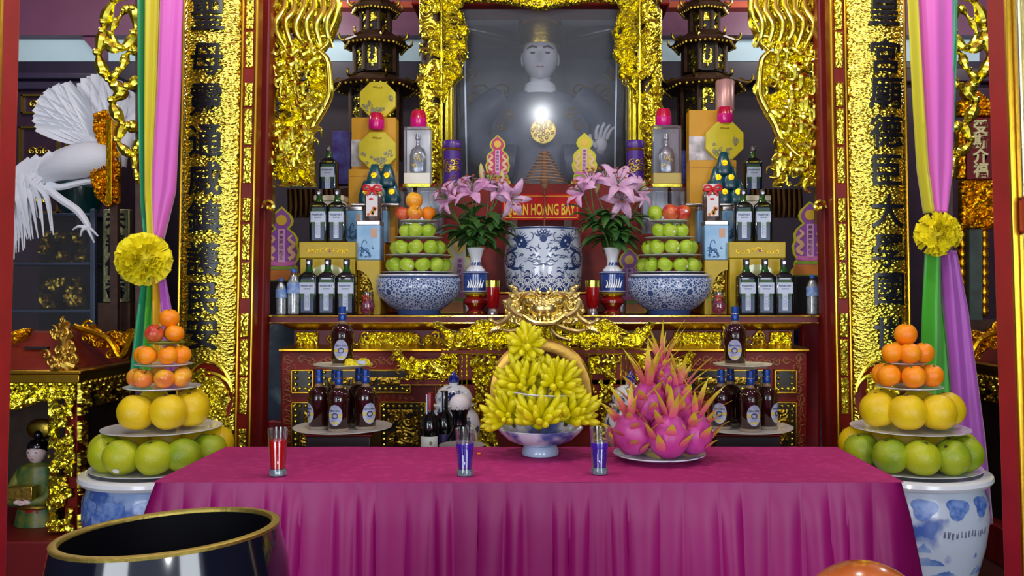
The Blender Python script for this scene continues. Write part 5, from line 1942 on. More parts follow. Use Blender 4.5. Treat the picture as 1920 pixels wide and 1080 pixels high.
for s in (-1, 1):
    side = 'left' if s < 0 else 'right'

    def xs(px, Y):
        return X(px, Y) if s < 0 else X(2034 - px, Y)

    def box_x(a, b, Y):
        return sorted((xs(a, Y), xs(b, Y)))
    # large yellow box with a lid and oval window
    Y = 4.2
    x0, x1 = box_x(561, 667, Y)
    cx = (x0 + x1) / 2
    hw = (x1 - x0) / 2
    t = thing('yellow_gift_box', 'large yellow gift box with lid behind the front bottles at the %s' % side, 'box', (cx, Y, T1 + 0.001), 0, 'yellow gift boxes')
    hb = ZB - T1 - 0.001
    part(t, 'base', MB().box(-hw + 0.004, hw - 0.004, 0, 0.38, 0, hb - 0.08), YELBOX, bevel=0.004)
    lid = part(t, 'lid', MB().box(-hw, hw, -0.006, 0.386, hb - 0.08, hb), YELBOX, bevel=0.005)
    m = MB()
    for k in range(-4, 5):
        scroll(m, 0.024 * k, -0.0065, hb - 0.042 + 0.006 * math.cos(k), 0.011, 0.002, 1.0, k, s, 5, 0.1)
    part(lid, 'printed_scrolls', m, GOLDSEAL)
    part(lid, 'printed_flower', ell(MB(), 0.012, -0.006, hb - 0.042, 0.008, 0.008), mat('plum_print', (130, 70, 120), 0.5))
    part(t, 'oval_window', ell(MB(), 0.0, -0.001, hb - 0.15, 0.075, 0.04), mat('frosted_window', (190, 196, 140), 0.15, coat=0.5))
    part(t, 'bottom_stripe', MB().box(-hw + 0.003, hw - 0.003, -0.002, 0.01, 0.02, 0.03), GOLDSEAL)
    # yellow box with an arched cut-out, gold carving inside
    x0, x1 = box_x(669, 712, Y)
    cx = (x0 + x1) / 2
    hw = (x1 - x0) / 2
    ha = Z(488, Y) - T1 - 0.001
    t = thing('arched_gift_box', 'yellow box with an arched window under the blue tin at the %s' % side, 'box', (cx, Y, T1 + 0.001), 0, 'arched yellow boxes')
    out = [(-hw, 0), (-hw, ha), (hw, ha), (hw, 0)]
    arch = []
    sgn = 1 if s < 0 else -1
    for k in range(13):
        a = PI / 2 * k / 12
        arch.append((sgn * (-hw + hw * 1.45 * math.cos(a)), 0.0 + ha * (0.35 + 0.47 * math.sin(a))))
    poly = [(sgn * (-hw + 0.0), ha), (sgn * hw, ha), (sgn * hw, 0), (sgn * (-hw + hw * 1.45), 0)] + arch
    part(t, 'front_panel', MB().prism(poly, 0, 0.004), YELBOX, smooth=False)
    part(t, 'carton', MB().box(-hw, hw, 0.03, 0.17, 0, ha).box(-hw, hw, 0, 0.03, ha - 0.004, ha), YELDEEP, bevel=0.002)
    m = MB()
    relief(m, [(-hw + 0.004, 0.05), (hw - 0.004, 0.05), (hw - 0.004, ha - 0.03), (-hw + 0.004, ha - 0.03)], 0.03, 0.02, 0.004, 500 + s, 0.05)
    part(t, 'foil_insert', m, DARKGOLD)
    x0, x1 = box_x(669, 722, 4.4)
    single('carton', 'plain amber carton hidden behind the arched box at the %s' % side, 'box', MB().box(x0, x1, 4.4, 4.6, T1 + 0.001, 1.56), YELDEEP, bevel=0.003)

    # blue tins
    def tin(label, a, b, Y, z0, z1, depth, motif=True):
        x0, x1 = box_x(a, b, Y)
        cx = (x0 + x1) / 2
        hw = (x1 - x0) / 2
        H_ = z1 - z0
        t = thing('tea_tin', label, 'tin', (cx, Y, z0), 0, 'sky blue tea tins')
        part(t, 'body', MB().box(-hw, hw, 0, depth, 0, H_ - 0.022), TINB, bevel=0.005)
        part(t, 'lid', MB().box(-hw * 1.01, hw * 1.01, -0.001, depth, H_ - 0.026, H_), SILVERM, bevel=0.005)
        if motif:
            m = MB()
            r_ = random.Random(int(a))
            for k in range(16):
                u = r_.uniform(-hw * 0.8, hw * 0.45)
                scroll(m, u, -0.001, r_.uniform(0.015, 0.07 - 0.02 * u / hw), r_.uniform(0.005, 0.012), 0.0016, 1.1, r_.uniform(0, 6), 1, 4, 0.2)
            m.tube(smoothline([(-hw * 0.6, -0.001, 0.03), (-hw * 0.5, -0.002, 0.085), (-hw * 0.25, -0.002, 0.1), (-hw * 0.1, -0.001, 0.085)], 4), 0.0018, 4)
            part(t, 'blue_flower_print', m, mat('blue_print', (56, 96, 150), 0.4))
            part(t, 'stamp', MB().box(hw * 0.22, hw * 0.72, -0.001, 0.002, H_ - 0.085, H_ - 0.04), mat('peach_stamp', (206, 160, 130), 0.5))
        return t
    Y = 4.24
    zt_ = Z(413, Y)
    tin('sky blue tea tin on the arched box at the %s' % side, 668, 713, Y, Z(488, 4.2) + 0.002, zt_, 0.1)
    zb2, zt2 = 1.562, Z(386, 4.42)
    tin('blue tea tin half hidden behind bottles and front tin at the %s' % side, 650, 680, 4.42, zb2, zt2, 0.09)
    tin('narrow blue tea tin beside the apple pyramid at the %s' % side, 712, 726, 4.42, zb2, zt2, 0.09, False)
    # jar with a bow
    x = xs(697, Y) + (0 if s < 0 else 0.0)
    t = thing('candy_jar', 'clear candy jar with a red bow on the blue tin at the %s' % side, 'jar', (x, Y + 0.05, zt_ + 0.001), 0, 'candy jars')
    loft_ = loft(MB(), [(0.038, 0.038, 0), (0.042, 0.042, 0.008), (0.044, 0.044, 0.13), (0.036, 0.036, 0.15), (0.036, 0.036, 0.16)], 28, 3.4)
    part(t, 'glass', loft_, PLASTIC)
    part(t, 'sweets', loft(MB(), [(0.036, 0.036, 0.004), (0.04, 0.04, 0.012), (0.041, 0.041, 0.125), (0.03, 0.03, 0.14)], 28, 3.4), mat('mixed_sweets', (120, 96, 82), 0.5, rgb2=(70, 62, 54), vscale=60))
    part(t, 'lid', MB().lathe([(0.04, 0.158), (0.041, 0.162), (0.041, 0.18), (0.036, 0.183)], 28), mat('white_lid', (226, 220, 220), 0.4))
    lb = part(t, 'label', MB().box(-0.028, 0.028, -0.0465, -0.04, 0.02, 0.125), mat('white_paper_label', (222, 218, 220), 0.5))
    m = MB()
    ell(m, -0.004, -0.0466, 0.105, 0.012, 0.006)
    part(lb, 'red_oval_mark', m, REDRIB)
    m = MB()
    rj = random.Random(2)
    for k in range(8):
        ell(m, rj.uniform(-0.02, 0.02), -0.0467, rj.uniform(0.026, 0.06), 0.007, 0.008, 10)
    part(lb, 'fruit_print', m, mat('red_pink_print', (206, 60, 50), 0.5, rgb2=(220, 180, 40), vscale=40))
    m = MB()
    for q_ in (-1, 1):
        m.tube(smoothline([(0, -0.048, 0.155), (q_ * 0.022, -0.056, 0.172), (q_ * 0.04, -0.05, 0.166), (q_ * 0.038, -0.048, 0.148), (q_ * 0.018, -0.052, 0.15), (0, -0.048, 0.155)], 4), 0.006, 6, flat=0.6)
        m.tube([(0, -0.046, 0.153), (q_ * 0.012, -0.05, 0.14), (q_ * 0.024, -0.047, 0.122)], [0.005, 0.007, 0.006], 6, flat=0.5)
    m.ball((0, -0.05, 0.155), 0.008, 8, 6)
    m.lathe([(0.0405, 0.15), (0.0425, 0.156), (0.0405, 0.162)], 24)
    part(t, 'bow', m, REDRIB)
    # cake tin
    Y = 4.42
    x0, x1 = box_x(588, 644, Y)
    t = thing('cake_tin', 'white cake tin with a red oval mark behind the bottles at the %s' % side, 'tin', ((x0 + x1) / 2, Y, ZB + 0.001), 0, 'white cake tins')
    hw = (x1 - x0) / 2
    ht = ZT - ZB - 0.001
    part(t, 'body', MB().box(-hw, hw, 0, 0.17, 0, ht - 0.03), mat('cream_white_tin', (218, 214, 200), 0.4), bevel=0.008)
    ld = part(t, 'lid', MB().box(-hw * 1.01, hw * 1.01, -0.002, 0.172, ht - 0.03, ht), mat('beige_tin_lid', (206, 196, 170), 0.4), bevel=0.005)
    p = part(t, 'red_oval_mark', ell(MB(), 0.01, -0.0005, ht - 0.06, 0.02, 0.012), REDRIB)
    # tray with teal pouches
    Y = 4.34
    x0, x1 = box_x(655, 747, Y + 0.05)
    zt3 = zt2 + 0.001
    single('silver_tray', 'thin silver tray carrying teal pouches at the %s' % side, 'tray', MB().box(x0, x1, Y + 0.07, Y + 0.165, zt3, zt3 + 0.012), SILVERM, bevel=0.003)

    def pouch():
        t = thing('teal_pouch', 'x', 'pouch')
        part(t, 'bag', loft(MB(), [(0.04, 0.026, 0), (0.045, 0.032, 0.012), (0.04, 0.027, 0.05), (0.029, 0.018, 0.09), (0.02, 0.008, 0.115), (0.016, 0.003, 0.122)], 20, 3), TEAL)
        part(t, 'gold_seal', ell(MB(), 0, -0.0285, 0.062, 0.0155, 0.0155, 20, 0.003).moved(lambda p: (p[0], p[1] + (p[2] - 0.05) * 0.28, p[2])), GOLDSEAL)
        return t
    if s < 0:
        pst = Stock(pouch)
        pos = [(688, 0, 'left of the lower row'), (712, 0, 'middle of the lower row'), (736, 0, 'right of the lower row'), (703, 1, 'left of the upper pair'), (727, 1, 'right of the upper pair')]
    else:
        pos = [(1334, 0, 'left of the lowest row'), (1357, 0, 'middle of the lowest row'), (1383, 0, 'right of the lowest row'), (1345, 1, 'left of the middle pair'), (1369, 1, 'right of the middle pair'), (1357, 2, 'topmost')]
    zp = zt3 + 0.013
    for px, lv, nm in pos:
        pst.put((X(px, Y + 0.12), Y + 0.12 + 0.0 * lv, zp + (0, 0.075, 0.15)[lv] * (1 if s > 0 else 1.15)), 'teal satin pouch with a gold seal, %s on the %s tray' % (nm, side), 0.1 * (px % 3 - 1), 'teal pouches')
    # yellow cartons with octagonal boxes
    Y = 4.52
    zA = Z(317 if s < 0 else 300, Y)
    x0, x1 = box_x(653, 741, Y)
    t = thing('yellow_carton', 'amber yellow carton behind the teal pouches at the %s' % side, 'box', ((x0 + x1) / 2, Y, 1.564), 0, 'amber cartons')
    hw = (x1 - x0) / 2
    part(t, 'carton', MB().box(-hw, hw, 0, 0.095, 0, zA - 1.564), YELDEEP, bevel=0.004)
    part(t, 'flap_line', MB().box(-hw, hw, -0.001, 0.002, zA - 1.564 - 0.04, zA - 1.564 - 0.037), mat('dull_orange_line', (176, 110, 20), 0.5))
    YB2 = 4.63
    zBt = Z(220 if s < 0 else 206, YB2)
    x0, x1 = box_x(659, 742, YB2)
    cxb = (x0 + x1) / 2
    hw = (x1 - x0) / 2
    t = thing('yellow_carton', 'tall yellow and white carton behind the octagonal box at the %s' % side, 'box', (cxb, YB2, 1.621), 0, 'tall yellow cartons')
    part(t, 'carton', MB().box(-hw, hw, 0, 0.1, 0, zBt - 1.621), YELDEEP, bevel=0.004)
    sx0, sx1 = (-hw, -hw * 0.55) if s < 0 else (-hw * 1.0, hw * 1.0)
    part(t, 'white_side_band', MB().box(sx0, sx1, -0.0015, 0.002, Z(312, YB2) - 1.621, Z(262 if s < 0 else 256, YB2) - 1.621), mat('off_white_print', (222, 218, 226), 0.5, rgb2=(150, 146, 150), vscale=16))

    def octa(label, px, py, Y, R):
        t = thing('octagonal_gift_box', label, 'box', (X(px, Y), Y, Z(py, Y)), 0, 'octagonal yellow boxes')
        z0 = R * math.cos(PI / 8)
        part(t, 'body', MB().prism([(R * math.cos(PI / 8 + k * PI / 4), z0 + R * math.sin(PI / 8 + k * PI / 4)) for k in range(8)], 0, 0.035), YELLIGHT, bevel=0.004, smooth=False)
        m = MB()
        r_ = random.Random(px)
        for k in range(20):
            a = r_.uniform(-2.9, 0.2)
            rr = r_.uniform(0.45, 0.8) * R
            scroll(m, rr * math.cos(a), -0.001, z0 + rr * math.sin(a), r_.uniform(0.008, 0.018), 0.0034, 1.0, r_.uniform(0, 6), 1, 5, 0.2)
        part(t, 'silver_flower_print', m, mat('silver_print', (150, 148, 116), 0.4, metal=0.2))
        m = MB()
        for k in range(5):
            scroll(m, -0.02 + 0.01 * k, -0.001, z0 + R * 0.62, 0.006, 0.0016, 1.0, k, 1, 4, 0.2)
        part(t, 'gold_crest_print', m, mat('dark_gold_print', (150, 130, 10), 0.45))
        return t
    if s < 0:
        octa('yellow octagonal gift box, lower of the two at the left', 707, 316.5, 4.57, 0.107)
        octa('yellow octagonal gift box, upper of the two at the left', 708, 219.5, 4.66, 0.105)
    else:
        o = octa('shiny yellow octagonal gift box behind teal pouches at the right', 1359, 299.5, 4.57, 0.11)
    hp = thing('candle_cup', 'pink glass candle cup in front of the %s' % ('upper left octagonal box' if s < 0 else 'pale pink cylinder at the right'), 'candle cup', (X(706 if s < 0 else 1359, 4.59), 4.59, Z(243.5 if s < 0 else 232, 4.59)), 0, 'pink candle cups')
    if s < 0:
        cup_parts = True
    part(hp, 'cup', MB().lathe([(0.036, 0), (0.043, 0.012), (0.043, 0.05)], 24), MAGENTA)
    part(hp, 'upper_cup', MB().lathe([(0.043, 0.05), (0.04, 0.07), (0.032, 0.088), (0.028, 0.088), (0.02, 0.06), (0.001, 0.058)], 24), CRIMSON)
    if s > 0:
        single('pink_cylinder', 'pale pink metallic cylinder standing on the right yellow carton', 'canister', MB().lathe([(0.05, 0), (0.051, 0.004), (0.051, 0.165), (0.047, 0.17), (0.02, 0.172), (0.012, 0.18), (0.001, 0.182)], 32), mat('pale_pink_metal', (196, 150, 148), 0.35, metal=0.4), (X(1359, 4.685), 4.685, zBt + 0.001))
    # clear plastic cases standing on the step, silver decanter cases on them
    YS = 4.64
    ztc = Z(351, YS)
    for k, (a, b) in enumerate(((727, 775), (781, 829))):
        x0, x1 = box_x(a, b, YS)
        hw = (x1 - x0) / 2
        t = thing('clear_bottle_case', 'grey clear case with a bottle behind the %s pyramid, %s one' % (side, ('outer', 'inner')[k]), 'case', ((x0 + x1) / 2, YS, 1.621), 0, 'clear bottle cases')
        part(t, 'case', MB().box(-hw, hw, 0, 0.13, 0, ztc - 1.621), PLASTIC, bevel=0.004)
        part(t, 'grey_backing', MB().box(-hw + 0.004, hw - 0.004, 0.115, 0.125, 0.004, ztc - 1.63), mat('grey_foil', (120, 122, 142), 0.35, metal=0.3))
        part(t, 'bottle', MB().lathe([(0.04, 0.005), (0.042, 0.12), (0.02, 0.16), (0.012, 0.17), (0.012, 0.2), (0.015, 0.2), (0.015, 0.235), (0.01, 0.24)], 20, (0, 0.06, 0)), mat('smoky_glass', (130, 132, 140), 0.12, coat=0.4))
    Y = 4.66
    x0, x1 = (X(757, Y), X(806, Y)) if s < 0 else (X(1225, Y), X(1278, Y))
    hw = (x1 - x0) / 2
    zc = ztc + 0.001
    htop = Z(237 if s < 0 else 234, Y) - zc
    t = thing('decanter_case', ('silver decanter case with painted glare and a gold base under the left candle cup' if s < 0 else 'grey silver decanter case with a gold base under the right candle cup'), 'case', ((x0 + x1) / 2, Y, zc), 0, 'decanter cases')
    SILV = mat('silver_decanter', (150, 152, 160), 0.22, metal=0.8, bump=0.4, bscale=30)
    part(t, 'gold_base', MB().box(-hw - 0.006, hw + 0.006, -0.006, 0.11, 0, 0.022), GOLDB, bevel=0.004)
    part(t, 'white_plinth', MB().box(-hw, hw, 0, 0.104, 0.022, 0.08), mat('white_card' if s < 0 else 'gold_card', (240, 238, 226) if s < 0 else (190, 170, 90), 0.35), bevel=0.002)
    part(t, 'clear_cover', MB().box(-hw, hw, 0, 0.104, 0.08, htop), PLASTIC, bevel=0.004)
    part(t, 'backing', MB().box(-hw + 0.003, hw - 0.003, 0.09, 0.1, 0.08, htop - 0.003), mat('lamp_glare_card' if s < 0 else 'grey_silver_card', (252, 252, 254) if s < 0 else (140, 142, 152), 0.3))  # left backing is white: lamp glare put into its colour
    m = loft(MB(), [(0.042, 0.026, 0.09), (0.046, 0.028, 0.1), (0.046, 0.028, 0.18), (0.036, 0.022, 0.215), (0.016, 0.014, 0.23), (0.011, 0.011, 0.24), (0.011, 0.011, 0.268), (0.016, 0.014, 0.272), (0.013, 0.012, 0.3)], 24, 3).moved(lambda p: (p[0], p[1] + 0.05, p[2]))
    d_ = part(t, 'decanter', m, SILV)
    m = MB()
    for k in range(6):
        scroll(m, 0.018 * math.cos(k), 0.021, 0.15 + 0.03 * math.sin(k * 1.3), 0.011, 0.003, 1.1, k, 1, 5)
    part(d_, 'gold_emblem', m, GOLDD)
    hp = thing('candle_cup', 'pink glass candle cup on top of the %s decanter case' % side, 'candle cup', ((x0 + x1) / 2 + (0.002 if s < 0 else -0.015), Y + 0.05, zc + htop + 0.001), 0, 'pink candle cups')
    part(hp, 'cup', MB().lathe([(0.036, 0), (0.045, 0.012), (0.045, 0.05)], 24), MAGENTA)
    part(hp, 'upper_cup', MB().lathe([(0.045, 0.05), (0.042, 0.07), (0.034, 0.094), (0.03, 0.094), (0.02, 0.06), (0.001, 0.058)], 24), CRIMSON)
    # purple pillar candles with gold ornaments
    Y = 4.87
    x = X(848, Y) if s < 0 else X(1191, Y)
    t = thing('pillar_candle', 'purple pillar candle with gold ornament at the %s foot of the shrine' % side, 'candle', (x, Y, 1.917), 0, 'purple pillar candles')
    part(t, 'wax', MB().lathe([(0.052, 0), (0.052, 0.19), (0.046, 0.196), (0.046, 0.204), (0.054, 0.21), (0.056, 0.24), (0.05, 0.252), (0.04, 0.246), (0.001, 0.244)], 28, wave=0.015, wk=8), mat('purple_wax', (72, 34, 132), 0.35, coat=0.2))
    m = MB()
    m.lathe([(0.05, 0.192), (0.055, 0.2), (0.05, 0.208)], 28)
    for k in range(8):
        a = -PI / 2 + (k - 3.5) * 0.2
        scroll(m, 0.05 * math.cos(a), 0, 0.1 + 0.025 * math.sin(k * 2), 0.02, 0.004, 1.1, k, 1, 5)
    m.v = [(x_, (y_ - math.sqrt(max(0.0001, 0.055 ** 2 - x_ ** 2))) if z_ < 0.18 else y_, z_) for x_, y_, z_ in m.v]
    part(t, 'gold_ornament', m, GOLDD)
    # red candle glasses by the urn
    Y = 4.14
    x = X(924, Y) if s < 0 else X(1111, Y)
    t = thing('candle_glass', 'tall red candle glass with a gold rim %s of the incense urn' % side, 'candle glass', (x, Y, T1 + 0.001), 0, 'red candle glasses')
    part(t, 'foot', MB().lathe([(0.026, 0), (0.027, 0.012), (0.022, 0.022), (0.02, 0.03)], 20), SILVERM)
    part(t, 'red_glass', MB().lathe([(0.02, 0.03), (0.028, 0.045), (0.033, 0.1), (0.034, 0.136)], 20), mat('ruby_glass', (150, 8, 14), 0.08, coat=0.6))
    part(t, 'gold_rim', MB().lathe([(0.034, 0.134), (0.035, 0.166), (0.031, 0.166), (0.028, 0.14), (0.001, 0.138)], 20), GOLDB)
    # small jar of hearts
    x = X(689, Y) if s < 0 else X(1348, Y)
    t = thing('ornament_jar', 'small round jar of pink and red beads beside the %s bowl' % side, 'jar', (x, Y, T1 + 0.001), 0, 'bead jars')
    part(t, 'glass', MB().lathe([(0.022, 0), (0.032, 0.016), (0.036, 0.045), (0.028, 0.078), (0.022, 0.09), (0.026, 0.112), (0.024, 0.112), (0.02, 0.092), (0.001, 0.09)], 24), PLASTIC)
    m = MB()
    rj = random.Random(6)
    for k in range(36):
        a, h_ = rj.uniform(0, 6.28), rj.uniform(0.012, 0.068)
        r = 0.024 * math.sin(0.5 + 2.2 * h_ / 0.08)
        m.ball((r * math.cos(a), r * math.sin(a), h_), 0.008, 7, 5)
    part(t, 'pink_beads', m, mat('rose_beads', (172, 56, 96), 0.25, coat=0.4))
    m = MB()
    for k in range(5):
        a = k * 1.25
        m.ball((0.012 * math.cos(a) - 0.004, -0.018, 0.08 + 0.012 * math.sin(a)), 0.007, 7, 5)
    part(t, 'red_berries', m, REDRIB)
# background gifts glimpsed between the stacks
single('purple_gift_box', 'dim purple and blue gift box behind the right decanter case', 'box', MB().box(-0.05, 0.05, 0, 0.1, 0, 0.19).box(-0.052, 0.052, -0.003, 0.1, 0.12, 0.14), mat('purple_card', (64, 40, 120), 0.4, rgb2=(90, 96, 180), vscale=14), (X(1293, 4.82), 4.82, 1.917), bevel=0.004)
single('purple_gift_box', 'dim purple and blue gift box behind the left octagonal boxes', 'box', MB().box(-0.05, 0.05, 0, 0.1, 0, 0.3), mat('purple_card', (64, 40, 120)), (X(640, 4.82), 4.82, 1.917), bevel=0.004)

# water bottles
def water_bottle():
    t = thing('water_bottle', 'x', 'bottle')
    prof = [(0.024, 0), (0.03, 0.006)]
    for k in range(8):
        prof += [(0.031, 0.012 + k * 0.011), (0.029, 0.017 + k * 0.011)]
    prof += [(0.031, 0.105), (0.031, 0.15), (0.028, 0.165), (0.013, 0.19), (0.012, 0.2)]
    part(t, 'bottle', MB().lathe(prof, 24), PLASTIC)
    part(t, 'water', MB().lathe([(0.026, 0.004), (0.0285, 0.012), (0.0285, 0.15), (0.012, 0.185), (0.001, 0.186)], 20), mat('bottle_water', (150, 160, 160), 0.05, rgb2=(196, 204, 200), vscale=50, coat=0.5))
    part(t, 'cap', MB().lathe([(0.014, 0.198), (0.014, 0.212), (0.012, 0.214)], 16), mat('blue_plastic_cap', (40, 96, 190), 0.4))
    part(t, 'label', MB().lathe([(0.0316, 0.1), (0.0318, 0.102), (0.0318, 0.148), (0.0316, 0.15)], 24), mat('blue_label', (56, 96, 190), 0.4, rgb2=(160, 190, 220), vscale=30))
    return t


wb = Stock(water_bottle)
wb.put((X(527, 4.08), 4.08, T1 + 0.001), 'shorter water bottle at the left end of the altar', 0.3, 'water bottles', 0.82)
wb.put((X(551, 4.1), 4.1, T1 + 0.001), 'taller water bottle beside the square bottles at the left', 0.8, 'water bottles', 1.03)
wb.put((X(1523, 4.1), 4.1, T1 + 0.001), 'water bottle at the right end of the altar', 0.0, 'water bottles', 0.9)


# lotus paper tablets
def tablet(label, loc, H_, wash, edge, base, group, characters=True):
    """Cut-card lotus tablet of height H_."""
    t = thing('paper_tablet', label, 'paper tablet', loc, 0, group)
    k_ = H_ / 1.4

    def outline(g):
        pts = []
        half = [(0.30, 0), (0.37, 0.02), (0.36, 0.1), (0.3, 0.16), (0.31, 0.2), (0.29, 0.27), (0.25, 0.3), (0.32, 0.4), (0.345, 0.55), (0.3, 0.66), (0.315, 0.78), (0.26, 0.88), (0.14, 0.98), (0.2, 1.05), (0.225, 1.13), (0.18, 1.24), (0.1, 1.31), (0.05, 1.36), (0, 1.4)]
        half = [(a - g if a > g else 0, b + (g if b < 0.7 else -g) * (1 if b in (0, 1.4) else 0)) for a, b in half]
        return [(a * k_, b * k_) for a, b in half] + [(-a * k_, b * k_) for a, b in reversed(half[:-1])]
    part(t, 'card', MB().prism(outline(0), 0, 0.008), mat('tablet_%s' % edge[0], edge[1], 0.5), smooth=False)
    part(t, 'face', MB().prism(outline(0.045), -0.002, 0.001), mat('tablet_%s' % wash[0], wash[1], 0.5), smooth=False)
    part(t, 'lotus_base', MB().prism([(a * k_, b * k_) for a, b in [(-0.33, 0.02), (0.33, 0.02), (0.3, 0.16), (0.27, 0.2), (-0.27, 0.2), (-0.3, 0.16)]], -0.004, 0), mat('tablet_%s' % base[0], base[1], 0.5), smooth=False)
    part(t, 'pink_petals', MB().prism([(a * k_, b * k_) for a, b in [(-0.28, 0.3), (0, 0.27), (0.28, 0.3), (0.24, 0.37), (0.1, 0.36), (-0.1, 0.36), (-0.24, 0.37)]], -0.004, 0), mat('tablet_rose', (206, 110, 170), 0.5), smooth=False)
    part(t, 'green_band', MB().prism([(a * k_, b * k_) for a, b in [(-0.3, 0.22), (0, 0.205), (0.3, 0.22), (0.24, 0.265), (0, 0.275), (-0.24, 0.265)]], -0.004, 0), mat('tablet_green', (130, 160, 50), 0.5), smooth=False)
    part(t, 'sun_disc', ell(MB(), 0, -0.002, 1.14 * k_, 0.1 * k_, 0.1 * k_, 24, 0.003), mat('tablet_sun', (226, 186, 60), 0.4))
    strip = part(t, 'centre_strip', MB().box(-0.065 * k_, 0.065 * k_, -0.005, 0, 0.35 * k_, 0.97 * k_), mat('tablet_strip', (222, 170, 206), 0.5), smooth=False)
    if characters:
        m = MB()
        for i, ch in enumerate('南無阿彌陀佛'):
            lettering(m, ch, 0.085 * k_, (0, -0.0055, (0.91 - 0.095 * i) * k_), 0.0003, 0.0004)
        part(strip, 'characters', m, mat('plum_ink', (104, 50, 110), 0.5), smooth=False)
    for s in (-1, 1):
        m = MB()
        pts = smoothline([(s * 0.14 * k_, -0.004, 0.4 * k_), (s * 0.24 * k_, -0.006, 0.48 * k_), (s * 0.15 * k_, -0.006, 0.58 * k_), (s * 0.24 * k_, -0.006, 0.68 * k_), (s * 0.14 * k_, -0.006, 0.78 * k_), (s * 0.2 * k_, -0.004, 0.86 * k_)], 5)
        m.tube(pts, taper(len(pts), 0.04 * k_, 0.02 * k_, 0.045 * k_), 6, flat=0.4)
        part(t, 'dragon_print', m, mat('tablet_peach', (226, 186, 140), 0.45))
    return t


LIME, PURP, ORNG = ('lime', (196, 196, 20)), ('purple', (150, 84, 170)), ('orange', (200, 120, 50))
sb = MB().box(-0.07, 0.07, 0, 0.12, 0, Z(526, 4.3) - T1 - 0.002)
for s in (-1, 1):
    x = X(527, 4.32) if s < 0 else X(1520, 4.32)
    zt_ = Z(526 if s < 0 else 516, 4.3)
    single('tablet_stand', 'plain dark stand under the lotus tablet at the %s end' % ('left' if s < 0 else 'right'), 'stand', MB().box(-0.085, 0.085, 0, 0.1, 0, zt_ - T1 - 0.003), mat('black_stand', (22, 22, 26), 0.4), (x, 4.3, T1 + 0.001), bevel=0.004)
    tablet('purple lotus paper tablet at the %s end of the altar' % ('left' if s < 0 else 'right'), (x, 4.33, zt_), 0.376, PURP, LIME, ORNG, 'lotus paper tablets')
tablet('pink lotus paper tablet above the left lilies, before the glass', (X(933, 4.86), 4.86, 1.917), Z(253, 4.86) - 1.917, ('crimson', (190, 50, 100)), LIME, ORNG, 'lotus paper tablets')
tablet('yellow edged lotus paper tablet above the right lilies, before the glass', (X(1096, 4.86), 4.86, 1.917), Z(249, 4.86) - 1.917, ('lemon', (206, 196, 30)), LIME, ORNG, 'lotus paper tablets')
tablet('cream lotus paper tablet half hidden by left lily leaves', (X(862, 4.42), 4.42, T1 + 0.001), 0.42, ('cream', (206, 200, 170)), LIME, ORNG, 'lotus paper tablets')
tablet('rose lotus paper tablet half hidden by right lily leaves', (X(1180, 4.42), 4.42, T1 + 0.001), 0.34, PURP, LIME, ORNG, 'lotus paper tablets')
for s in (-1, 1):
    x = X(868 if s < 0 else 1174, 4.1)
    single('clear_tumbler', 'small clear tumbler half hidden beside the %s vase stand' % ('left' if s < 0 else 'right'), 'glass', MB().lathe([(0.02, 0), (0.024, 0.07), (0.022, 0.07), (0.018, 0.006), (0.001, 0.005)], 20), PLASTIC, (x, 4.33, T1 + 0.001), group='clear tumblers')
# ---------------------------------------------------------------- low table behind the cloth
ZL = 0.615
lt_ = thing('low_table', 'dark low table between the pink cloth and the altar', 'table', (0, 3.45, 0))
part(lt_, 'table_top', MB().box(-1.15, 1.15, -0.28, 0.28, ZL - 0.03, ZL), LACQ, bevel=0.004)
for x in (-1.1, 1.04):
    for y in (-0.26, 0.2):
        part(lt_, 'leg', MB().box(x, x + 0.06, y, y + 0.06, 0, ZL - 0.03), LACQ)

AMBER = mat('dark_amber_spirit', (40, 10, 8), 0.06, coat=0.6)
AMBERL = mat('red_amber_spirit', (112, 22, 10), 0.08, coat=0.5)
CAPB = mat('blue_foil_cap', (30, 70, 150), 0.3, metal=0.4)
THICKG = mat('pale_bottle_base', (150, 136, 120), 0.08, coat=0.6)


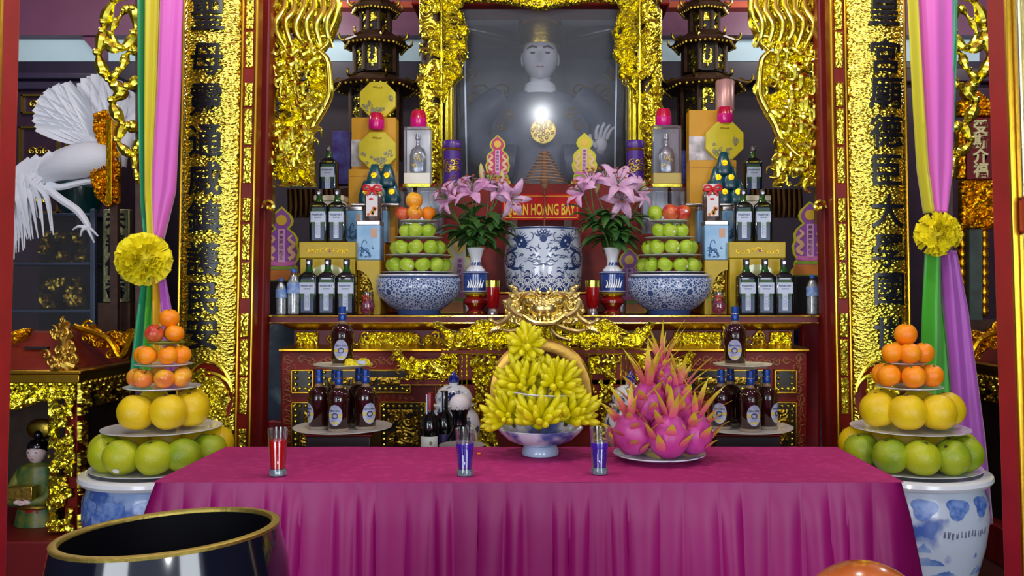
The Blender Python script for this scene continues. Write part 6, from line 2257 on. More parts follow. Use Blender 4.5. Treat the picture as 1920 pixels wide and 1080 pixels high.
def round_bottle():
    t = thing('round_whisky_bottle', 'x', 'bottle')
    part(t, 'body', MB().lathe([(0.04, 0.012), (0.043, 0.02), (0.0435, 0.09), (0.046, 0.115), (0.0465, 0.13), (0.042, 0.15), (0.03, 0.166), (0.018, 0.174)], 32), AMBER)
    part(t, 'base', MB().lathe([(0.039, 0), (0.042, 0.004), (0.042, 0.013), (0.039, 0.014)], 32), THICKG)
    part(t, 'neck', MB().lathe([(0.0185, 0.172), (0.0145, 0.182), (0.0138, 0.196)], 20), mat('amber_neck', (150, 120, 90), 0.1, coat=0.5))
    c = part(t, 'cap', MB().lathe([(0.0155, 0.186), (0.0165, 0.19), (0.0165, 0.212), (0.0155, 0.214), (0.0155, 0.24), (0.0145, 0.243)], 24), CAPB)
    part(c, 'cap_ring', MB().lathe([(0.0165, 0.2115), (0.0172, 0.213), (0.0165, 0.2145)], 24), SILVERM)

    def wrap(p):
        x, z = p[0], p[2]
        r = 0.0438 + max(0, (z - 0.09)) * 0.11 + p[1] * -1
        a = x / 0.0435
        return (r * math.sin(a), -r * math.cos(a), z)
    m = MB()
    n = 28
    ring = [(0.029 * math.cos(2 * PI * k / n), 0.0, 0.068 + 0.042 * math.sin(2 * PI * k / n)) for k in range(n)]
    rings = [ring] + [[(x * f, 0.0, 0.068 + (z - 0.068) * f) for x, _, z in ring] for f in (0.66, 0.33, 0.02)]
    m.add([wrap((x, -0.0008, z)) for r in rings for x, _, z in r], [(j * n + k, j * n + (k + 1) % n, (j + 1) * n + (k + 1) % n, (j + 1) * n + k) for j in range(3) for k in range(n)])
    lb = part(t, 'oval_label', m, mat('silver_blue_label', (150, 156, 192), 0.4, rgb2=(186, 190, 206), vscale=50))
    m = MB()
    for x0, x1, z0, z1 in ((-0.028, -0.011, 0.06, 0.072), (0.011, 0.028, 0.06, 0.072), (-0.014, 0.014, 0.034, 0.042)):
        vs = [(x0 + (x1 - x0) * i / 4, -0.0014, z) for z in (z0, z1) for i in range(5)]
        m.add([wrap(v) for v in vs], [(i, i + 1, i + 6, i + 5) for i in range(4)])
    part(lb, 'yellow_bands', m, mat('label_yellow', (206, 186, 80), 0.45))
    m = MB()
    lettering(m, 'CHIVAS REGAL', 0.01, (0, -0.0016, 0.086), 0.0002, 0.0003, width=0.044)
    m.moved(wrap)
    part(lb, 'lettering', m, mat('label_navy', (46, 40, 110), 0.4), smooth=False)
    m = MB()
    pts = [(0.0105 * math.cos(2 * PI * k / 16), -0.002, 0.066 + 0.0095 * math.sin(2 * PI * k / 16)) for k in range(17)]
    m.tube([wrap(p) for p in pts], 0.0022, 5)
    part(lb, 'crest_ring', m, mat('label_navy', (46, 40, 110), 0.4))
    return t


rb = Stock(round_bottle)
YR = 3.5
for s in (-1, 1):
    side = 'left' if s < 0 else 'right'
    xc = X(643 if s < 0 else 1393, YR)
    st_ = thing('bottle_stand', 'dark box stand under the %s tray of round whisky bottles' % side, 'stand', (xc, YR + 0.03, ZL + 0.001), 0, 'dark bottle stands')
    part(st_, 'box', MB().box(-0.13, 0.13, -0.12, 0.12, 0, 0.112), mat('dark_plum_box', (36, 20, 30), 0.35), bevel=0.004)
    part(st_, 'top_rim', MB().box(-0.135, 0.135, -0.125, 0.125, 0.112, 0.12), LACQ, bevel=0.002)
    zp = ZL + 0.123
    plate('large white plate under three tiers of round bottles at the %s' % side if False else 'large white plate carrying the lower round whisky bottles at the %s' % side, (xc, YR, zp), 0.2, 0.14, mat('grey_white_plate', (206, 204, 200), 0.25, coat=0.3), 'large bottle plates')
    zb_ = zp + 0.009
    lower = [(-0.094, -0.015, 0.9), (0.0 if s < 0 else 0.005, -0.07, 0.12), (0.096, -0.015, -0.6), (-0.05, 0.075, 2.6), (0.05, 0.075, 3.5)] if s < 0 else [(-0.092, -0.01, 0.35), (0.012, -0.075, -0.12), (0.095, -0.01, -0.8), (-0.035, 0.075, 2.6), (0.062, 0.07, 3.5)]
    names = ['left of the lower tier', 'front of the lower tier', 'right of the lower tier', 'back left of the lower tier', 'back right of the lower tier']
    for (dx, dy, rz), nm in zip(lower, names):
        rb.put((xc + dx, YR + dy, zb_), 'round whisky bottle with blue cap, %s on the %s tray' % (nm, side), -rz, 'round whisky bottles')
    zq = zb_ + 0.2445
    plate('cream plate balanced on the blue caps at the %s' % side, (xc + (0 if s < 0 else 0.0), YR, zq), 0.118, 0.16, mat('cream_plate', (212, 206, 176), 0.35, coat=0.2), 'cream upper plates', 0.02, 9)
    rb.put((xc - (0.0 if s < 0 else 0.035), YR - 0.01, zq + 0.0115), 'round whisky bottle with blue cap standing on the %s upper plate' % side, 0.1 if s < 0 else -0.25, 'round whisky bottles')
    if s < 0:
        FOIL = mat('yellow_foil', (222, 206, 20), 0.28, metal=0.3, bump=0.9, bscale=70, bdist=0.01)
        for k, (dx, dy, rz, lab) in enumerate(((0.045, -0.06, 0.5, 'crumpled yellow foil sweet packet at the plate edge'), (0.088, -0.02, -0.2, 'yellow foil sweet packet with a white label behind the crumpled one'))):
            m = MB().grid(lambda u, v: ((u - 0.5) * 0.062, (v - 0.5) * 0.05, 0.03 * (math.sin(PI * u) * math.sin(PI * v)) ** 0.5 + 0.014 * noise.noise(Vector((u * 6, v * 6, 1)))), 12, 10)
            m.box(-0.026, 0.026, -0.02, 0.02, 0, 0.004)
            f = thing('sweet_packet', lab, 'sweet packet', (xc + dx, YR + dy, zq + 0.0135), rz, 'yellow sweet packets')
            part(f, 'foil', m, FOIL)
            if k:
                part(f, 'label', MB().box(-0.02, 0.02, -0.0265, -0.022, 0.008, 0.022), LABELW)

# wine bottles, egg-topped vase, dish, covered jars, mirror
def wine(label, px, Y, cap, lab, ring=True):
    t = thing('wine_bottle', label, 'bottle', (X(px, Y), Y, ZL + 0.001))
    part(t, 'glass', MB().lathe([(0.034, 0), (0.037, 0.004), (0.037, 0.165), (0.033, 0.19), (0.016, 0.215), (0.0145, 0.23), (0.0145, 0.285), (0.001, 0.285)], 28), mat('black_wine_glass', (8, 10, 10), 0.06, coat=0.6))
    part(t, 'foil_capsule', MB().lathe([(0.015, 0.22), (0.0155, 0.29), (0.014, 0.294), (0.001, 0.294)], 20), cap)
    m = MB()
    n = 12
    arc = [(-1.05 + 2.1 * k / n) for k in range(n + 1)]
    m.add([(0.0376 * math.sin(a), -0.0376 * math.cos(a), z) for z in (0.03, 0.125) for a in arc], [(k, k + 1, k + n + 2, k + n + 1) for k in range(n)])
    lb = part(t, 'label', m, lab)
    part(t, 'neck_strip', MB().box(-0.013, -0.008, -0.0172, -0.012, 0.21, 0.288), LABELW)
    if cap is not BLACK:
        part(lb, 'label_mark', MB().lathe([(0.006, 0), (0.001, 0.0005)], 6).moved(lambda p: (0.008 + p[0], -0.0378 - p[2], 0.1 + p[1] * 1.4)), mat('sepia_mark', (120, 116, 90), 0.6))
        m = MB().box(-0.02, 0.02, -0.0385, -0.036, 0.062, 0.064).box(-0.014, 0.014, -0.0385, -0.036, 0.054, 0.056)
        part(lb, 'label_line', m, INKB)
    return t


wine('red capped wine bottle with white label left of the mirror', 806, 3.36, mat('burgundy_foil', (112, 14, 26), 0.3, metal=0.3), mat('cream_label', (214, 218, 206), 0.5))
wine('dark wine bottle with purple label beside the red capped one', 833, 3.42, BLACK, mat('violet_label', (56, 36, 90), 0.4))
Y = 3.36
t = thing('egg_vase', 'black vase topped by a white egg shaped bulb', 'vase', (X(862, Y), Y, ZL + 0.001))
part(t, 'vase_body', MB().lathe([(0.03, 0), (0.044, 0.01), (0.046, 0.07), (0.05, 0.075), (0.05, 0.11), (0.046, 0.12), (0.03, 0.15), (0.026, 0.165), (0.03, 0.17), (0.028, 0.2), (0.036, 0.228)], 28), BLACK)
part(t, 'bulb', MB().ball((0, 0, 0.248), 0.041, 24, 16, sz=0.98), mat('eggshell_white', (226, 222, 220), 0.45))
m = MB()
for k in range(9):
    a, b, c_ = (2 * PI * (k + d) / 9 for d in (0, 0.5, 1))
    m.add([(0.0362 * math.cos(a), 0.0362 * math.sin(a), 0.226), (0.041 * math.cos(b), 0.041 * math.sin(b), 0.242), (0.0362 * math.cos(c_), 0.0362 * math.sin(c_), 0.226)], [(0, 1, 2)])
part(t, 'jagged_collar', m, BLACK, smooth=False)
m = MB()
m.tube(smoothline([(0.045, -0.01, 0.17), (0.06, -0.03, 0.155), (0.068, -0.03, 0.12), (0.07, -0.03, 0.1)], 4), 0.004, 6, flat=0.5)
part(t, 'pale_handle', m, mat('straw_handle', (190, 180, 130), 0.6))
Y = 3.3
t = thing('footed_dish', 'small grey footed dish behind the left purple glass', 'dish', (X(866, 3.22), 3.22, ZL + 0.001))
part(t, 'foot', MB().lathe([(0.05, 0), (0.035, 0.02), (0.02, 0.06), (0.03, 0.094)], 24), SILVERM)
part(t, 'dish', MB().lathe([(0.03, 0.094), (0.07, 0.1), (0.086, 0.112), (0.084, 0.114), (0.06, 0.106), (0.001, 0.104)], 36), mat('grey_dish', (140, 136, 132), 0.3, coat=0.3))
for s, px in ((-1, 851), (1, 1182)):
    Y = 3.58
    t = thing('covered_jar', 'white and blue covered jar %s' % ('behind the wine bottles' if s < 0 else 'behind the dragon fruit'), 'jar', (X(px, Y), Y, ZL + 0.001), 0, 'covered porcelain jars')
    part(t, 'jar_body', MB().lathe([(0.06, 0), (0.07, 0.01), (0.104, 0.08), (0.112, 0.13), (0.1, 0.175), (0.078, 0.2), (0.074, 0.215)], 40), BWFINE)
    ld = part(t, 'lid', MB().lathe([(0.088, 0.213), (0.09, 0.219), (0.074, 0.224), (0.079, 0.25), (0.064, 0.28), (0.04, 0.297), (0.02, 0.3), (0.02, 0.312)], 40), BWFINE)
    part(ld, 'knob', MB().lathe([(0.02, 0.31), (0.024, 0.316), (0.022, 0.332), (0.012, 0.345), (0.005, 0.356), (0.001, 0.36)], 20), mat('deep_blue_glaze', (18, 28, 120), 0.12, coat=0.6))
    fl = MB()
    for k in range(6):
        a = 2 * PI * k / 6
        fl.tube([(0.0, -0.078, 0.258), (0.02 * math.cos(a), -0.077, 0.258 + 0.02 * math.sin(a))], [0.004, 0.008], 6, flat=0.3)
    part(ld, 'blue_flower', fl, BLUEP)
Y = 3.7
mr = thing('oval_mirror', 'round mirror in a broad gold frame behind the citrons', 'mirror', (X(1014, Y), Y, ZL + 0.001))
czm = Z(737, Y) - ZL
m = MB()
n, q_ = 48, 8
vs = []
for i in range(n):
    a = 2 * PI * i / n
    for j in range(q_):
        b = 2 * PI * j / q_
        rr = 0.032 * math.cos(b)
        vs.append(((0.196 + rr) * math.cos(a), 0.02 * math.sin(b), czm + (0.205 + rr) * math.sin(a)))
m.add(vs, [(i * q_ + j, ((i + 1) % n) * q_ + j, ((i + 1) % n) * q_ + (j + 1) % q_, i * q_ + (j + 1) % q_) for i in range(n) for j in range(q_)])
part(mr, 'gold_frame', m, gold_mat('brown_gilding', (190, 150, 70), 0.38, 0.2, 50))
part(mr, 'mirror_face', ell(MB(), 0, 0.008, czm, 0.185, 0.194, 48, 0.004), mat('mirror_silver', (196, 186, 206), 0.03, metal=1.0), smooth=False)
part(mr, 'stand', MB().box(-0.09, 0.09, -0.03, 0.06, 0, 0.02).box(-0.02, 0.02, 0.012, 0.04, 0.02, czm), WOOD, bevel=0.003)

# ---------------------------------------------------------------- pink cloth table
ZC = 0.746
TX0, TX1, TY0, TY1 = -1.148, 1.056, 2.5, 3.08
ot = thing('offering_table', 'plain table hidden under the pink cloth', 'table', ((TX0 + TX1) / 2, 2.79, 0))
part(ot, 'table_top', MB().box(-1.08, 1.08, -0.27, 0.27, 0.7, ZC - 0.006), WOOD)
for x in (-1.05, 0.99):
    for y in (-0.25, 0.19):
        part(ot, 'leg', MB().box(x, x + 0.06, y, y + 0.06, 0, 0.7), WOOD)
CL = NT('magenta_damask_top')
CL.b.inputs['Roughness'].default_value = 0.75
CL.b.inputs['Specular IOR Level'].default_value = 0.15
_w = CL.n('ShaderNodeTexVoronoi')
_w.inputs['Scale'].default_value = 28
CL.l(CL.obj(), _w.inputs['Vector'])
CL.l(CL.ramp(_w.outputs['Distance'], [(0.2, lin((182, 50, 122))), (0.5, lin((168, 42, 110)))]), CL.b.inputs['Base Color'])
CL.bump(CL.noise(220, 2), 0.15, 0.002)
SK = mat('magenta_satin_skirt', (146, 14, 100), 0.42, spec=0.3, var=0.12, vscale=3)
tc = thing('tablecloth', 'magenta tablecloth with a pleated skirt over the front table', 'tablecloth', (0, TY0, 0))
m = MB()


def topfn(u, v):
    x = TX0 + (TX1 - TX0) * u
    y = (TY1 - TY0) * v
    return (x, y, ZC + 0.0012 * noise.noise(Vector((x * 5, y * 5, 0))))


m.grid(topfn, 60, 16)
part(tc, 'cloth_top', m, CL.m)
# perimeter path for the skirt with rounded corners
per = []
R_ = 0.03


def arc(cx, cy, a0, a1, k=5):
    return [(cx + R_ * math.cos(a0 + (a1 - a0) * i / k), cy + R_ * math.sin(a0 + (a1 - a0) * i / k)) for i in range(k + 1)]


D_ = TY1 - TY0
path = [(TX0, D_)] + [(TX0, D_ * (1 - k / 10)) for k in range(1, 10)] + arc(TX0 + R_, R_, PI, 1.5 * PI)
path += [(TX0 + R_ + (TX1 - TX0 - 2 * R_) * k / 420, 0) for k in range(1, 420)]
path += arc(TX1 - R_, R_, 1.5 * PI, 2 * PI) + [(TX1, D_ * k / 10) for k in range(1, 11)]
arcs = [0]
for a, b in zip(path, path[1:]):
    arcs.append(arcs[-1] + math.hypot(b[0] - a[0], b[1] - a[1]))
NP, NV = len(path), 26
# pleats of uneven width
edges = [0.0]
pr = random.Random(14)
while edges[-1] < arcs[-1]:
    edges.append(edges[-1] + pr.uniform(0.045, 0.1))
pleat = []
for s_ in arcs:
    k = max(i for i, e in enumerate(edges) if e <= s_)
    u = (s_ - edges[k]) / (edges[min(k + 1, len(edges) - 1)] - edges[k] + 1e-9)
    pleat.append((math.sin(PI * u) ** 0.8 * (0.7 + 0.3 * math.sin(k * 2.1)), k))
vs = []
for j in range(NV + 1):
    t_ = j / NV
    z = ZC - t_ * (ZC - 0.02)
    for i, (x, y) in enumerate(path):
        if y < R_ * 0.99 and TX0 + R_ < x < TX1 - R_:
            nx, ny = 0, -1
        elif y >= R_ * 0.99:
            nx, ny = (-1 if x < 0 else 1), 0
        else:
            cx = TX0 + R_ if x < 0 else TX1 - R_
            L = math.hypot(x - cx, y - R_) or 1
            nx, ny = (x - cx) / L, (y - R_) / L
        ramp_ = min(1, t_ * 7)
        amp = 0.012 * ramp_ + 0.03 * t_
        wob = 0.012 * t_ * noise.noise(Vector((arcs[i] * 5, t_ * 2.5, 3)))
        flare = 0.01 * ramp_ + 0.09 * t_
        o_ = flare + amp * (pleat[i][0] - 0.5) + wob
        corner_push = 0.05 * t_ if abs(x) > 1.02 else 0
        sl = 0.02 * t_ * math.sin(pleat[i][1] * 1.7)
        vs.append((x + nx * (o_ + corner_push) + (sl if nx == 0 else 0), y + ny * o_, z - 0.004 * (1 - ramp_) * 0))
m = MB().add(vs, [(j * NP + i, j * NP + i + 1, (j + 1) * NP + i + 1, (j + 1) * NP + i) for j in range(NV) for i in range(NP - 1)])
part(tc, 'pleated_skirt', m, SK, angle=1.5)


# on the cloth ----------------------------------------------------------------
def shot_glass(label, px, py, liquid, top):
    Y = (EYE - ZC) * F / (py - AY)
    t = thing('tall_glass', label, 'glass', (X(px, Y), Y, ZC + 0.002), 0, None)
    part(t, 'glass_wall', MB().lathe([(0.0255, 0.0), (0.026, 0.016), (0.0225, 0.022), (0.03, 0.142), (0.0285, 0.142), (0.021, 0.024), (0.001, 0.02)], 32), CLEAR)
    part(t, 'glass_foot', MB().lathe([(0.025, 0.001), (0.0258, 0.012), (0.022, 0.02), (0.001, 0.02)], 24, wave=0.05, wk=8), mat('bubbly_glass_foot', (110, 130, 140), 0.06, coat=0.7))
    part(t, 'liquid', MB().lathe([(0.0205, 0.0215), (0.0215, 0.03), (0.0275, top - 0.002), (0.027, top), (0.001, top)], 32), liquid)
    return t


REDL = mat('red_liquid', (186, 6, 16), 0.15, coat=0.4)
PURL = mat('violet_liquid', (58, 24, 150), 0.15, coat=0.4, rgb2=(76, 30, 160), vscale=12)
shot_glass('tall glass of red drink at the left of the magenta cloth', 521, 892, REDL, 0.108)
shot_glass('tall glass of violet drink in front of the footed dish', 872, 892, PURL, 0.098)
shot_glass('tall glass of violet drink right of the citron bowl', 1124, 889, PURL, 0.096)
single('orange_peel_scrap', 'tiny orange scrap lying on the cloth near the citron bowl', 'scrap', MB().box(-0.006, 0.006, -0.006, 0.006, 0, 0.005), ORANGEM, (X(898, 2.93), 2.93, ZC + 0.002), bevel=0.002)

# citron bowl and Buddha's hand citrons
YCB = 2.93
xb = X(1013, YCB)
bw = thing('citron_bowl', 'blue and white footed bowl under the finger citrons', 'bowl', (xb, YCB, ZC + 0.002))
part(bw, 'bowl_body', MB().lathe([(0.045, 0.028), (0.07, 0.036), (0.11, 0.052), (0.138, 0.078), (0.148, 0.092), (0.144, 0.094), (0.11, 0.062), (0.05, 0.045), (0.001, 0.045)], 44), porc_spots('brushed_blue_porcelain', (206, 214, 230), (76, 96, 160), 9, 0.5, 0.62))
part(bw, 'foot', MB().lathe([(0.063, 0), (0.064, 0.012), (0.055, 0.03), (0.05, 0.034)], 36), mat('pale_blue_foot', (176, 196, 224), 0.2, coat=0.3))
CIT = fruit_skin('finger_citron_peel', (228, 216, 6), (214, 204, 4), 22, 0.42, 0.2, 120)


def citron(label, loc, axis, size, fingers, spread, seed, group, lengths=(0.95, 1.3)):
    """A many-fingered citron: a knob with long bent fingers fanning around its axis."""
    r_ = random.Random(seed)
    t = thing('finger_citron', label, 'citron', loc, 0, group)
    ax = Vector(axis).normalized()
    u = ax.orthogonal().normalized()
    w_ = ax.cross(u)
    m = MB()
    m.ball((0, 0, 0), size * 0.3, 16, 10)
    ga = PI * (3 - math.sqrt(5))
    for k in range(fingers):
        f = (k + 0.5) / fingers
        th = spread * math.sqrt(f)
        ph = k * ga + r_.uniform(-0.25, 0.25)
        d = ax * math.cos(th) + (u * math.cos(ph) + w_ * math.sin(ph)) * math.sin(th)
        L = size * r_.uniform(*lengths)
        curl = ax * r_.uniform(0.0, 0.35) - d * 0.12 + Vector((0, 0, 0.12))
        p0, p1 = d * size * 0.18, d * L * 0.5
        p2, p3 = d * L * 0.82 + curl * L * 0.2, d * L + curl * L * r_.uniform(0.25, 0.6)
        c = smoothline([p0, p1, p2, p3], 3)
        w0 = size * r_.uniform(0.105, 0.15)
        n = len(c)
        m.tube(c, [w0 * (0.75 + 0.3 * math.sin(PI * 0.85 * k2 / (n - 1))) * (1 if k2 < n - 3 else (0.86, 0.6, 0.2)[k2 - n + 3]) for k2 in range(n)], 7)
    part(t, 'fingered_flesh', m, CIT, angle=1.3)
    part(t, 'stem', MB().tube([-ax * size * 0.3, -ax * size * 0.42], [size * 0.08, size * 0.07], 6), STEM)
    return t


zb_ = ZC + 0.1
G_ = 'finger citrons on the bowl'
citron('finger citron at the left of the bottom layer, one long finger', (xb - 0.105, YCB - 0.02, zb_ + 0.03), (-0.5, -0.12, 0.9), 0.09, 44, 1.6, 1, G_)
citron('finger citron in the front middle of the bottom layer', (xb - 0.005, YCB - 0.065, zb_ + 0.025), (0.0, -0.18, 1), 0.094, 44, 1.5, 2, G_)
citron('finger citron at the right of the bottom layer', (xb + 0.1, YCB - 0.02, zb_ + 0.035), (0.42, -0.12, 0.9), 0.092, 44, 1.6, 3, G_)
citron('finger citron at the back of the bottom layer', (xb + 0.0, YCB + 0.065, zb_ + 0.03), (0, 0.3, 0.95), 0.09, 20, 1.2, 4, G_)
zm = ZC + 0.198
plate('white plate between the two lower citron layers', (xb - 0.008, YCB, zm), 0.112, 0.16, group=None, tilt=(0, 0.07, 0))
citron('finger citron at the left of the middle layer', (xb - 0.06, YCB - 0.015, zm + 0.048), (-0.5, -0.2, 0.85), 0.086, 42, 1.6, 5, G_)
citron('finger citron at the right of the middle layer', (xb + 0.055, YCB - 0.025, zm + 0.045), (0.5, -0.3, 0.8), 0.084, 42, 1.6, 6, G_)
citron('finger citron at the back of the middle layer', (xb, YCB + 0.045, zm + 0.05), (0, 0.2, 1), 0.085, 20, 1.2, 7, G_)
citron('round closed finger citron crowning the pile', (xb - 0.048, YCB - 0.005, zm + 0.182), (0.05, -0.85, 0.55), 0.09, 34, 2.3, 8, G_, (0.78, 0.9))

# dragon fruit pile
YD = 2.85
xd = X(1236, YD)
plate('wide white plate under the dragon fruit', (xd, YD, ZC + 0.002), 0.153, 0.17, porc_spots('plate_blue_rim', (214, 220, 232), (150, 164, 200), 14, 0.55, 0.62))
PITM = fruit_skin('dragon_fruit_skin', (198, 74, 156), (184, 52, 134), 16, 0.42, 0.1, 60)
SCALEM = NT('dragon_fruit_scale')
_at = SCALEM.n('ShaderNodeAttribute', attribute_name='tip')
SCALEM.l(SCALEM.ramp(_at.outputs['Fac'], [(0.0, lin((206, 60, 120))), (0.4, lin((222, 120, 110))), (0.62, lin((208, 178, 40))), (1.0, lin((196, 190, 40)))]), SCALEM.b.inputs['Base Color'])
SCALEM.b.inputs['Roughness'].default_value = 0.5


def pitaya(label, loc, tilt, size, seed, crown=1.0):
    r_ = random.Random(seed)
    t = thing('dragon_fruit', label, 'dragon fruit', loc, r_.uniform(0, 6), 'dragon fruit pile')
    t.rotation_euler = tilt
    part(t, 'flesh', MB().lathe([(0.001, -size * 1.0), (size * 0.3, -size * 0.97), (size * 0.7, -size * 0.72), (size * 0.95, -size * 0.28), (size * 0.98, size * 0.15), (size * 0.8, size * 0.62), (size * 0.5, size * 0.98), (size * 0.28, size * 1.12), (size * 0.001, size * 1.15)], 24, wave=0.02, wk=5), PITM)
    m = MB()
    tips = []

    def scale_(p, d, out, L, wd):
        d = Vector(d).normalized()
        out = Vector(out).normalized()
        side = d.cross(out).normalized()
        n0 = len(m.v)

        def fn(u, v):
            ww = wd * (1 - v) ** 0.6 * (0.8 + 0.5 * v * (1 - v) * 4) if v < 1 else 0.0
            return Vector(p) + d * L * v + out * (0.35 * L * v * v) + side * (u - 0.5) * ww + out * (0.12 * wd * (1 - (2 * u - 1) ** 2))
        m.grid(fn, 2, 6)
        for v in range(7):
            tips.extend([v / 6] * 3)
    for k in range(17):
        f = (k + 0.5) / 17
        z = -0.75 * size + 1.6 * size * f
        a = k * 2.4 + r_.uniform(-0.2, 0.2)
        rr = size * 0.98 * math.sqrt(max(0.05, 1 - (z / (1.15 * size)) ** 2))
        o_ = Vector((math.cos(a), math.sin(a), 0))
        scale_(o_ * rr * 0.98 + Vector((0, 0, z)), o_ * 0.55 + Vector((0, 0, 1)), o_, size * r_.uniform(0.6, 0.95), size * 0.5)
    for k in range(11):
        a = k * 2.399
        rr = size * (0.12 + 0.03 * k)
        o_ = Vector((math.cos(a), math.sin(a), 0))
        scale_(o_ * rr + Vector((0, 0, size * (1.1 - 0.03 * k))), o_ * (0.1 + 0.05 * k) + Vector((0, 0, 1)), o_, size * crown * r_.uniform(1.0, 1.75), size * 0.36)
    me = m.mesh('leafy_crown', SCALEM.m, True, 1.5)
    at = me.attributes.new('tip', 'FLOAT', 'POINT')
    at.data.foreach_set('value', tips)
    link('leafy_crown', me, t)
    return t


S_ = 0.069
zd = ZC + 0.015
pitaya('dragon fruit at the left front of the pile', (xd - 0.09, YD - 0.03, zd + 0.072), (0.25, -0.25, 0.3), S_, 1, 0.9)
pitaya('dragon fruit at the front middle of the pile, tall yellow tips', (xd + 0.02, YD - 0.075, zd + 0.07), (0.15, 0.05, 2.0), S_, 2, 0.85)
pitaya('dragon fruit at the right front of the pile', (xd + 0.108, YD - 0.02, zd + 0.07), (0.1, 0.15, 1.0), S_ * 0.96, 3, 1.1)
pitaya('dragon fruit at the back left of the pile', (xd - 0.05, YD + 0.07, zd + 0.07), (-0.1, -0.1, 3.0), S_ * 0.95, 4)
pitaya('dragon fruit at the back right of the pile', (xd + 0.06, YD + 0.075, zd + 0.07), (-0.1, 0.1, 4.0), S_ * 0.95, 5)
pitaya('dragon fruit on the second layer at the left', (xd - 0.035, YD - 0.005, zd + 0.172), (0.12, -0.12, 0.5), S_ * 0.95, 6, 1.25)
pitaya('dragon fruit on the second layer at the right', (xd + 0.06, YD + 0.01, zd + 0.165), (0.1, 0.2, 1.5), S_ * 0.92, 7, 1.2)
pitaya('topmost reddish dragon fruit with green tips', (xd + 0.018, YD + 0.015, zd + 0.262), (0.05, 0.18, 2.5), S_ * 0.62, 8, 1.9)

# ---------------------------------------------------------------- big urns with fruit pyramids
def floor_urn(label, xc, Y, group, mark):
    zr = 0.615
    t = thing('floor_urn', label, 'urn', (xc, Y, 0), 0, group)
    t_ = NT('blue_cloud_porcelain_' + mark)
    co = t_.obj()
    sep = t_.n('ShaderNodeSeparateXYZ')
    t_.l(co, sep.inputs[0])
    n1 = t_.ramp(t_.noise(9 if mark == 'left' else 4.5, 4), [(0.42 if mark == 'left' else 0.6, lin((150, 176, 222) if mark == 'left' else (200, 212, 228))), (0.54 if mark == 'left' else 0.68, lin((70, 102, 178)))])
    t_.l(n1, t_.b.inputs['Base Color'])
    t_.b.inputs['Roughness'].default_value = 0.18
    t_.b.inputs['Coat Weight'].default_value = 0.3
    prof = [(0.19, 0.0), (0.2, 0.03), (0.2, 0.08), (0.235, 0.2), (0.27, 0.34), (0.283, 0.44), (0.278, 0.52), (0.262, 0.565), (0.265, 0.575)]
    part(t, 'urn_body', MB().lathe(prof, 56), t_.m)
    part(t, 'rim', MB().lathe([(0.262, 0.572), (0.29, 0.58), (0.298, 0.592), (0.295, 0.606), (0.28, 0.613), (0.26, 0.612), (0.25, 0.58), (0.001, 0.575)], 56), WHITEP)

    def rad(z):
        for (r0, z0), (r1, z1) in zip(prof, prof[1:]):
            if z0 <= z <= z1 + 1e-9:
                return r0 + (r1 - r0) * (z - z0) / (z1 - z0 + 1e-9)
        return 0.27
    m = MB()
    nn = 14
    for row, (zc, zs) in enumerate(((0.515, 1), (0.485, 0.8)) if mark == 'left' else ((0.525, 1),)):
        for k in range(nn):
            a0 = 2 * PI * (k + 0.5 * row) / nn
            lob = []
            for i in range(22):
                b = 2 * PI * i / 22
                rr = 0.052 * (0.72 + 0.28 * abs(math.cos(1.5 * b + 0.4)))
                dx, dz = rr * math.cos(b), -rr * math.sin(b) * (0.95 if math.sin(b) > 0 else 0.6) * zs
                z = min(0.565, zc + dz)
                r = rad(z) + 0.0022
                lob.append((r * math.cos(a0 + dx / 0.28), r * math.sin(a0 + dx / 0.28), z))
            r = rad(zc) + 0.003
            lob.append((r * math.cos(a0), r * math.sin(a0), zc))
            m.add(lob, [(i, (i + 1) % 22, 22) for i in range(22)])
    part(t, 'cloud_collar', m, mat('soft_cobalt_pattern', (66, 104, 186), 0.25, rgb2=(128, 158, 214), vscale=40), angle=1.5)
    if mark == 'right':
        m = MB()
        r_ = random.Random(2)
        for k in range(13):
            a = -PI / 2 + 0.02 + k * 0.06
            z = 0.425 + r_.uniform(-0.004, 0.004)
            for i in range(3):
                a1 = a + r_.uniform(-0.012, 0.012)
                r = rad(z) + 0.001
                m.tube([(r * math.cos(a1), r * math.sin(a1), z - 0.012), (r * math.cos(a1 + r_.uniform(-.02, .02)), r * math.sin(a1 + r_.uniform(-.02, .02)), z + 0.012)], 0.0016, 4)
        part(t, 'brush_inscription', m, mat('grey_ink_wash', (110, 116, 140), 0.4))
        m = MB()
        for (a, z, L, h_) in ((-1.75, 0.31, 0.5, 0.05), (-1.5, 0.27, 0.4, 0.03), (-0.85, 0.26, 0.35, 0.05), (-1.8, 0.36, 0.2, 0.05), (-1.2, 0.24, 0.3, 0.025), (-1.0, 0.33, 0.08, 0.03)):
            n_ = 12
            top_, bot = [], []
            for i in range(n_ + 1):
                aa = a + L * (i / n_ - 0.5)
                hh = h_ * math.sin(PI * i / n_) * (0.6 + 0.4 * noise.noise(Vector((i * 0.9, a * 7, 0))))
                for lst, z_ in ((bot, z), (top_, z + hh)):
                    r = rad(z_) + 0.0015
                    lst.append((r * math.cos(aa), r * math.sin(aa), z_))
            m.add(bot + top_, [(i, i + 1, n_ + 2 + i, n_ + 1 + i) for i in range(n_)])
        part(t, 'landscape_painting', m, mat('blue_wash', (86, 122, 190), 0.3, rgb2=(160, 184, 220), vscale=14))
        m = MB()
        for k in range(16):
            a = 2 * PI * k / 16
            r = rad(0.1) + 0.002
            m.ball((r * math.cos(a), r * math.sin(a), 0.1), 0.03, 10, 6, sz=0.9)
        part(t, 'lower_collar', m, BLUEP)
    return t


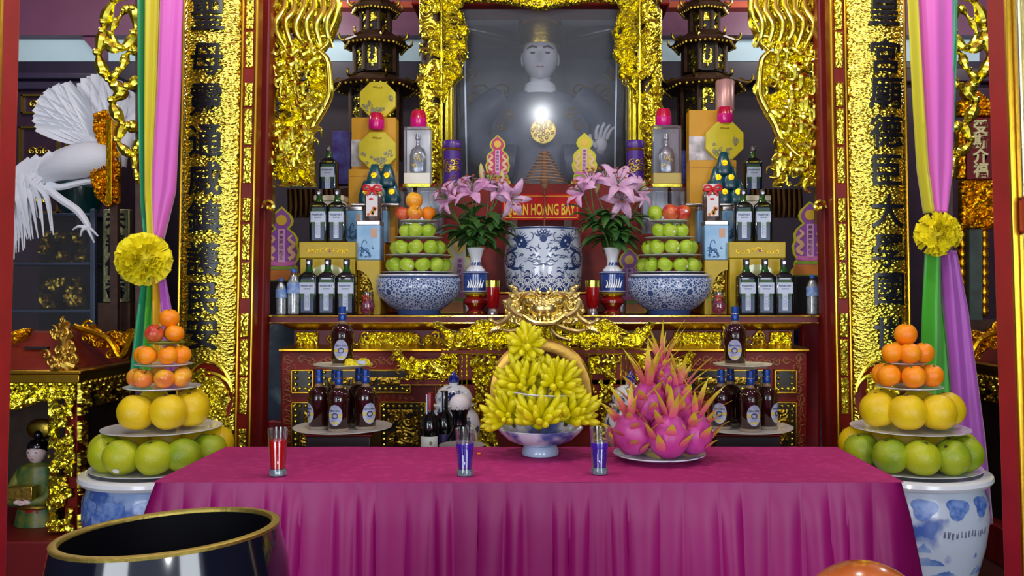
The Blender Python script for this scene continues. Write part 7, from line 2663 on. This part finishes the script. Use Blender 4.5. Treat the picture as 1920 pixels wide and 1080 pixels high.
YU = 3.36
xl, xr = X(305, YU), X(1705, YU)
floor_urn('large blue floor urn under the left fruit pyramid', xl, YU, 'floor urns', 'left')
floor_urn('large white and blue floor urn under the right fruit pyramid', xr, YU, 'floor urns', 'right')
zr = 0.616


def pile(side, xc):
    L = side == 'left'
    gP = 'plates in the %s floor pyramid' % side
    plate('broad plate on the rim of the %s floor urn' % side, (xc, YU, zr), 0.262, 0.09, group=gP)
    z1 = zr + 0.012
    R1 = 0.2
    n1 = [(-165, 'far left'), (-137, 'left'), (-109, 'left of centre'), (-74, 'right of centre'), (-45, 'right'), (-10, 'far right')]
    if not L:
        n1 = [(-172, 'far left'), (-132, 'left'), (-101, 'centre'), (-67, 'right of centre'), (-38, 'right'), (-2, 'far right')]
    for k, (a, nm) in enumerate(n1):
        a = math.radians(a)
        st_ = (pom_g if (k < 4) else pom_dg) if L else (pom_dg if k in (0, 1, 3, 4) else pom_g)
        o = st_.put((xc + R1 * math.cos(a), YU + R1 * math.sin(a), z1 + 0.063), 'green pomelo in the bottom tier of the %s floor pyramid, %s' % (side, nm), 0, 'green pomelos in the %s floor pyramid' % side, 1, (frnd.uniform(-0.4, 0.9), frnd.uniform(-0.4, 0.4), frnd.uniform(0, 6)))
        if L and k == 2:
            sticker(o, 0.068, -1.5, -0.62)
    for a in (30, 70, 110, 150):
        a = math.radians(a)
        pom_y.put((xc + R1 * math.cos(a), YU + R1 * math.sin(a), z1 + 0.066), 'yellow pomelo at the back of the bottom tier of the %s floor pyramid' % side, 0, 'yellow pomelos at the back of the %s floor pyramid' % side)
    z2 = z1 + 0.134
    plate('white plate between green and yellow pomelos at the %s' % side, (xc, YU, z2), 0.222, 0.1, group=gP)
    z2 += 0.016
    R2 = 0.118
    n2 = [(-118, 'left'), (-56, 'right'), (-8, 'far right')] if L else [(-165, 'far left'), (-112, 'left'), (-62, 'right'), (-12, 'far right')]
    for a, nm in n2:
        a = math.radians(a)
        pom_y.put((xc + (R2 + (0.02 if not L else 0)) * math.cos(a), YU + R2 * math.sin(a), z2 + 0.069), 'yellow pomelo in the second tier of the %s floor pyramid, %s' % (side, nm), 0, 'yellow pomelos in the %s floor pyramid' % side, 1, (frnd.uniform(-0.3, 0.3), 0.1, frnd.uniform(0, 6)))
    for a in (50, 130):
        a = math.radians(a)
        pom_y.put((xc + R2 * math.cos(a), YU + R2 * math.sin(a), z2 + 0.069), 'yellow pomelo behind the second tier of the %s floor pyramid' % side, 0, 'yellow pomelos behind the %s second tier' % side)
    z3 = z2 + 0.142
    plate('white plate above the yellow pomelos at the %s' % side, (xc, YU, z3), 0.142 if L else 0.125, 0.12, group=gP)
    z3 += 0.016
    if L:
        g = 'apples and oranges of the left floor pyramid'
        for a, st_, nm in ((-160, apple_y, 'far left'), (-118, apple_y, 'left'), (-66, apple_y, 'right'), (-22, apple_y, 'far right'), (60, apple_y, 'back right'), (120, apple_y, 'back left')):
            a = math.radians(a)
            st_.put((xc + 0.094 * math.cos(a), YU + 0.08 * math.sin(a), z3 + 0.036), 'red yellow apple in the third tier of the left floor pyramid, %s' % nm, 0, g, 0.98, (frnd.uniform(0.4, 1.1), 0.2, frnd.uniform(0, 6)))
        z4 = z3 + 0.075
        plate('small white plate under the oranges of the left floor pyramid', (xc + 0.005, YU, z4), 0.108, 0.1, group=gP)
        z4 += 0.012
        for a, nm in ((-170, 'far left'), (-122, 'left'), (-58, 'right'), (-12, 'far right'), (90, 'back')):
            a = math.radians(a)
            orange.put((xc + 0.005 + 0.076 * math.cos(a), YU + 0.064 * math.sin(a), z4 + 0.036), 'orange in the fourth tier of the left floor pyramid, %s' % nm, 0, 'oranges of the left floor pyramid', 1, (0.3, 0.2, a))
        z5 = z4 + 0.075
        plate('green saucer near the top of the left floor pyramid', (xc + 0.012, YU, z5), 0.07, 0.1, mat('leaf_green_plate', (130, 150, 40), 0.4), gP)
        z5 += 0.01
        apple_r.put((xc - 0.02, YU - 0.03, z5 + 0.035), 'dark red apple near the top of the left floor pyramid', 0, None, 0.95, (0.7, 0.3, 1))
        orange.put((xc + 0.056, YU - 0.02, z5 + 0.035), 'orange beside the dark red apple near the top of the left pyramid', 0, None, 0.95, (0.2, 0, 2))
        orange.put((xc + 0.02, YU + 0.045, z5 + 0.035), 'orange hidden behind the top of the left floor pyramid', 0, None, 0.95)
        orange.put((xc + 0.026, YU - 0.0, z5 + 0.094), 'orange crowning the left floor pyramid', 0, None, 1.02, (0.3, 0.1, 0))
    else:
        g = 'oranges of the right floor pyramid'
        for a, nm in ((-158, 'left'), (-95, 'middle'), (-25, 'right'), (35, 'back right'), (90, 'back'), (150, 'back left')):
            a = math.radians(a)
            orange.put((xc - 0.008 + 0.09 * math.cos(a), YU + 0.078 * math.sin(a), z3 + 0.043), 'orange in the lower orange tier of the right floor pyramid, %s' % nm, 0, g, 1.22, (0.3, 0.2, a))
        z4 = z3 + 0.082
        plate('small plate hidden between the orange tiers at the right', (xc - 0.012, YU, z4), 0.075, 0.08, group=gP)
        z4 += 0.008
        for a, nm in ((-155, 'left'), (-95, 'middle'), (-25, 'right'), (90, 'back')):
            a = math.radians(a)
            orange.put((xc - 0.016 + 0.066 * math.cos(a), YU + 0.056 * math.sin(a), z4 + 0.041), 'orange in the upper orange tier of the right floor pyramid, %s' % nm, 0, g, 1.14, (0.2, 0.1, a))
        orange.put((xc - 0.016, YU - 0.004, z4 + 0.113), 'orange crowning the right floor pyramid', 0, g, 1.18, (0.2, 0, 0))


pile('left', xl)
pile('right', xr)

# ---------------------------------------------------------------- hanging drapes with rosettes
SATG = mat('green_satin', (26, 150, 100), 0.4, sheen=0.3)
SATGR = mat('leaf_green_satin', (56, 160, 30), 0.4, sheen=0.3)
SATY = mat('yellow_green_satin', (196, 190, 20), 0.4, sheen=0.3)
SATP = mat('pink_satin', (206, 92, 184), 0.42, sheen=0.3)
SATV = mat('violet_satin', (160, 70, 170), 0.42, sheen=0.3)


def strip(t, name, left, right, Y, m, ph=0.0, amp=0.012):
    """A cloth band between two edge lines given as picture points at distance Y."""
    x0, y0, z0 = t.location

    def along(line, v):
        n = len(line) - 1
        k = min(int(v * n), n - 1)
        f = v * n - k
        return (line[k][0] + (line[k + 1][0] - line[k][0]) * f, line[k][1] + (line[k + 1][1] - line[k][1]) * f)

    def fn(u, v):
        a, b = along(left, v), along(right, v)
        px, py = a[0] + (b[0] - a[0]) * u, a[1] + (b[1] - a[1]) * u
        p = P(px, py, Y)
        return (p[0] - x0, p[1] - y0 + amp * math.sin(u * 9 + ph + 2 * v) - 0.03 * math.sin(PI * u), p[2] - z0)
    mb = MB().grid(fn, 12, 40)
    o = part(t, name, mb, m, angle=1.5)
    s = o.modifiers.new('thick', 'SOLIDIFY')
    s.thickness = 0.003
    return o


def rosette(t, px, py, Y, r, m):
    x0, y0, z0 = t.location
    c = P(px, py, Y)
    rr = random.Random(px)
    mb = MB()
    for k in range(150):
        d = Vector((rr.gauss(0, 1), rr.gauss(0, 1), rr.gauss(0, 1))).normalized()
        u = d.orthogonal().normalized()
        w_ = d.cross(u)
        b = Vector((c[0] - x0, c[1] - y0, c[2] - z0))
        ph = rr.uniform(0, 6)

        def fn(u_, v, d=d, u=u, w_=w_, b=b, ph=ph):
            a = (u_ - 0.5) * 1.9
            return b + d * r * (0.4 + 0.62 * v) + (u * math.sin(a) + w_ * (1 - math.cos(a)) * 0.7) * r * 0.34 * (0.5 + 0.5 * v) + w_ * r * 0.07 * v * math.sin(u_ * 11 + ph)
        mb.grid(fn, 6, 2)
    mb.ball((c[0] - x0, c[1] - y0, c[2] - z0), r * 0.72, 16, 10)
    o = part(t, 'rosette', mb, m, angle=1.5, label='ruffled yellow rosette')
    return o


YEL = mat('lemon_ruffle', (240, 226, 20), 0.6, sss=0.15)
Y = 3.62
t = thing('hanging_drape', 'pink yellow and green drape gathered by a rosette at the left', 'drape', (X(295, Y), Y, 0))
strip(t, 'green_band', [(260, -20), (262, 200), (268, 380), (276, 450)], [(276, -20), (276, 200), (280, 380), (284, 450)], Y + 0.02, SATG)
strip(t, 'yellow_band', [(270, -20), (272, 200), (276, 380), (280, 450)], [(302, -20), (296, 160), (288, 330), (296, 450)], Y, SATY, 1)
strip(t, 'pink_band', [(299, -20), (294, 160), (286, 330), (290, 450)], [(346, -20), (340, 180), (330, 360), (306, 450)], Y, SATP, 2)
strip(t, 'lower_green_band', [(268, 520), (258, 590), (246, 680), (240, 730)], [(284, 520), (278, 590), (272, 680), (272, 730)], Y + 0.01, SATG)
strip(t, 'lower_lime_band', [(282, 520), (275, 590), (270, 680), (268, 730)], [(292, 520), (290, 590), (288, 680), (288, 730)], Y, SATGR, 1)
strip(t, 'lower_yellow_band', [(288, 520), (287, 590), (286, 680), (286, 730)], [(305, 520), (308, 590), (312, 680), (316, 730)], Y, mat('gold_satin', (206, 160, 20), 0.4), 1)
strip(t, 'lower_violet_band', [(302, 520), (305, 590), (309, 680), (312, 730)], [(312, 520), (325, 590), (335, 680), (340, 730)], Y + 0.005, SATV, 2)
rosette(t, 270, 486, Y - 0.05, 0.108, YEL)
t = thing('hanging_drape', 'pink drape with a yellow rosette and long violet tail at the right', 'drape', (X(1755, Y), Y, 0))
strip(t, 'yellow_band', [(1700, -20), (1712, 180), (1722, 320), (1734, 400)], [(1720, -20), (1732, 180), (1740, 320), (1754, 400)], Y, SATY)
strip(t, 'pink_band', [(1713, -20), (1726, 140), (1735, 310), (1748, 400)], [(1788, -20), (1786, 180), (1783, 320), (1774, 400)], Y, SATP, 1)
strip(t, 'teal_band', [(1778, -20), (1778, 120), (1779, 200), (1780, 250)], [(1792, -20), (1789, 120), (1785, 200), (1782, 250)], Y + 0.02, SATG, 2)
strip(t, 'lower_green_band', [(1734, 470), (1731, 560), (1729, 660), (1726, 760)], [(1768, 470), (1770, 560), (1776, 660), (1782, 760)], Y + 0.02, SATGR)
strip(t, 'lower_violet_band', [(1762, 470), (1768, 560), (1777, 660), (1786, 780), (1800, 980)], [(1790, 470), (1812, 580), (1826, 680), (1846, 820), (1862, 980)], Y, SATV, 2)
rosette(t, 1758, 439, Y - 0.05, 0.09, YEL)

# ---------------------------------------------------------------- donation boxes at both sides
for s in (-1, 1):
    side = 'left' if s < 0 else 'right'
    t = thing('donation_box', ('carved red and gold donation box with a slot and a figurine niche' if s < 0 else 'carved red and gold donation box beside the right door post'), 'donation box', (s * 2.56, 3.95, 0))
    D2 = 0.55
    HW = 0.4 if s < 0 else 0.33
    zl = Z(705, 3.95)
    part(t, 'plinth', MB().box(-HW - 0.06, HW + 0.06, -0.12, D2 + 0.1, 0, Z(1016, 3.83)), mat('crimson_plinth', (112, 10, 16), 0.45), bevel=0.006)
    zp = Z(1016, 3.83)
    part(t, 'back_panel', MB().box(-HW + 0.02, HW - 0.02, D2 - 0.05, D2 - 0.02, zp, zl - 0.03), mat('brown_niche_back', (62, 44, 32), 0.6, var=0.3))
    for ex in (-HW + 0.0, HW - 0.06):
        for ey_ in (0.0, D2 - 0.06):
            pl_ = part(t, 'corner_post', MB().box(ex, ex + 0.06, ey_, ey_ + 0.06, zp, zl - 0.03), LACQ, bevel=0.004)
    m = MB()
    rr = random.Random(90 + s)
    # carved strips running down the front corner posts and along the top
    for ex in (-HW, HW - 0.13):
        pol = [(ex, zp + 0.01), (ex + 0.13, zp + 0.01), (ex + 0.12, zp + 0.2), (ex + 0.135, zp + 0.35), (ex + 0.12, zp + 0.5), (ex + 0.14, zl - 0.04), (ex, zl - 0.04)]
        relief(m, pol, 0.0, 0.04, 0.005, 700 + int(ex * 100), 0.09, edge=0.012, holes=0.3)
        for k in range(16):
            z = rr.uniform(zp + 0.03, zl - 0.06)
            scroll(m, ex + rr.uniform(0.02, 0.11), -0.03, z, rr.uniform(0.014, 0.028), 0.006, 1.1, rr.uniform(0, 6), rr.choice((-1, 1)))
    relief(m, [(-HW, zl - 0.03), (HW, zl - 0.03), (HW, zl - 0.1), (HW * 0.6, zl - 0.12), (HW * 0.3, zl - 0.16), (0, zl - 0.13), (-HW * 0.3, zl - 0.16), (-HW, zl - 0.1)], -0.005, 0.035, 0.005, 720, 0.06, edge=0.012, holes=0.2)
    part(t, 'front_carving', m, GOLD)
    m = MB()
    ys0, ys1 = 0.0, D2
    for pol in ([(ys0, zp), (ys0 + 0.07, zp), (ys0 + 0.07, zl - 0.1), (ys0, zl - 0.1)], [(ys1 - 0.08, zp), (ys1, zp), (ys1, zl - 0.1), (ys1 - 0.08, zl - 0.1)], [(ys0, zl - 0.16), (ys1, zl - 0.16), (ys1, zl - 0.03), (ys0, zl - 0.03)]):
        q_ = MB()
        relief(q_, pol, 0.0, 0.03, 0.005, 730 + int(pol[0][0] * 10), 0.055, edge=0.012, holes=0.33)
        q_.moved(lambda p: (-s * (HW - p[1]) if s > 0 else HW - p[1], p[0], p[2]))
        m.add(q_.v, q_.f)
    part(t, 'side_carving', m, GOLD)
    part(t, 'side_panel', MB().box(*((HW - 0.03, HW - 0.015) if s < 0 else (-HW + 0.015, -HW + 0.03)), 0.06, D2 - 0.06, zp, zl - 0.03), mat('dark_niche_side', (34, 22, 20), 0.5))
    m = MB()
    for k in range(18):
        m.ball((-HW + (k + 0.5) * 2 * HW / 18, -0.02, zl - 0.035), 0.022, 8, 5, sz=0.8)
    for k in range(12):
        m.ball((HW + 0.02 if s < 0 else -HW - 0.02, (k + 0.5) * D2 / 12, zl - 0.035), 0.022, 8, 5, sz=0.8)
    part(t, 'lotus_fringe', m, GOLD)
    part(t, 'ledge', MB().box(-HW - 0.03, HW + 0.03, -0.04, D2 + 0.03, zl - 0.03, zl + 0.012).box(-HW - 0.045, HW + 0.045, -0.055, D2 + 0.045, zl + 0.012, zl + 0.03), GOLDBAR, bevel=0.005)
    zt_ = Z(622, 4.1)
    rf = part(t, 'sloping_top', MB().frustum(-HW + 0.02, HW - 0.02, 0.0, D2 - 0.02, zl + 0.03, -HW + 0.16, HW - 0.14, 0.16, D2 - 0.16, zt_), mat('brick_red_lacquer', (128, 40, 26), 0.35, var=0.2, vscale=8, coat=0.2), bevel=0.004)
    if s < 0:
        zs, ysl = Z(652, 4.03), 0.075
        part(rf, 'slot', MB().box(-0.02, 0.09, ysl - 0.008, ysl + 0.04, zs - 0.005, zs + 0.005).moved(lambda p: (p[0] + 0.13, p[1], p[2])), mat('slot_black', (12, 8, 8), 0.6))
    # gilded dragons riding the roof ridges
    m = MB()
    sx = 1 if s < 0 else -1
    q0 = (sx * (HW - 0.02), -0.0, zl + 0.05)
    q1 = (sx * (HW - 0.14), 0.15, zt_ + 0.03)
    ln = smoothline([(q0[0] - sx * 0.06, -0.03, q0[2]), q0, ((q0[0] + q1[0]) / 2, (q0[1] + q1[1]) / 2 - 0.02, (q0[2] + q1[2]) / 2 + 0.03), q1], 5)
    for rep in range(3):
        m.tube([(p[0] + 0.02 * math.sin(i * 0.9 + rep * 2), p[1] - 0.01, p[2] + 0.015 * math.cos(i * 0.9 + rep * 2)) for i, p in enumerate(ln)], 0.016, 7)
    for k in range(22):
        p = ln[rr.randrange(len(ln))]
        scroll(m, p[0] + rr.uniform(-0.05, 0.03), p[1] - 0.02, p[2] + rr.uniform(-0.01, 0.05), rr.uniform(0.014, 0.03), 0.007, 1.1, rr.uniform(0, 6), rr.choice((-1, 1)))
    part(t, 'ridge_dragon', m, GOLDD if s < 0 else GOLD)
    m = MB()
    wing = [(P(a, b, 4.2)[0] - s * 2.56 if s < 0 else -(P(a, b, 4.2)[0]) - s * 2.56, P(a, b, 4.2)[2]) for a, b in ((150, 612), (178, 606), (196, 622), (214, 618), (238, 622), (262, 616), (266, 626), (250, 648), (240, 674), (214, 672), (196, 656), (172, 648))]
    relief(m, wing, 0.25, 0.05, 0.005, 760 + s, 0.06, edge=0.014, holes=0.26)
    scatter_scrolls(m, wing, 0.21, 14, 0.014, 0.032, rr, 0.25)
    pts = smoothline([(wing[0][0], 0.2, wing[0][1]), (wing[3][0], 0.18, wing[3][1] - 0.04), (wing[8][0], 0.18, wing[8][1] + 0.02), (wing[5][0], 0.2, wing[5][1])], 5)
    m.tube(pts, 0.016, 8)
    part(t, 'wing_dragon', m, AMBERG)
    m = MB()
    lf = [(-HW, zl + 0.03), (-HW + 0.28, zl + 0.06), (-HW + 0.3, zt_ - 0.02), (-HW + 0.1, zt_ + 0.05)]
    if s < 0:
        lf = [(P(a, b, 4.0)[0] + 2.56, P(a, b, 4.0)[2]) for a, b in ((8, 626), (30, 616), (52, 614), (46, 632), (30, 642), (10, 650))]
        relief(m, lf, 0.1, 0.06, 0.005, 770, 0.06)
        part(t, 'corner_dragon', m, AMBERG)

# figurine in the niche of the left donation box
Y = 4.12
ox, oz = X(70, Y), Z(1016, 3.83) + 0.001
H_ = Z(800, Y) - oz
fg = thing('girl_figurine', 'painted figurine of a girl with black hair holding a box in the niche', 'figurine', (ox, Y, oz))
SILK = mat('green_silk_paint', (44, 92, 52), 0.4, rgb2=(120, 120, 40), vscale=18)
FSKIN = mat('porcelain_skin', (222, 196, 196), 0.4)


def zz(py):
    return Z(py, Y) - oz


k_ = Y / F
part(fg, 'robe', MB().lathe([(40 * k_, 0), (36 * k_, zz(960)), (32 * k_, zz(945)), (34 * k_, zz(915)), (38 * k_, zz(890)), (30 * k_, zz(872)), (12 * k_, zz(866))], 28, sy=0.7, wave=0.03, wk=9), SILK)
part(fg, 'red_apron', MB().grid(lambda u, v: ((u - 0.5) * 26 * k_ + 0.004, -(30 - 2 * v) * 0.72 * k_ - 0.004 - 0.006 * math.sin(PI * u), zz(990 - 48 * v)), 6, 6), mat('apron_red', (156, 26, 26), 0.45))
part(fg, 'belt', MB().lathe([(33 * k_, zz(952)), (36 * k_, zz(948)), (33 * k_, zz(943))], 28, sy=0.72), GOLDD)
hd = MB().ball((0, -0.004, zz(848)), 17 * k_, 24, 16, sy=0.95, sz=1.25)
hd.moved(lambda p: (p[0] * (1 - 0.12 * max(0, (zz(848) - p[2]) / 0.05)), p[1] - (0.008 * math.exp(-((p[0] / 0.007) ** 2 + ((p[2] - zz(851)) / 0.012) ** 2)) if p[1] < 0 else 0), p[2]))
hd.lathe([(7 * k_, zz(876)), (7 * k_, zz(862))], 12)
h = part(fg, 'head', hd, FSKIN)
part(h, 'hair', MB().ball((0, 0.008, zz(838)), 19 * k_, 20, 14, sz=0.85).ball((0, 0.01, zz(816)), 9 * k_, 12, 8), BLACK)
m = MB()
for q_ in (-1, 1):
    m.ball((q_ * 6.5 * k_, -0.043, zz(846)), 0.0045, 8, 5, 1.6, 0.5, 0.7)
    m.tube([(q_ * 3 * k_, -0.043, zz(840)), (q_ * 7 * k_, -0.043, zz(838.5)), (q_ * 10.5 * k_, -0.038, zz(840))], 0.0013, 5)
part(h, 'eyes_and_brows', m, INK)
part(h, 'mouth', MB().ball((0, -0.0445, zz(858.5)), 0.004, 8, 5, 1.7, 0.5, 0.7), mat('rose_lips', (176, 50, 60), 0.4))
m = MB()
for q_ in (-1, 1):
    c = smoothline([(q_ * 26 * k_, 0, zz(880)), (q_ * 36 * k_, -0.02, zz(905)), (q_ * 30 * k_, -0.07, zz(930)), (q_ * 10 * k_, -0.11, zz(932))], 4)
    m.tube(c, taper(len(c), 0.026, 0.018, 0.03), 10)
part(fg, 'sleeve', m, SILK)
m = MB()
for q_ in (-1, 1):
    m.ball((q_ * 8 * k_, -0.118, zz(931)), 0.018, 12, 8, 1.2, 0.7, 0.7)
    for f in range(4):
        x = q_ * (3 + 3 * f) * k_ * 0.6
        m.tube([(q_ * 7 * k_, -0.124, zz(929) - 0.003 * f), (q_ * 7 * k_ - q_ * 0.014, -0.132, zz(928) - 0.005 * f), (q_ * 7 * k_ - q_ * 0.024, -0.13, zz(928) - 0.006 * f)], [0.0045, 0.004, 0.003], 6)
    m.tube([(q_ * 7 * k_, -0.12, zz(928)), (q_ * 7 * k_ - q_ * 0.008, -0.126, zz(923))], [0.005, 0.0035], 6)
part(fg, 'hand', m, FSKIN)
part(fg, 'held_box', MB().box(-24 * k_, 20 * k_, -0.128, -0.075, zz(926), zz(902)), GOLDD, bevel=0.004)
part(fg, 'collar', MB().lathe([(16 * k_, zz(876)), (12 * k_, zz(868)), (8 * k_, zz(866))], 16, sy=0.8), mat('teal_collar', (40, 140, 120), 0.4))
part(fg, 'headdress', MB().ball((0, 0.03, zz(806)), 20 * k_, 14, 9, 1.4, 0.5, 1.0), DARKGOLD)

# ---------------------------------------------------------------- foreground: bell bowl and wooden fish
pt = thing('prayer_table', 'low lacquered table under the bell bowl below the picture', 'table', (-0.1, 1.45, 0))
part(pt, 'table_top', MB().box(-0.95, 0.95, -0.28, 0.28, 0.5, 0.54), LACQ, bevel=0.006)
for x in (-0.9, 0.84):
    for y in (-0.25, 0.19):
        part(pt, 'leg', MB().box(x, x + 0.06, y, y + 0.06, 0, 0.5), LACQ)
YBL = 1.47
bl = thing('bell_bowl', 'large black lacquered bell bowl with a gold rim in the foreground', 'bell', (X(328, YBL), YBL, 0.541))
zr = Z(997, YBL) - 0.541
inner = MB().lathe([(0.13, 0.0), (0.17, 0.03), (0.215, 0.12), (0.228, 0.2), (0.222, 0.28), (0.207, zr - 0.006)], 72, cap=False)
part(bl, 'outer_wall', inner, mat('blue_black_lacquer', (10, 12, 26), 0.1, coat=0.6, bump=0.05, bscale=6))
part(bl, 'rim', MB().lathe([(0.207, zr - 0.006), (0.208, zr - 0.001), (0.205, zr + 0.001), (0.194, zr + 0.001), (0.191, zr - 0.003), (0.191, zr - 0.006)], 72, cap=False), gold_mat('worn_brass_rim', (168, 150, 76), 0.5, 0.3, 60))
part(bl, 'inner_wall', MB().lathe([(0.192, zr - 0.006), (0.205, 0.27), (0.21, 0.2), (0.195, 0.1), (0.12, 0.02), (0.001, 0.02)], 72, cap=False), mat('matt_black_lacquer', (8, 8, 14), 0.5, spec=0.15))
bl.scale = (0.885, 0.885, 1.0)
bl.rotation_euler = (math.radians(-2.2), math.radians(-2.6), 0)
Y = 1.42
wf = thing('wooden_fish', 'glossy orange brown wooden fish drum at the bottom edge', 'drum', (X(1622, Y), Y, 0.541))
zt_ = Z(1054, Y) - 0.541
m = MB().ball((0, 0, zt_ / 2), zt_ / 2, 40, 28, 0.82, 0.8)
t_ = NT('orange_brown_varnish')
t_.l(t_.ramp(t_.noise(7, 3), [(0.35, lin((150, 62, 20))), (0.65, lin((196, 104, 40)))]), t_.b.inputs['Base Color'])
t_.b.inputs['Roughness'].default_value = 0.2
t_.b.inputs['Coat Weight'].default_value = 0.5
part(wf, 'drum_body', m, t_.m)
part(wf, 'sound_slit', MB().box(-0.11, 0.11, -0.135, -0.1, zt_ * 0.42, zt_ * 0.45), BLACK)
part(wf, 'cushion', MB().lathe([(0.09, -0.0), (0.13, 0.01), (0.13, 0.03), (0.1, 0.045)], 32), mat('red_cushion', (140, 16, 30), 0.7))
